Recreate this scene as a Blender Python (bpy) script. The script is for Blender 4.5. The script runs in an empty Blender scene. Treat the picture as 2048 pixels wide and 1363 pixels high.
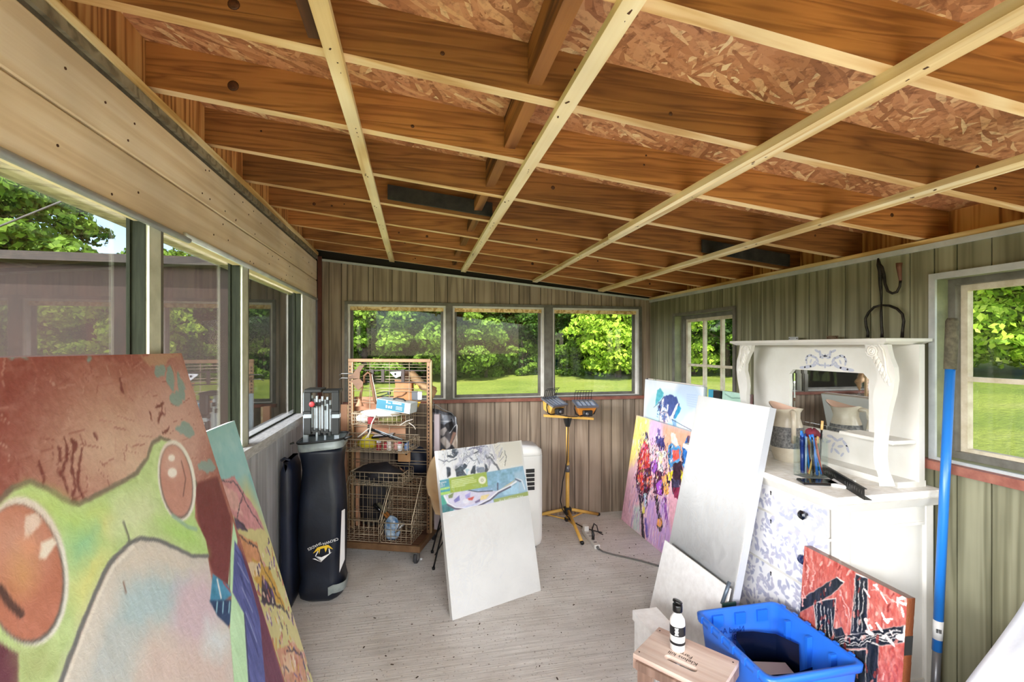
import bpy, math, random
import numpy as np
from mathutils import Vector, Matrix, noise as mnoise
random.seed(7); rng = np.random.default_rng(11)
scene = bpy.context.scene
COL = scene.collection

# ------------------------------------------------------------------ camera
F_PX, CX, CY, EYE = 930.0, 1024.0, 694.0, 1.55
YAW = math.atan((1024 - 832) / F_PX); SN, CS = math.sin(YAW), math.cos(YAW)
cam = bpy.data.cameras.new('camera'); camo = bpy.data.objects.new('camera', cam); COL.objects.link(camo)
cam.sensor_width = 36; cam.lens = F_PX / 2048 * 36; cam.shift_y = (CY - 681.5) / 2048
cam.clip_start = .03; cam.clip_end = 500
camo.location = (0, 0, EYE); camo.rotation_euler = (math.pi / 2, 0, -YAW)
scene.camera = camo
vs = scene.view_settings
vs.view_transform = 'Standard'; vs.look = 'None'; vs.gamma = 1; vs.use_curve_mapping = False
vs.exposure = 0.6
scene.cycles.diffuse_bounces = 6; scene.cycles.max_bounces = 14; scene.cycles.transparent_max_bounces = 24

# ------------------------------------------------------------------ sky, sun, lights
def lin(c):
    if isinstance(c, str):
        c = c.lstrip('#'); c = [int(c[i:i + 2], 16) / 255 for i in (0, 2, 4)]
    return tuple((x / 12.92 if x <= .04045 else ((x + .055) / 1.055) ** 2.4) for x in c[:3])
def rgba(c): return (*lin(c), 1)

w = bpy.data.worlds.new('sky'); scene.world = w; w.use_nodes = True
nt = w.node_tree; nt.nodes.clear()
sky = nt.nodes.new('ShaderNodeTexSky'); sky.sky_type = 'NISHITA'; sky.sun_disc = False
sky.sun_elevation = math.radians(45); sky.sun_rotation = math.radians(150); sky.air_density = 1.0; sky.dust_density = .6
tc = nt.nodes.new('ShaderNodeTexCoord')
cl = nt.nodes.new('ShaderNodeTexNoise'); cl.inputs['Scale'].default_value = 2.6; cl.inputs['Detail'].default_value = 6
mp = nt.nodes.new('ShaderNodeMapping'); mp.inputs['Scale'].default_value = (1, 1, 2.6)
cr = nt.nodes.new('ShaderNodeValToRGB'); cr.color_ramp.elements[0].position = .54; cr.color_ramp.elements[1].position = .78
mx = nt.nodes.new('ShaderNodeMixRGB'); mx.inputs[2].default_value = (4.6, 4.8, 5.2, 1)
bg = nt.nodes.new('ShaderNodeBackground'); bg.inputs['Strength'].default_value = .2
ow = nt.nodes.new('ShaderNodeOutputWorld')
L = nt.links.new
L(tc.outputs['Generated'], mp.inputs['Vector']); L(mp.outputs[0], cl.inputs['Vector']); L(cl.outputs['Fac'], cr.inputs[0])
L(cr.outputs[0], mx.inputs[0]); L(sky.outputs[0], mx.inputs[1]); L(mx.outputs[0], bg.inputs[0]); L(bg.outputs[0], ow.inputs[0])

def lamp(name, kind, loc, energy, color=(1, 1, 1), size=None, aim=None, rot=None):
    d = bpy.data.lights.new(name, kind); d.energy = energy; d.color = color
    o = bpy.data.objects.new(name, d); COL.objects.link(o); o.location = loc
    if kind == 'AREA': d.shape = 'RECTANGLE'; d.size, d.size_y = size
    if aim is not None: o.rotation_euler = (Vector(aim) - Vector(loc)).to_track_quat('-Z', 'Y').to_euler()
    if rot is not None: o.rotation_euler = rot
    return o
sun = lamp('sun', 'SUN', (3, -6, 14), 6.6, (1, .95, .86), aim=(3 + 2.0, 4, 3.6)); sun.data.angle = math.radians(1.2)
lamp('open_side_fill', 'AREA', (1.0, -6.0, 3.75), 420, (1, .98, .95), (5.0, 1.6), aim=(.5, 3.0, 1.0))  # area fill added behind the open end to brighten the room
lamp('left_side_fill', 'AREA', (-7.5, -.6, 3.3), 1500, (.98, .99, 1), (7.0, 2.6), aim=(1.4, 2.6, .9))  # unseen fill added outside, brightens canvases and drawers facing left
lamp('left_rear_fill', 'AREA', (-5.2, -4.6, 3.5), 820, (.98, .99, 1), (4.0, 1.6), aim=(1.3, 2.6, .9))  # second added fill from rear left, evens out the far end

# ------------------------------------------------------------------ measuring: photo pixel -> point of the room on a known plane
CAMP = np.array([0, 0, EYE])
def ray(px, py):
    u = (px - CX) / F_PX; v = -(py - CY) / F_PX
    return np.array([u * CS + SN, CS - u * SN, v])
def onX(px, py, X): d = ray(px, py); return CAMP + d * (X / d[0])
def onY(px, py, Y): d = ray(px, py); return CAMP + d * (Y / d[1])
def onZ(px, py, Z): d = ray(px, py); return CAMP + d * ((Z - EYE) / d[2])
def onP(px, py, p, n):
    d = ray(px, py); p = np.array(p, float); n = np.array(n, float)
    return CAMP + d * (np.dot(p - CAMP, n) / np.dot(d, n))

# ------------------------------------------------------------------ materials
MATS = {}
def newmat(name):
    m = bpy.data.materials.new(name); m.use_nodes = True; MATS[name] = m
    return m, m.node_tree, m.node_tree.nodes['Principled BSDF']
def nd(t, kind, **kw):
    n = t.nodes.new(kind)
    for k, v in kw.items():
        if k in n.inputs: n.inputs[k].default_value = v
        else: setattr(n, k, v)
    return n
def ramp(t, stops):
    r = t.nodes.new('ShaderNodeValToRGB'); e = r.color_ramp.elements
    while len(e) < len(stops): e.new(.5)
    for i, (p, c) in enumerate(stops): e[i].position = p; e[i].color = rgba(c)
    return r
def coords(t, scale=(1, 1, 1), rand=True, kind='Object'):
    tc = nd(t, 'ShaderNodeTexCoord'); mp = nd(t, 'ShaderNodeMapping'); mp.inputs['Scale'].default_value = scale
    t.links.new(tc.outputs[kind], mp.inputs['Vector'])
    if rand:
        oi = nd(t, 'ShaderNodeObjectInfo'); ml = nd(t, 'ShaderNodeMath', operation='MULTIPLY'); ml.inputs[1].default_value = 37
        t.links.new(oi.outputs['Random'], ml.inputs[0]); t.links.new(ml.outputs[0], mp.inputs['Location'])
    return mp
def bump(t, b, src, strength, dist=.01):
    n = nd(t, 'ShaderNodeBump', Strength=strength, Distance=dist)
    t.links.new(src, n.inputs['Height']); t.links.new(n.outputs[0], b.inputs['Normal'])
def plain(name, c, rough=.55, metal=0., c2=None, scale=20., bmp=0., spec=None, stretch=(1, 1, 1), emit=0):
    """one colour, optionally mottled with a second, with fine relief"""
    m, t, b = newmat(name); b.inputs['Base Color'].default_value = rgba(c)
    b.inputs['Roughness'].default_value = rough; b.inputs['Metallic'].default_value = metal
    if spec is not None: b.inputs['Specular IOR Level'].default_value = spec
    if c2 or bmp:
        mp = coords(t, stretch); n = nd(t, 'ShaderNodeTexNoise', Scale=scale, Detail=5., Roughness=.6)
        t.links.new(mp.outputs[0], n.inputs['Vector'])
        if c2:
            r = ramp(t, [(.35, c), (.68, c2)]); t.links.new(n.outputs['Fac'], r.inputs[0]); t.links.new(r.outputs[0], b.inputs['Base Color'])
        if bmp: bump(t, b, n.outputs['Fac'], bmp)
    return m
def wood(name, dark, mid, light, axis=0, freq=9., rings=5., rough=.6, vary=.25, bmp=.25, fine=.35, stretch=.05, lines=False):
    """sawn wood: figure stretched along an axis, fine pores, each piece toned a little differently"""
    m, t, b = newmat(name); K = t.links.new
    s = [freq] * 3; s[axis] = freq * stretch
    mp = coords(t, s)
    n = nd(t, 'ShaderNodeTexNoise', Scale=1., Detail=2.5, Roughness=.5, Distortion=.35); K(mp.outputs[0], n.inputs['Vector'])
    ml = nd(t, 'ShaderNodeMath', operation='MULTIPLY'); ml.inputs[1].default_value = rings * 6.283; K(n.outputs['Fac'], ml.inputs[0])
    sn = nd(t, 'ShaderNodeMath', operation='SINE'); K(ml.outputs[0], sn.inputs[0])
    ma = nd(t, 'ShaderNodeMath', operation='MULTIPLY_ADD'); ma.inputs[1].default_value = .5; ma.inputs[2].default_value = .5; K(sn.outputs[0], ma.inputs[0])
    s2 = [90.] * 3; s2[axis] = 3.; mp2 = coords(t, s2)
    f = nd(t, 'ShaderNodeTexNoise', Scale=1., Detail=4.); K(mp2.outputs[0], f.inputs['Vector'])
    mix = nd(t, 'ShaderNodeMixRGB'); mix.inputs[0].default_value = fine; K(ma.outputs[0], mix.inputs[1]); K(f.outputs['Fac'], mix.inputs[2])
    r = ramp(t, [(.12, dark), (.42, mid), (.85, light)] if not lines else [(.0, dark), (.2, mid), (.75, light)]); K(mix.outputs[0], r.inputs[0])
    oi = nd(t, 'ShaderNodeObjectInfo'); mr = nd(t, 'ShaderNodeMapRange'); mr.inputs['To Min'].default_value = 1 - vary; mr.inputs['To Max'].default_value = 1 + vary * .6
    K(oi.outputs['Random'], mr.inputs['Value'])
    big = nd(t, 'ShaderNodeTexNoise', Scale=2.2, Detail=3.); mp3 = coords(t); K(mp3.outputs[0], big.inputs['Vector'])
    mr2 = nd(t, 'ShaderNodeMapRange'); mr2.inputs['From Min'].default_value = .3; mr2.inputs['From Max'].default_value = .7; mr2.inputs['To Min'].default_value = .68 if lines else .78; mr2.inputs['To Max'].default_value = 1.2 if lines else 1.12
    K(big.outputs['Fac'], mr2.inputs['Value'])
    mm = nd(t, 'ShaderNodeMath', operation='MULTIPLY'); K(mr.outputs[0], mm.inputs[0]); K(mr2.outputs[0], mm.inputs[1])
    hv = nd(t, 'ShaderNodeHueSaturation'); K(mm.outputs[0], hv.inputs['Value']); K(r.outputs[0], hv.inputs['Color'])
    K(hv.outputs[0], b.inputs['Base Color']); b.inputs['Roughness'].default_value = rough
    if bmp: bump(t, b, mix.outputs[0], bmp, .004)
    return m
def painted(name, rough=.45, relief=0., rscale=60.):
    """colour comes from the paint laid on the mesh (attribute Col)"""
    m, t, b = newmat(name); a = nd(t, 'ShaderNodeAttribute', attribute_name='Col')
    t.links.new(a.outputs['Color'], b.inputs['Base Color']); b.inputs['Roughness'].default_value = rough
    if relief:
        mp = coords(t); n = nd(t, 'ShaderNodeTexNoise', Scale=rscale, Detail=6., Roughness=.65, Distortion=.8)
        t.links.new(mp.outputs[0], n.inputs['Vector']); bump(t, b, n.outputs['Fac'], relief, .01)
    return m
def glass(name, tint='#ffffff', refl=1.0, dirt=0.):
    m, t, b = newmat(name); t.nodes.remove(b); K = t.links.new
    o = t.nodes['Material Output']; tr = nd(t, 'ShaderNodeBsdfTransparent'); tr.inputs[0].default_value = rgba(tint)
    gl = nd(t, 'ShaderNodeBsdfGlossy', Roughness=.0); lw = nd(t, 'ShaderNodeLayerWeight', Blend=.5); pw = nd(t, 'ShaderNodeMath', operation='POWER'); pw.inputs[1].default_value = 4.5; K(lw.outputs['Facing'], pw.inputs[0]); fr = nd(t, 'ShaderNodeMath', operation='MULTIPLY_ADD'); fr.inputs[1].default_value = .9; fr.inputs[2].default_value = .04; K(pw.outputs[0], fr.inputs[0])
    mu = nd(t, 'ShaderNodeMath', operation='MULTIPLY'); mu.inputs[1].default_value = refl; mu.use_clamp = True
    K(fr.outputs[0], mu.inputs[0]); ms = nd(t, 'ShaderNodeMixShader'); K(mu.outputs[0], ms.inputs[0]); K(tr.outputs[0], ms.inputs[1]); K(gl.outputs[0], ms.inputs[2])
    if dirt:
        df = nd(t, 'ShaderNodeBsdfDiffuse'); df.inputs[0].default_value = rgba('#d8d8d0'); mp = coords(t, (1, 1, 1), False)
        n = nd(t, 'ShaderNodeTexNoise', Scale=7., Detail=8., Roughness=.7); K(mp.outputs[0], n.inputs['Vector'])
        mr = nd(t, 'ShaderNodeMapRange'); mr.inputs['From Min'].default_value = .4; mr.inputs['From Max'].default_value = .8; mr.inputs['To Max'].default_value = dirt; K(n.outputs['Fac'], mr.inputs['Value'])
        m2 = nd(t, 'ShaderNodeMixShader'); K(mr.outputs[0], m2.inputs[0]); K(ms.outputs[0], m2.inputs[1]); K(df.outputs[0], m2.inputs[2]); ms = m2
    K(ms.outputs[0], o.inputs['Surface']); return m

wood('rafter_wood', '#683a1d', '#9a6232', '#b3763f', 0, 24, 5.5, vary=.34, fine=.28, stretch=.055, lines=True)
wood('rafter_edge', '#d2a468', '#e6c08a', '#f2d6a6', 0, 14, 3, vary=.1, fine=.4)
wood('rafter_end_wood', '#8a5424', '#c8894a', '#e2ab68', 2, 14, 5, vary=.15)
wood('batten_wood', '#d8b47a', '#efd6a4', '#fbeac4', 1, 12, 3, vary=.08, fine=.4)
wood('blocking_wood', '#38200f', '#6b3f1e', '#a06a38', 1, 12, 4, vary=.3)
wood('beam_board', '#dcc4a0', '#e8d3b2', '#f2e2c8', 1, 16, 3, vary=.06, fine=.55, stretch=.03)
wood('plate_wood', '#b48a4c', '#dcb878', '#f2dca8', 1, 14, 4, vary=.1)
wood('panel_back', '#7a6a5a', '#988673', '#a99885', 2, 15, 3.2, vary=.1, rough=.5, fine=.4, stretch=.04, bmp=.1)
wood('panel_right', '#68664e', '#807e64', '#929076', 2, 15, 3.2, vary=.1, rough=.45, fine=.4, stretch=.04, bmp=.1)
wood('panel_left', '#a2a2a4', '#b4b4b6', '#c8c8cb', 2, 15, 3, vary=.08, rough=.4, fine=.4, stretch=.03, bmp=.1)
wood('soffit_wood', '#6a604c', '#8a7f68', '#9c917a', 0, 12, 4, vary=.1)
plain('groove_dark', '#1e1813', .9)
plain('trim_metal', '#ccd1d0', .35, .2, '#b0b6b6', 8)
plain('trim_red', '#7c463a', .6, 0, '#9a6452', 14, .2)
plain('trim_dark_red', '#4c241a', .6, 0, '#6a3526', 9)
plain('white_trim', '#e9e7e0', .45, 0, '#cfcac0', 9, .1)
plain('grey_trim', '#77746c', .5, .2, '#5f5b52', 14)
plain('post_green', '#2c3024', .8, 0, '#1e2118', 9, .1, stretch=(8, 8, .6), spec=.1)
plain('post_light', '#cfd2bd', .5, 0, '#b5b8a2', 12, .1)
plain('sill_grey', '#c4c3c0', .55, 0, '#a3a29e', 20, .3, stretch=(4, 1, 4))
plain('felt_black', '#191817', .8, 0, '#34302c', 18, .3)
plain('dark_strip', '#4a443c', .85, 0, '#6d6252', 25, .4)
plain('jamb_green', '#8f9470', .5, 0, '#70745a', 10)
plain('sash_white', '#d6cdb8', .5, 0, '#b5a88c', 16, .1)
glass('window_glass', refl=.7)
glass('dirty_glass', '#ffffff', refl=1.25, dirt=.02)
def osb():
    m, t, b = newmat('osb'); K = t.links.new
    layers = []
    tc = nd(t, 'ShaderNodeTexCoord'); dn = nd(t, 'ShaderNodeTexNoise', Scale=6., Detail=2.); ad = nd(t, 'ShaderNodeMixRGB', blend_type='ADD'); ad.inputs[0].default_value = .05
    K(tc.outputs['Object'], dn.inputs['Vector']); K(tc.outputs['Object'], ad.inputs[1]); K(dn.outputs['Color'], ad.inputs[2])
    for i, ang in enumerate((.25, 1.1, 1.9, 2.7)):
        r_ = nd(t, 'ShaderNodeMapping'); r_.inputs['Rotation'].default_value = (0, 0, ang); mp = nd(t, 'ShaderNodeMapping'); mp.inputs['Scale'].default_value = (13, 62, 1); mp.inputs['Location'].default_value = (i * 3.3, i * 7.1, 0)
        K(ad.outputs[0], r_.inputs['Vector']); K(r_.outputs[0], mp.inputs['Vector'])
        v = nd(t, 'ShaderNodeTexVoronoi', Scale=1., Randomness=1.); v.voronoi_dimensions = '2D'; K(mp.outputs[0], v.inputs['Vector'])
        sp = nd(t, 'ShaderNodeSeparateColor'); K(v.outputs['Color'], sp.inputs[0]); layers.append(sp)
    cur = layers[0].outputs[0]
    for l in layers[1:]:      # upper strands cover the lower ones where their own draw is high
        gt = nd(t, 'ShaderNodeMath', operation='GREATER_THAN'); gt.inputs[1].default_value = .55; K(l.outputs[1], gt.inputs[0])
        mx_ = nd(t, 'ShaderNodeMixRGB'); K(gt.outputs[0], mx_.inputs[0]); K(cur, mx_.inputs[1]); K(l.outputs[0], mx_.inputs[2]); cur = mx_.outputs[0]
    r = ramp(t, [(.0, '#9c6844'), (.3, '#b87e54'), (.7, '#c89066'), (.9, '#d8a878'), (1., '#ead0a0')]); K(cur, r.inputs[0])
    n = nd(t, 'ShaderNodeTexNoise', Scale=40., Detail=6., Roughness=.7); K(tc.outputs['Object'], n.inputs['Vector'])
    mu = nd(t, 'ShaderNodeMixRGB', blend_type='MULTIPLY'); mu.inputs[0].default_value = .6; K(r.outputs[0], mu.inputs[1])
    r2 = ramp(t, [(.32, '#8a6a58'), (.5, '#ffffff')]); K(n.outputs['Fac'], r2.inputs[0]); K(r2.outputs[0], mu.inputs[2])
    K(mu.outputs[0], b.inputs['Base Color']); b.inputs['Roughness'].default_value = .6
    bump(t, b, cur, .5, .006)
osb()
def concrete():
    m, t, b = newmat('broomed_concrete'); K = t.links.new
    mp = coords(t, (.9, 26, 1), False); n = nd(t, 'ShaderNodeTexNoise', Scale=3., Detail=7., Roughness=.65); K(mp.outputs[0], n.inputs['Vector'])
    mp2 = coords(t, (1, 1, 1), False); n2 = nd(t, 'ShaderNodeTexNoise', Scale=2.3, Detail=6., Roughness=.6); K(mp2.outputs[0], n2.inputs['Vector'])
    n3 = nd(t, 'ShaderNodeTexNoise', Scale=70., Detail=3.); K(mp2.outputs[0], n3.inputs['Vector'])
    r = ramp(t, [(.3, '#c6c3be'), (.5, '#e2dfdb'), (.7, '#f0ede9')]); K(n.outputs['Fac'], r.inputs[0])
    r2 = ramp(t, [(.35, '#d8d2cb'), (.6, '#ffffff')]); K(n2.outputs['Fac'], r2.inputs[0])
    r3 = ramp(t, [(.3, '#8a7d70'), (.38, '#ffffff')]); K(n3.outputs['Fac'], r3.inputs[0])
    a = nd(t, 'ShaderNodeMixRGB', blend_type='MULTIPLY'); a.inputs[0].default_value = .6; K(r.outputs[0], a.inputs[1]); K(r2.outputs[0], a.inputs[2])
    c = nd(t, 'ShaderNodeMixRGB', blend_type='MULTIPLY'); c.inputs[0].default_value = .7; K(a.outputs[0], c.inputs[1]); K(r3.outputs[0], c.inputs[2])
    K(c.outputs[0], b.inputs['Base Color']); b.inputs['Roughness'].default_value = .8; bump(t, b, n.outputs['Fac'], .5, .006)
concrete()

# ------------------------------------------------------------------ mesh building
class MB:
    def __init__(s): s.v = []; s.f = []; s.sm = []
    def add(s, vs_, fs, smooth=False):
        o = len(s.v); s.v += [tuple(map(float, p)) for p in vs_]; s.f += [tuple(i + o for i in f) for f in fs]; s.sm += [smooth] * len(fs); return s
    def hexa(s, p, smooth=False):   # 8 points: bottom 4 (ccw from above), top 4
        return s.add(p, [(0, 3, 2, 1), (4, 5, 6, 7), (0, 1, 5, 4), (1, 2, 6, 5), (2, 3, 7, 6), (3, 0, 4, 7)], smooth)
    def box(s, a, b, M=None):
        (x0, y0, z0), (x1, y1, z1) = a, b
        p = [(x0, y0, z0), (x1, y0, z0), (x1, y1, z0), (x0, y1, z0), (x0, y0, z1), (x1, y0, z1), (x1, y1, z1), (x0, y1, z1)]
        if M is not None: p = [M @ Vector(q) for q in p]
        return s.hexa(p)
    def cbox(s, c, d, M=None):
        c = Vector(c); h = Vector(d) / 2
        p = [Vector((sx * h.x, sy * h.y, sz * h.z)) for sz in (-1, 1) for sx, sy in ((-1, -1), (1, -1), (1, 1), (-1, 1))]
        p = [(M @ q if M is not None else q) + c for q in p]
        return s.hexa(p)
    def bbox(s, a, b, r=.004, M=None):   # box with chamfered vertical and top edges
        (x0, y0, z0), (x1, y1, z1) = a, b
        ring = lambda i, z: [(x0 + r, y0 + i, z), (x1 - r, y0 + i, z), (x1 - i, y0 + r, z), (x1 - i, y1 - r, z), (x1 - r, y1 - i, z), (x0 + r, y1 - i, z), (x0 + i, y1 - r, z), (x0 + i, y0 + r, z)]
        rings = [ring(r * .7, z0), ring(0, z0 + r), ring(0, z1 - r), ring(r * .7, z1)]
        if M is not None: rings = [[M @ Vector(q) for q in R_] for R_ in rings]
        return s.loft(rings, True, True)
    def loft(s, rings, cap0=True, cap1=True, smooth=False, closed=True):
        n = len(rings[0]); vs_ = [p for r in rings for p in r]; fs = []
        for k in range(len(rings) - 1):
            for i in range(n if closed else n - 1):
                j = (i + 1) % n; fs.append((k * n + i, k * n + j, (k + 1) * n + j, (k + 1) * n + i))
        if cap0: fs.append(tuple(range(n - 1, -1, -1)))
        if cap1: fs.append(tuple((len(rings) - 1) * n + i for i in range(n)))
        return s.add(vs_, fs, smooth)
    def cyl(s, p, q, r, r2=None, n=12, smooth=True):
        p = Vector(p); q = Vector(q); d = (q - p).normalized(); a = d.orthogonal().normalized(); b = d.cross(a); r2 = r if r2 is None else r2
        R = lambda c, rr: [c + (a * math.cos(t) + b * math.sin(t)) * rr for t in [2 * math.pi * i / n for i in range(n)]]
        return s.loft([R(p, r), R(q, r2)], smooth=smooth)
    def tube(s, pts, r, n=8, smooth=True, closed=False):
        pts = [Vector(p) for p in pts]; rings = []; prev = None; N = len(pts)
        rr = r if hasattr(r, '__len__') else [r] * N
        for i, p in enumerate(pts):
            d = (pts[min(i + 1, N - 1)] - pts[max(i - 1, 0)]).normalized()
            if prev is None: a = d.orthogonal().normalized()
            else:
                a = prev - d * prev.dot(d)
                a = a.normalized() if a.length > 1e-6 else d.orthogonal().normalized()
            prev = a; b = d.cross(a)
            rings.append([p + (a * math.cos(t) + b * math.sin(t)) * rr[i] for t in [2 * math.pi * k / n for k in range(n)]])
        return s.loft(rings, smooth=smooth)
    def lathe(s, c, prof, n=20, axis=2, smooth=True, cap=True):
        c = Vector(c); rings = []
        for r, z in prof:
            ring = []
            for i in range(n):
                t = 2 * math.pi * i / n; p = [r * math.cos(t), r * math.sin(t), z]
                if axis == 0: p = [p[2], p[0], p[1]]
                if axis == 1: p = [p[1], p[2], p[0]]
                ring.append(c + Vector(p))
            rings.append(ring)
        return s.loft(rings, cap, cap, smooth)
    def prism(s, poly, e, smooth=False):   # polygon of 3D points pushed along e
        e = Vector(e); P = [Vector(p) for p in poly]
        return s.loft([P, [p + e for p in P]], smooth=smooth)
    def sphere(s, c, r, n=12, m=8, smooth=True):
        c = Vector(c); r = r if hasattr(r, '__len__') else (r, r, r)
        rings = [[c + Vector((r[0] * math.sin(a) * math.cos(t), r[1] * math.sin(a) * math.sin(t), -r[2] * math.cos(a))) for t in [2 * math.pi * i / n for i in range(n)]] for a in [math.pi * (k + .02) / (m + .04) for k in range(m + 1)]]
        return s.loft(rings, smooth=smooth)

def wloc(o):
    p = Vector((0, 0, 0)); rz = 0
    M = Matrix.Identity(4); ch = []
    while o is not None: ch.append(o); o = o.parent
    for q in reversed(ch): M = M @ Matrix.Translation(q.location) @ q.rotation_euler.to_matrix().to_4x4()
    return M
def obj(name, mb, mat, parent=None, local=False, origin=None):
    """link one mesh object; points are world unless local; origin moves the object's own origin"""
    me = bpy.data.meshes.new(name); vsx = [Vector(p) for p in mb.v]
    if parent is not None and not local:
        Mi = wloc(parent).inverted(); vsx = [Mi @ p for p in vsx]
        if origin is not None: origin = Mi @ Vector(origin)
    if origin is not None: origin = Vector(origin); vsx = [p - origin for p in vsx]
    me.from_pydata([tuple(p) for p in vsx], [], mb.f); me.update()
    if any(mb.sm): me.polygons.foreach_set('use_smooth', mb.sm)
    if mat is not None: me.materials.append(MATS[mat] if isinstance(mat, str) else mat)
    o = bpy.data.objects.new(name, me); COL.objects.link(o)
    if origin is not None: o.location = origin
    if parent is not None: o.parent = parent
    return o
def tag(o, label, cat, group=None, kind=None):
    o['label'] = label; o['category'] = cat
    if group: o['group'] = group
    if kind: o['kind'] = kind
    return o
def thing(name, label, cat, loc=(0, 0, 0), rotz=0, group=None):
    o = bpy.data.objects.new(name, None); COL.objects.link(o); o.location = Vector(loc); o.rotation_euler = (0, 0, rotz)
    o.empty_display_size = .1
    return tag(o, label, cat, group)
def struct(name, mb, mat, label=None, parent=None):
    o = obj(name, mb, mat, parent)
    if parent is None:
        o['kind'] = 'structure'
        if label: o['label'] = label
    return o
def copy_tree(root, loc, rotz=0, scale=None, label=None):
    r = root.copy(); COL.objects.link(r); r.location = loc; r.rotation_euler = (0, 0, rotz)
    if scale is not None: r.scale = scale
    if label: r['label'] = label
    for ch in root.children:
        c = ch.copy(); COL.objects.link(c); c.parent = r
        for g in ch.children:
            d = g.copy(); COL.objects.link(d); d.parent = c
    return r
# ------------------------------------------------------------------ the room
D, XL, XR, YN = 4.11, -.80, 2.20, -1.6           # back wall, left face, right face, open near end
def zb(x): return 2.27 - .1094 * x               # underside of the rafters
RD = .14                                          # rafter depth
mb = MB(); mb.box((-1.05, YN, -.12), (2.32, D + .12, 0)); floor = struct('floor', mb, 'broomed_concrete', 'light grey broom-finished concrete floor')

# roof deck with rafters, battens, blocking
mb = MB(); x0, x1 = -1.12, 2.6
za, zc_ = zb(x0) + RD, zb(x1) + RD
mb.hexa([(x0, YN, za), (x1, YN, zc_), (x1, D + .4, zc_), (x0, D + .4, za), (x0, YN, za + .02), (x1, YN, zc_ + .02), (x1, D + .4, zc_ + .02), (x0, D + .4, za + .02)])
ceiling = struct('ceiling', mb, 'osb', 'oriented strand board roof deck over open rafters')
def rafter_mesh():
    m = MB(); a, b = -.82, 2.33
    m.hexa([(a, 0, zb(a)), (b, 0, zb(b)), (b, .038, zb(b)), (a, .038, zb(a)), (a, 0, zb(a) + RD), (b, 0, zb(b) + RD), (b, .038, zb(b) + RD), (a, .038, zb(a) + RD)]); return m
RY = [.82 + .41 * k for k in range(-5, 8)] + [4.068]
first = None
for y in RY:
    if first is None: first = obj('rafter', rafter_mesh(), 'rafter_wood', ceiling); r = first
    else: r = first.copy(); COL.objects.link(r); r.parent = ceiling
    r.location = (0, y, 0)
first.data.materials.append(MATS['rafter_edge']); first.data.polygons[0].material_index = 1   # under-edge face set to a paler wood colour
def batten(x, y0, y1, w=.042, t=.02, skew=0):
    m = MB(); z0, z1 = zb(x - w / 2) - t, zb(x + w / 2) - t
    m.hexa([(x - w / 2 + skew, y0, z0), (x + w / 2 + skew, y0, z1), (x + w / 2, y1, z1), (x - w / 2, y1, z0), (x - w / 2 + skew, y0, z0 + t), (x + w / 2 + skew, y0, z1 + t), (x + w / 2, y1, z1 + t), (x - w / 2, y1, z0 + t)])
    return obj('batten', m, 'batten_wood', ceiling, origin=(x, y0, z0))
for x in (-.20, .405, 1.05): batten(x, YN, 4.066)
batten(1.68, YN, 4.066, .05)
batten(1.025, YN, 2.35, .022, .026)            # second strip beside the wide one
# blocking between the rafters, left of the second batten
for i in range(5, len(RY) - 1):
    y0, y1 = RY[i] + .038, RY[i + 1]
    if y1 - y0 < .2: continue
    xx = .33 - .006 * (i % 3)
    m = MB(); m.hexa([(xx - .02, y0, zb(xx) + .03), (xx + .02, y0, zb(xx) + .03), (xx + .02, y1, zb(xx) + .03), (xx - .02, y1, zb(xx) + .03), (xx - .02, y0, zb(xx) + RD), (xx + .02, y0, zb(xx) + RD), (xx + .02, y1, zb(xx) + RD), (xx - .02, y1, zb(xx) + RD)])
    obj('blocking', m, 'blocking_wood', ceiling, origin=(xx, y0, zb(xx)))
m = MB(); m.hexa([(-.255, 1.05, zb(-.25)), (-.215, 1.05, zb(-.25)), (-.215, 1.2, zb(-.25)), (-.255, 1.2, zb(-.25)), (-.255, 1.05, zb(-.25) + .07), (-.215, 1.05, zb(-.25) + .07), (-.215, 1.2, zb(-.25) + .07), (-.255, 1.2, zb(-.25) + .07)])
obj('blocking', m, 'blocking_wood', ceiling, origin=(-.235, 1.05, zb(-.25)))
# rim boards and plates
for xr_, nm in ((-.82, 'l'), (2.33, 'r')):
    e = -.04 if nm == 'l' else .04
    for i in range(len(RY) - 1):
        y0, y1 = RY[i] + .038, RY[i + 1]
        m = MB(); a, b = sorted((xr_, xr_ + e)); m.box((a, y0, zb(xr_) - (.02 if nm == 'r' else .06)), (b, y1, zb(xr_) + RD + .01)); obj('rim_board', m, 'rafter_end_wood', ceiling, origin=(a, y0, zb(xr_)))
# black roofing-felt baffles hung between rafters
for (pa, pb, y) in (((775, 360), (985, 415), 2.42), ((1405, 468), (1580, 517), 2.42)):
    A = onY(*pa, y); B = onY(*pb, y); m = MB()
    za = zb(A[0]); zbb = zb(B[0])
    m.hexa([(A[0], y, za + .012), (B[0], y, zbb + .012), (B[0], y + .012, zbb + .012), (A[0], y + .012, za + .012), (A[0], y, za + .085), (B[0], y, zbb + .085), (B[0], y + .012, zbb + .085), (A[0], y + .012, za + .085)])
    o = obj('felt_strip', m, 'felt_black', ceiling)
# knots on the rafters' near faces: raised dark discs
def knot(px, py, y, r):
    c = onY(px, py, y - .0012); m = MB(); m.lathe(c, [(r, .0012), (r * .8, -.0006), (r * .3, -.0012)], 14, axis=1); obj('knot', m, 'knot', ceiling)
plain('knot', '#3a1c0c', .6, 0, '#5c3216', 60, .3)
for a in ((466, 171, 1.64, .017), (467, 8, 1.23, .014), (885, 106, 1.23, .006), (1077, 131, 1.23, .014), (1605, 402, 2.05, .008), (825, 252, 1.64, .006), (1065, 527, 3.69, .012)): knot(*a)

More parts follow.
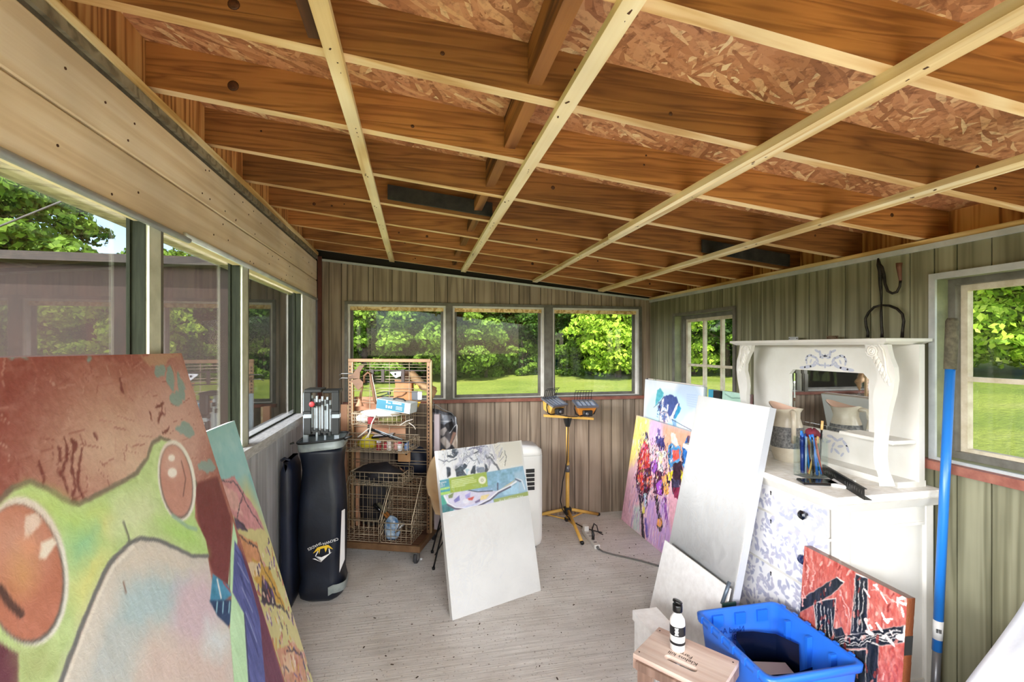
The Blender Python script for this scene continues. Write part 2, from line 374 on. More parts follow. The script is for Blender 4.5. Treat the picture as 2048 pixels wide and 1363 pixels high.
rd = random.Random(12)
for y in RY[4:]:
    for _ in range(4):
        x = rd.uniform(-.7, 2.1); c = (x, y - .0008, zb(x) + rd.uniform(.03, .11)); r_ = rd.choice((.004, .006, .009)); m = MB(); m.lathe(c, [(r_, .0008), (r_ * .8, -.0004), (r_ * .3, -.0008)], 10, axis=1); obj('knot', m, 'knot', ceiling)
m = MB()
for x in (-.20, .405, 1.05, 1.68):
    for y in RY[3:]:
        for k in range(3): m.cbox((x + rd.uniform(-.015, .015), y + rd.uniform(-.05, .07), zb(x) - .0203), (rd.uniform(.003, .006), rd.uniform(.004, .014), .001), Matrix.Rotation(rd.uniform(-.6, .6), 4, 'Z'))
o = obj('nail_marks', m, 'knot', ceiling); o['kind'] = 'stuff'
# ---- back wall: planks over a dark backing, opening for three windows
def ztopb(x): return 2.272 - .0911 * (x + .782)
WB = (-.565, 2.09, 1.085, 1.915)
mb = MB()
mb.box((-1.0, D + .015, -.1), (WB[0], D + .11, 2.5)); mb.box((WB[1], D + .015, -.1), (2.32, D + .11, 2.5))
mb.box((WB[0], D + .015, -.1), (WB[1], D + .11, WB[2])); mb.box((WB[0], D + .015, WB[3]), (WB[1], D + .11, 2.5))
wall_back = struct('wall_back', mb, 'groove_dark', 'back wall of grey-brown wood-grain panelling')
G = .0024
def plank_back(x0, x1, za, zt, mat='panel_back'):
    m = MB(); x0 += G; x1 -= G
    t0, t1 = (ztopb(x0), ztopb(x1)) if zt is None else (zt, zt)
    m.hexa([(x0, D, za), (x1, D, za), (x1, D + .015, za), (x0, D + .015, za), (x0, D, t0), (x1, D, t1), (x1, D + .015, t1), (x0, D + .015, t0)])
    obj('plank', m, mat, wall_back, origin=(x0, D, za))
cuts = sorted(set([-.80, 2.22] + [float(onY(600 + .3523 * q, 640, D)[0]) for q in (165, 235, 300, 388, 415, 523, 662, 765, 838, 930, 993, 1107, 1190, 1243, 1305, 1365, 1428, 1515, 1560, 1640, 1710, 1770, 1835, 1900)]))
for a, b in zip(cuts[:-1], cuts[1:]):
    for p, q in ((a, min(b, WB[0])), (max(a, WB[0]), min(b, WB[1])), (max(a, WB[1]), b)):
        if q - p < .004: continue
        mid = (p + q) / 2
        if WB[0] < mid < WB[1]: plank_back(p, q, 0, WB[2]); plank_back(p, q, WB[3], None)
        else: plank_back(p, q, 0, None)
m = MB(); m.hexa([(-.80, D - .012, ztopb(-.8) - .004), (2.2, D - .012, ztopb(2.2) - .004), (2.2, D, ztopb(2.2) - .004), (-.8, D, ztopb(-.8) - .004), (-.80, D - .012, ztopb(-.8) + .014), (2.2, D - .012, ztopb(2.2) + .014), (2.2, D, ztopb(2.2) + .014), (-.8, D, ztopb(-.8) + .014)])
struct('trim_1', m, 'trim_metal', 'grey metal cove trim along the sloping top of the back wall')
m = MB(); m.box((-.795, D - .03, .0), (-.765, D, 2.30)); struct('trim_2', m, 'trim_dark_red', 'dark red corner post between left and back walls')
m = MB(); m.box((2.165, D - .012, 0), (2.2, D, 2.0)); struct('trim_3', m, 'panel_back', 'narrow wood trim in the back right corner')

def frame_rect(mb, axis, lo, hi, z0, z1, a0, a1, wdt):
    """rectangular ring: lo..hi along the wall, a0..a1 through it"""
    def bx(l, h, zz0, zz1):
        if axis == 'x': mb.box((l, a0, zz0), (h, a1, zz1))
        else: mb.box((a0, l, zz0), (a1, h, zz1))
    bx(lo, lo + wdt, z0, z1); bx(hi - wdt, hi, z0, z1); bx(lo + wdt, hi - wdt, z1 - wdt, z1); bx(lo + wdt, hi - wdt, z0, z0 + wdt)
mulls = [(.255, .315), (1.148, 1.228)]
edges = [WB[0], *[v for mm in mulls for v in mm], WB[1]]
for k in range(3):
    a, b = edges[2 * k], edges[2 * k + 1]
    m = MB(); frame_rect(m, 'x', a, b, WB[2], WB[3], D + .005, D + .1, .018)
    o = struct(f'window_{k + 1}', m, 'white_trim', ['left', 'middle', 'right'][k] + ' fixed window of three in the back wall')
    m = MB(); frame_rect(m, 'x', a + .018, b - .018, WB[2] + .018, WB[3] - .018, D + .05, D + .075, .022); obj('sash', m, 'grey_trim', o)
    m = MB(); m.box((a + .04, D + .06, WB[2] + .04), (b - .04, D + .063, WB[3] - .04)); obj('pane', m, 'window_glass', o)
    m = MB(); m.box((a + .018, D + .03, WB[3] - .05), (b - .018, D + .05, WB[3] - .018)); obj('top_stop', m, 'plate_wood', o)
for i, (a, b) in enumerate(mulls):
    m = MB(); m.box((a, D - .015, WB[2]), (b, D + .1, WB[3])); m.box((a + .012, D - .022, WB[2]), (b - .012, D - .015, WB[3]))
    struct(f'trim_{4 + i}', m, 'grey_trim', ['left', 'right'][i] + ' grey mullion between the back windows')
m = MB(); frame_rect(m, 'x', WB[0] - .022, WB[1] + .022, WB[2] - .01, WB[3] + .022, D - .014, D + .004, .024); struct('trim_6', m, 'grey_trim', 'thin grey casing round the three back windows')
m = MB(); m.box((WB[0] - .03, D - .035, WB[2] - .022), (2.14, D, WB[2] + .006)); struct('trim_7', m, 'trim_red', 'worn red-brown sill strip under the back windows')

# ---- right wall
W1 = (2.885, 3.675, 1.06, 1.83); W2 = (.35, 1.605, 1.065, 1.855); ZR = 1.985
mb = MB()
def rw(y0, y1, z0, z1): mb.box((XR + .015, y0, z0), (XR + .12, y1, z1))
rw(YN, W2[0], -.1, ZR + .02); rw(W2[1], W1[0], -.1, ZR + .02); rw(W1[1], D + .11, -.1, ZR + .02)
for W in (W1, W2): rw(W[0], W[1], -.1, W[2]); rw(W[0], W[1], W[3], ZR + .02)
wall_right = struct('wall_right', mb, 'groove_dark', 'right wall of greenish grey wood-grain panelling')
cuts = [YN, -1.3, -1.05, -.8, -.5, -.3, 0.0, .25, .45, .65, .85, 1.0, 1.12] + sorted(float(onX(1280 + .3757 * q, 640, XR)[1]) for q in (70, 95, 125, 155, 215, 290, 345, 380, 440, 490, 540, 595, 645, 718, 828, 900, 1000, 1092, 1228, 1437, 1568, 1688, 1872)) + [D]
for a, b in zip(cuts[:-1], cuts[1:]):
    bs = [a] + [e for W in (W1, W2) for e in W[:2] if a < e < b] + [b]; bs.sort()
    for p, q in zip(bs[:-1], bs[1:]):
        if q - p < .006: continue
        mid = (p + q) / 2; Wn = next((W for W in (W1, W2) if W[0] < mid < W[1]), None)
        for z0, z1 in ([(0, ZR)] if Wn is None else [(0, Wn[2]), (Wn[3], ZR)]):
            m = MB(); m.box((XR, p + G, z0), (XR + .015, q - G, z1)); obj('plank', m, 'panel_right', wall_right, origin=(XR, p, z0))
m = MB(); m.box((XR - .012, YN, ZR - .008), (XR, D, ZR + .016)); struct('trim_8', m, 'trim_metal', 'grey metal strip along the top of the right wall')
m = MB(); m.box((XR - .008, YN, ZR + .016), (XR + .16, D, ZR + .038)); struct('trim_9', m, 'plate_wood', 'rough wooden plate on top of the right wall')
for k, W in enumerate((W1, W2)):
    m = MB(); frame_rect(m, 'y', W[0], W[1], W[2], W[3], XR - .004, XR + .12, .012)
    o = struct(f'window_{4 + k}', m, 'jamb_green', ['small divided window in the right wall above the leaning canvases', 'large divided window in the right wall beside the blue pole'][k])
    m = MB(); frame_rect(m, 'y', W[0] - .012, W[1] + .012, W[2] - .012, W[3] + .012, XR - .014, XR - .003, .026); obj('casing', m, 'trim_metal' if k else 'grey_trim', o)
    m = MB(); frame_rect(m, 'y', W[0] + .012, W[1] - .012, W[2] + .012, W[3] - .012, XR + .06, XR + .09, .028); obj('stop', m, 'grey_trim', o)
    m = MB(); frame_rect(m, 'y', W[0] + .03, W[1] - .03, W[2] + .02, W[3] - .03, XR + .09, XR + .12, .035); obj('sash', m, 'sash_white', o)
    m = MB(); m.box((XR + .103, W[0] + .06, W[2] + .05), (XR + .106, W[1] - .06, W[3] - .06)); obj('pane', m, 'window_glass', o)
    zz0, zz1 = W[2] + .05, W[3] - .06; n = 3 if k == 0 else 2
    for j in range(1, n):
        y = W[0] + .06 + (W[1] - W[0] - .12) * j / n
        if k == 1: y = .55
        m = MB(); m.box((XR + .092, y - .011, zz0), (XR + .118, y + .011, zz1)); obj('muntin', m, 'sash_white', o)
    zm = (zz0 + zz1) / 2 if k else 1.40
    if k: zm = 1.415
    m = MB(); m.box((XR + .091, W[0] + .06, zm - .01), (XR + .119, W[1] - .06, zm + .01)); obj('muntin', m, 'sash_white', o)
m = MB(); m.box((XR - .05, W2[0] - .05, W2[2] - .035), (XR + .09, W2[1] + .04, W2[2] + .002)); struct('trim_10', m, 'trim_red', 'red-brown sill under the right window by the blue pole')

# ---- left wall
SZ = 1.075; BZ = 1.935; BT = 2.262
mb = MB(); mb.box((XL - .14, YN, -.1), (XL - .016, D + .11, SZ - .03)); mb.box((XL - .14, YN, BZ + .06), (XL - .045, D + .11, 2.62))
wall_left = struct('wall_left', mb, 'groove_dark', 'left wall of grey panelling below the glazing')
ys = [YN + .0]
while ys[-1] < D - .1: ys.append(min(D, ys[-1] + random.choice((.10, .15, .2, .12))))
for a, b in zip(ys[:-1], ys[1:]):
    m = MB(); m.box((XL - .016, a + G, 0), (XL, b - G, SZ - .03)); obj('plank', m, 'panel_left', wall_left, origin=(XL, a, 0))
# header boards
for z0, z1 in ((BZ, 2.098), (2.104, BT)):
    m = MB(); m.bbox((XL - .045, YN, z0), (XL, D - .03, z1), .004); obj('header_board', m, 'beam_board', wall_left, origin=(XL, 0, z0))
m = MB(); m.box((XL - .045, YN, BT), (XL - .006, D - .03, BT + .016)); obj('felt_edge', m, 'dark_strip', wall_left)
m = MB(); m.box((XL - .045, YN, BT + .016), (XL + .006, D - .03, BT + .045)); obj('plate_edge', m, 'soffit_wood', wall_left, origin=(XL, 0, BT))
m = MB(); m.box((XL - .10, YN, BT + .047), (XL + .012, D - .03, BT + .07)); obj('top_plate', m, 'plate_wood', wall_left, origin=(XL, 0, BT + .05))
# small nails on the boards
m = MB()
for i in range(46):
    y = .9 + 3.0 * random.random() ** .8; z = random.choice((BZ + .03, BZ + .075, 2.07, 2.13, 2.2, 2.24)) + random.uniform(-.008, .008); m.cyl((XL - .001, y, z), (XL + .0015, y, z), .0035, n=8)
o = obj('nail_heads', m, 'knot', wall_left); o['kind'] = 'stuff'
# posts and sill
for i, (y0, y1, x1) in enumerate(((.15, .30, XL), (1.62, 1.71, XL), (2.40, 2.50, XL), (3.58, 4.06, XL))):
    m = MB(); m.box((XL - .06, y0, SZ - .03), (x1 - .012, y1, BZ + .02)); o = struct(f'trim_{11 + i}', m, 'post_green', ['near', 'first', 'second', 'corner'][i] + ' window post of the left wall')
    m = MB(); m.box((x1 - .012, y0 + .004, SZ - .005), (x1 - .002, y1 - .02, BZ)); obj('face_board', m, 'post_light' if i < 3 else 'white_trim', o)
    m = MB(); m.box((x1 - .03, y1 - .014, SZ - .005), (x1 - .004, y1, BZ)); obj('edge_strip', m, 'grey_trim', o)
m = MB(); m.box((XL - .12, YN, SZ - .03), (XL + .035, D - .03, SZ)); m.box((XL + .018, YN, SZ - .05), (XL + .03, D - .03, SZ - .03)); struct('trim_15', m, 'sill_grey', 'weathered grey sill under the left windows')
gaps = [(-.9, .15), (.30, 1.62), (1.71, 2.40), (2.50, 3.58)]
for k, (a, b) in enumerate(gaps):
    m = MB(); frame_rect(m, 'y', a, b, SZ, BZ + .06, XL - .06, XL - .05, .005)
    o = struct(f'window_{6 + k}', m, 'post_green', ['fixed left window behind the viewer', 'nearest left window above the frog painting', 'second left window between two posts', 'far left window next to the canopy frame'][k])
    m = MB(); m.box((XL - .056, a + .005, SZ + .005), (XL - .053, b - .005, BZ + .05)); obj('pane', m, 'dirty_glass', o)
# metal tube under the header: two lengths
for i, (y0, y1, dz) in enumerate(((YN, 1.86, 0), (1.83, 4.05, .012))):
    m = MB(); m.cyl((XL + .004, y0, BZ + dz - .004), (XL + .004, y1, BZ + dz - .004), .011, n=10); struct(f'trim_{16 + i}', m, 'trim_metal', ['bright metal tube under the header, near length', 'bright metal tube under the header, far length'][i])
# soffit boards outside
m = MB(); m.box((-1.12, YN, 2.02), (-1.09, D + .4, 2.14)); fas = struct('trim_18', m, 'soffit_wood', 'weathered fascia board outside the left windows')
y = .2
while y < D:
    m = MB(); z = 2.0
    m.hexa([(-1.09, y, z + .02), (XL - .06, y, z), (XL - .06, y + .135, z), (-1.09, y + .135, z + .02), (-1.09, y, z + .035), (XL - .06, y, z + .015), (XL - .06, y + .135, z + .015), (-1.09, y + .135, z + .035)])
    obj('soffit_board', m, 'soffit_wood', fas, origin=(-1.0, y, z)); y += .14

# ------------------------------------------------------------------ outdoors
def gz(x, y):
    r = math.hypot(x, y); az = math.degrees(math.atan2(x, y))
    far = min(max((r - 6) / 20, 0), 1.6)
    rise = np.interp(az, [-180, -60, -8, 8, 22, 40, 60, 120, 180], [.1, .1, -.02, .12, .38, .6, 1.15, 1.0, .1])
    return -.30 + far * rise + .05 * mnoise.noise(Vector((x * .25, y * .25, 0)))
N = 110; ext = 90.
xs = [math.copysign(abs(t) ** 1.9, t) * ext for t in np.linspace(-1, 1, N)]
verts = [(x + 1, y + 2, gz(x + 1, y + 2)) for y in xs for x in xs]
mb = MB(); mb.add(verts, [(j * N + i, j * N + i + 1, (j + 1) * N + i + 1, (j + 1) * N + i) for j in range(N - 1) for i in range(N - 1)], True)
def grassmat():
    m, t, b = newmat('lawn'); K = t.links.new; mp = coords(t, rand=False)
    n1 = nd(t, 'ShaderNodeTexNoise', Scale=.35, Detail=4.); n2 = nd(t, 'ShaderNodeTexNoise', Scale=9., Detail=8., Roughness=.75)
    K(mp.outputs[0], n1.inputs['Vector']); K(mp.outputs[0], n2.inputs['Vector'])
    r1 = ramp(t, [(.3, '#92aa38'), (.55, '#b2c24c'), (.75, '#c8cc72')]); r2 = ramp(t, [(.25, '#6c7a40'), (.6, '#ffffff')])
    K(n1.outputs['Fac'], r1.inputs[0]); K(n2.outputs['Fac'], r2.inputs[0])
    a = nd(t, 'ShaderNodeMixRGB', blend_type='MULTIPLY'); a.inputs[0].default_value = .75; K(r1.outputs[0], a.inputs[1]); K(r2.outputs[0], a.inputs[2])
    K(a.outputs[0], b.inputs['Base Color']); b.inputs['Roughness'].default_value = .9; bump(t, b, n2.outputs['Fac'], 1.0, .15)
grassmat()
lawn = obj('lawn', mb, 'lawn'); lawn['kind'] = 'structure'; lawn['label'] = 'sunlit green lawn rising toward the trees'

def leafmat(name, c1, c2, c3):
    m, t, b = newmat(name); K = t.links.new
    mp = coords(t, rand=True); n = nd(t, 'ShaderNodeTexNoise', Scale=1.1, Detail=3.); K(mp.outputs[0], n.inputs['Vector'])
    g = nd(t, 'ShaderNodeNewGeometry'); mx = nd(t, 'ShaderNodeMixRGB'); mx.inputs[0].default_value = .45
    K(n.outputs['Fac'], mx.inputs[1]); K(g.outputs['Random Per Island'], mx.inputs[2])
    r = ramp(t, [(.25, c1), (.5, c2), (.8, c3)]); K(mx.outputs[0], r.inputs[0]); K(r.outputs[0], b.inputs['Base Color'])
    b.inputs['Roughness'].default_value = .6; b.inputs['Specular IOR Level'].default_value = .25
    tl = nd(t, 'ShaderNodeBsdfTranslucent'); K(r.outputs[0], tl.inputs[0]); ms = nd(t, 'ShaderNodeMixShader'); ms.inputs[0].default_value = .35
    K(b.outputs[0], ms.inputs[1]); K(tl.outputs[0], ms.inputs[2]); K(ms.outputs[0], t.nodes['Material Output'].inputs['Surface'])
leafmat('leaves_dark', '#22390f', '#3a5c1c', '#5c8230')
leafmat('leaves_mid', '#3f5f18', '#688a2a', '#97b848')
leafmat('leaves_bright', '#749c28', '#a6c83c', '#cfe062')
plain('bark', '#3d3128', .9, 0, '#5c4c3e', 14, .6, stretch=(4, 4, .6))
def crown_mesh(seed, n, R, z0, z1, clumps, leaf):
    rg = np.random.default_rng(seed)
    # clump centres on the crown's shell, leaves on the clumps' shells
    cc = []
    for i in range(clumps):
        h = rg.uniform(0, 1); zz = z0 + (z1 - z0) * h; rad = R * math.sin(math.pi * min(max(.16 + .80 * h, 0), 1)) ** .6
        a = rg.uniform(0, 6.283); rr = rad * rg.uniform(.55, 1.0) ; cc.append((rr * math.cos(a), rr * math.sin(a), zz, rg.uniform(.16, .3) * R))
    cc = np.array(cc); pick = rg.integers(0, clumps, n); c = cc[pick]
    d = rg.normal(size=(n, 3)); d /= np.linalg.norm(d, axis=1)[:, None]; d[:, 2] = np.where(rg.random(n) < .7, np.abs(d[:, 2]), d[:, 2])
    p = c[:, :3] + d * c[:, 3:4] * rg.uniform(.75, 1.05, (n, 1)) * np.array([1.15, 1.15, .7])
    nrm = d + rg.normal(scale=.55, size=(n, 3)); nrm /= np.linalg.norm(nrm, axis=1)[:, None]
    up = rg.normal(size=(n, 3)); u = np.cross(nrm, up); u /= np.linalg.norm(u, axis=1)[:, None]; v = np.cross(nrm, u)
    s = leaf * rg.uniform(.6, 1.3, (n, 1))
    V = np.empty((n, 4, 3)); V[:, 0] = p - u * s; V[:, 1] = p - v * s * .62 + nrm * s * .12; V[:, 2] = p + u * s; V[:, 3] = p + v * s * .62 + nrm * s * .12
    me = bpy.data.meshes.new('crown'); me.vertices.add(n * 4); me.vertices.foreach_set('co', V.reshape(-1))
    me.loops.add(n * 4); me.loops.foreach_set('vertex_index', np.arange(n * 4)); me.polygons.add(n)
    me.polygons.foreach_set('loop_start', np.arange(n) * 4); me.polygons.foreach_set('loop_total', np.full(n, 4)); me.update(); me.validate()
    return me
def trunk_mesh(seed, R, h):
    rd = random.Random(seed); m = MB(); m.tube([(0, 0, -.4), (.03, 0, .3), (rd.uniform(-.1, .1), rd.uniform(-.1, .1), h * .5), (rd.uniform(-.3, .3), rd.uniform(-.3, .3), h)], [.2, .15, .12, .05], 9)
    for k in range(6):
        z = h * rd.uniform(.25, .8); a = rd.uniform(0, 6.28); q = R * rd.uniform(.5, .8); m.tube([(0, 0, z), (q * .5 * math.cos(a), q * .5 * math.sin(a), z + .5), (q * math.cos(a), q * math.sin(a), z + 1.1)], [.07, .05, .015], 6)
    return m
protos = []
for k, (n, R, z0, z1, cl_, leaf, mt) in enumerate(((17000, 2.9, .5, 8.2, 75, .125, 'leaves_dark'), (17000, 2.7, .8, 7.4, 70, .118, 'leaves_mid'), (18000, 2.6, .55, 6.0, 85, .105, 'leaves_bright'), (7000, 1.5, .1, 2.6, 40, .09, 'leaves_mid'), (15000, 3.2, 1.6, 11.5, 70, .15, 'leaves_dark'))):
    me = crown_mesh(20 + k, n, R, z0, z1, cl_, leaf); me.materials.append(MATS[mt])
    tm = trunk_mesh(k, R, z1 * .9); t = bpy.data.meshes.new('trunk'); t.from_pydata(tm.v, [], tm.f); t.materials.append(MATS['bark']); protos.append((me, t))
TL = ['dense dark green forest tree', 'mid green leafy lawn-edge tree', 'bright yellow-green maple', 'low rounded green shrub', 'tall dark tree behind the front row']
TN = ['forest_tree', 'leafy_tree', 'maple_tree', 'shrub', 'tall_tree']
def tree(k, az, r, sc=1.0, rz=None):
    a = math.radians(az); x, y = r * math.sin(a), r * math.cos(a)
    where = 'seen through the left windows' if az < -9.5 else 'beyond the back windows' if az < 30.5 else 'beyond the small right window' if az < 46 else 'beyond the large right window'
    e = thing(TN[k], TL[k] + ' ' + where, 'shrub' if k == 3 else 'tree', (x, y, gz(x, y) - .1), random.uniform(0, 6.28) if rz is None else rz, group=TN[k].replace('_', ' ') + 's ' + where); e.scale = (sc,) * 3
    for nm, me in zip(('crown', 'trunk'), protos[k]):
        o = bpy.data.objects.new(nm, me); COL.objects.link(o); o.parent = e
    return e
# behind the back windows
for az, r, k, sc in ((-6, 25, 1, .95), (-2, 28, 0, 1), (1.0, 27, 0, 1), (4.5, 24.5, 1, .9), (8, 28, 0, 1.05), (11.5, 29, 0, 1), (15, 29, 4, .8), (18, 28, 0, 1), (20.5, 27, 1, 1), (22.5, 28, 0, 1), (24.5, 23.5, 2, .95), (26.8, 24, 2, 1.05), (30, 26, 1, 1), (21.5, 25.5, 3, 1), (18.6, 26.5, 3, .9), (13, 27.5, 3, .8), (8.5, 27, 3, .7),
                     (33, 25, 2, 1.0), (36.5, 24, 1, 1), (40, 25, 0, 1), (44, 24, 2, 1), (48, 25, 1, 1), (52, 24, 2, 1.05), (56, 23, 2, 1.0), (60, 22, 2, 1.1), (64, 23, 1, 1.1), (68, 22, 2, 1.1)):
    tree(k, az, r, sc)
for az in range(-10, 70, 5): tree(4, az + random.uniform(-1, 1), 33 + random.uniform(-1.5, 2), random.uniform(.85, 1.05))
for az, r, k, sc in ((-48, 21, 1, 1.1), (-42, 24, 0, 1.15), (-38, 24, 1, 1.2), (-34.5, 27, 0, 1.05), (-30, 27, 1, .72), (-26, 26, 1, .8), (-21, 25, 1, .9), (-16, 25, 0, .9), (-11, 25, 1, .95)):
    tree(k, az, r, sc)
for az in np.arange(-9, 34, 3.6): tree(0, az + random.uniform(-.6, .6), 37 + random.uniform(-1, 1.5), random.uniform(1.0, 1.2))
# dark outbuilding seen through the left glazing
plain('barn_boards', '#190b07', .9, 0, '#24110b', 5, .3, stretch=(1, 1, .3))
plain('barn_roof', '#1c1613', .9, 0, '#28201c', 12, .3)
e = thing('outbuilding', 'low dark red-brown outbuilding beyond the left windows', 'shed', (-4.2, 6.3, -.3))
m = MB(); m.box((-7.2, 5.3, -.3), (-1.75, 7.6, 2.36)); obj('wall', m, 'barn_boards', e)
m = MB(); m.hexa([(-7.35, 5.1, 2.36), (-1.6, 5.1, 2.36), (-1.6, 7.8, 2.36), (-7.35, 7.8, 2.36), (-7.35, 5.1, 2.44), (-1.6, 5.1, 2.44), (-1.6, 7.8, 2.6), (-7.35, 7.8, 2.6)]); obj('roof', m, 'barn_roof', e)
m = MB(); A = onY(0, 452, 3.2); B = onY(132, 399, 3.0); m.tube([A + (A - B) * 2, A, B, B + (B - A) * .9], .006, 6)
o = obj('overhead_cable', m, 'felt_black'); tag(o, 'thin black cable crossing the sky outside the left window', 'cable')
# ------------------------------------------------------------------ painted surfaces
def vnoise(ny, nx, cell, seed, octs=4):
    rg = np.random.default_rng(seed); out = np.zeros((ny, nx)); amp = 1.; tot = 0
    cy, cx = cell if hasattr(cell, '__len__') else (cell, cell)
    for _ in range(octs):
        gy, gx = int(ny / cy) + 3, int(nx / cx) + 3; g = rg.random((gy, gx))
        yy = np.arange(ny) / cy; xx = np.arange(nx) / cx; y0 = yy.astype(int); x0 = xx.astype(int); fy = (yy - y0)[:, None]; fx = (xx - x0)[None]
        fy = fy * fy * (3 - 2 * fy); fx = fx * fx * (3 - 2 * fx)
        a = g[y0][:, x0]; b = g[y0][:, x0 + 1]; c = g[y0 + 1][:, x0]; d = g[y0 + 1][:, x0 + 1]
        out += amp * ((a * (1 - fx) + b * fx) * (1 - fy) + (c * (1 - fx) + d * fx) * fy); tot += amp; amp *= .55; cy = max(cy / 2, 1.01); cx = max(cx / 2, 1.01)
    return out / tot
def c3(c):
    if isinstance(c, str): c = c.lstrip('#'); return np.array([int(c[i:i + 2], 16) / 255 for i in (0, 2, 4)])
    return np.array(c) / 255
class Paint:
    """a flat picture laid on a stretched canvas: P0 lower corner, U along, V up, in metres"""
    def __init__(s, P0, U, V, w, h, res, base, seed=1):
        s.P0 = np.array(P0, float); s.U = np.array(U, float) / np.linalg.norm(U); s.V = np.array(V, float) / np.linalg.norm(V); s.N = np.cross(s.U, s.V)
        s.w, s.h = w, h; s.nx = int(w / res) + 1; s.ny = int(h / res) + 1; s.res = res; s.seed = seed
        s.gx, s.gy = np.meshgrid(np.linspace(0, w, s.nx), np.linspace(0, h, s.ny))
        s.img = np.tile(c3(base), (s.ny, s.nx, 1)); s.rg = np.random.default_rng(seed)
        wx = (vnoise(s.ny, s.nx, .03 / res, seed + 77) - .5); wy = (vnoise(s.ny, s.nx, .03 / res, seed + 78) - .5); s.wx, s.wy = wx, wy
    def m(s, pts, conv=None):
        out = []
        for p in pts:
            if conv: p = conv(*p)
            q = onP(p[0], p[1], s.P0, s.N) - s.P0; out.append((q @ s.U, q @ s.V))
        return np.array(out)
    def blend(s, mask, col, a=1., tex=0., dirn=None):
        c = c3(col)[None, None]; 
        if tex:
            s.seed += 1; cell = (.02 / s.res, .02 / s.res) if dirn is None else ((.06 / s.res, .008 / s.res) if dirn == 'v' else (.008 / s.res, .06 / s.res))
            c = np.clip(c + tex * (vnoise(s.ny, s.nx, cell, s.seed, 3) - .5)[..., None] * np.array([1, .9, 1.1]), 0, 1)
        k = np.clip(mask * a, 0, 1)[..., None]; s.img = s.img * (1 - k) + c * k
    def poly(s, pts, col, conv=None, a=1., tex=.0, soft=0., wob=.0, metric=False, dirn=None):
        P = np.array(pts, float) if metric else s.m(pts, conv); soft = soft or s.res * 1.4; mg = soft + wob + 2 * s.res
        i0, i1 = int(max((P[:, 0].min() - mg) / s.res, 0)), int(min(max((P[:, 0].max() + mg) / s.res + 2, 0), s.nx)); j0, j1 = int(max((P[:, 1].min() - mg) / s.res, 0)), int(min(max((P[:, 1].max() + mg) / s.res + 2, 0), s.ny))
        if i1 - i0 < 1 or j1 - j0 < 1: return
        sl_ = (slice(j0, j1), slice(i0, i1)); X = s.gx[sl_] + s.wx[sl_] * wob; Y = s.gy[sl_] + s.wy[sl_] * wob
        ins = np.zeros(X.shape, bool); n = len(P)
        for i in range(n):
            (x1, y1), (x2, y2) = P[i], P[(i + 1) % n]
            if y1 == y2: continue
            ins ^= ((Y < y1) != (Y < y2)) & (X < (x2 - x1) * (Y - y1) / (y2 - y1) + x1)
        dd = s.dist(P, True, X, Y); mask = np.zeros(s.gx.shape); mask[sl_] = np.where(ins, np.clip(.5 + dd / soft, 0, 1), np.clip(.5 - dd / soft, 0, 1))
        s.blend(mask, col, a, tex, dirn)
    def pale(s, k, up=0.):
        lum = s.img @ np.array([.3, .59, .11]); s.img = s.img + (lum[..., None] - s.img) * k; s.img = s.img + (1 - s.img) * up
    def dist(s, P, closed, X, Y):
        d = np.full(X.shape, 9.); n = len(P)
        for i in range(n if closed else n - 1):
            a = P[i]; b = P[(i + 1) % n]; e = b - a; L2 = e @ e + 1e-12
            t = np.clip(((X - a[0]) * e[0] + (Y - a[1]) * e[1]) / L2, 0, 1); d = np.minimum(d, np.hypot(X - a[0] - t * e[0], Y - a[1] - t * e[1]))
        return d
    def line(s, pts, wd, col, conv=None, a=1., wob=.0, metric=False, soft=None):
        P = np.array(pts, float) if metric else s.m(pts, conv)
        d = s.dist(P, False, s.gx + s.wx * wob, s.gy + s.wy * wob); sf = soft or s.res
        s.blend(np.clip((wd / 2 - d) / sf + .5, 0, 1), col, a)
    def ell(s, c, rx, ry, col, conv=None, rot=0., **kw):
        t = np.linspace(0, 2 * math.pi, 28, endpoint=False); cr, sr = math.cos(rot), math.sin(rot)
        s.poly([(c[0] + rx * math.cos(k) * cr - ry * math.sin(k) * sr, c[1] + rx * math.cos(k) * sr + ry * math.sin(k) * cr) for k in t], col, conv, **kw)
    def mottle(s, amt, cell, col=None, seed=None):
        s.seed += 1; n = vnoise(s.ny, s.nx, (np.array(cell) / s.res).tolist() if hasattr(cell, '__len__') else cell / s.res, s.seed)
        if col is None: s.img = np.clip(s.img + amt * (n - .5)[..., None], 0, 1)
        else: s.blend(np.clip((n - .5) * 5, 0, 1), col, amt)
    def dabs(s, n, cols, lx, ly, box=None, a=.9, seed=3, ang=(0, 3.14)):
        """short flat brush strokes; box is x0,y0,x1,y1 in metres"""
        rg = np.random.default_rng(seed); x0, y0, x1, y1 = box or (0, 0, s.w, s.h)
        for i in range(n):
            cx, cy = rg.uniform(x0, x1), rg.uniform(y0, y1); t = rg.uniform(*ang); l = lx * rg.uniform(.5, 1.3); b = ly * rg.uniform(.5, 1.3)
            i0, i1 = max(int((cx - l) / s.w * s.nx), 0), min(int((cx + l) / s.w * s.nx) + 2, s.nx); j0, j1 = max(int((cy - l) / s.h * s.ny), 0), min(int((cy + l) / s.h * s.ny) + 2, s.ny)
            if i1 <= i0 or j1 <= j0: continue
            X = s.gx[j0:j1, i0:i1] - cx; Y = s.gy[j0:j1, i0:i1] - cy; u = X * math.cos(t) + Y * math.sin(t); v = -X * math.sin(t) + Y * math.cos(t)
            k = (((u / l) ** 4 + (v / b) ** 2) < 1) * a; c = c3(cols[rg.integers(len(cols))])
            s.img[j0:j1, i0:i1] = s.img[j0:j1, i0:i1] * (1 - k[..., None]) + c * k[..., None]
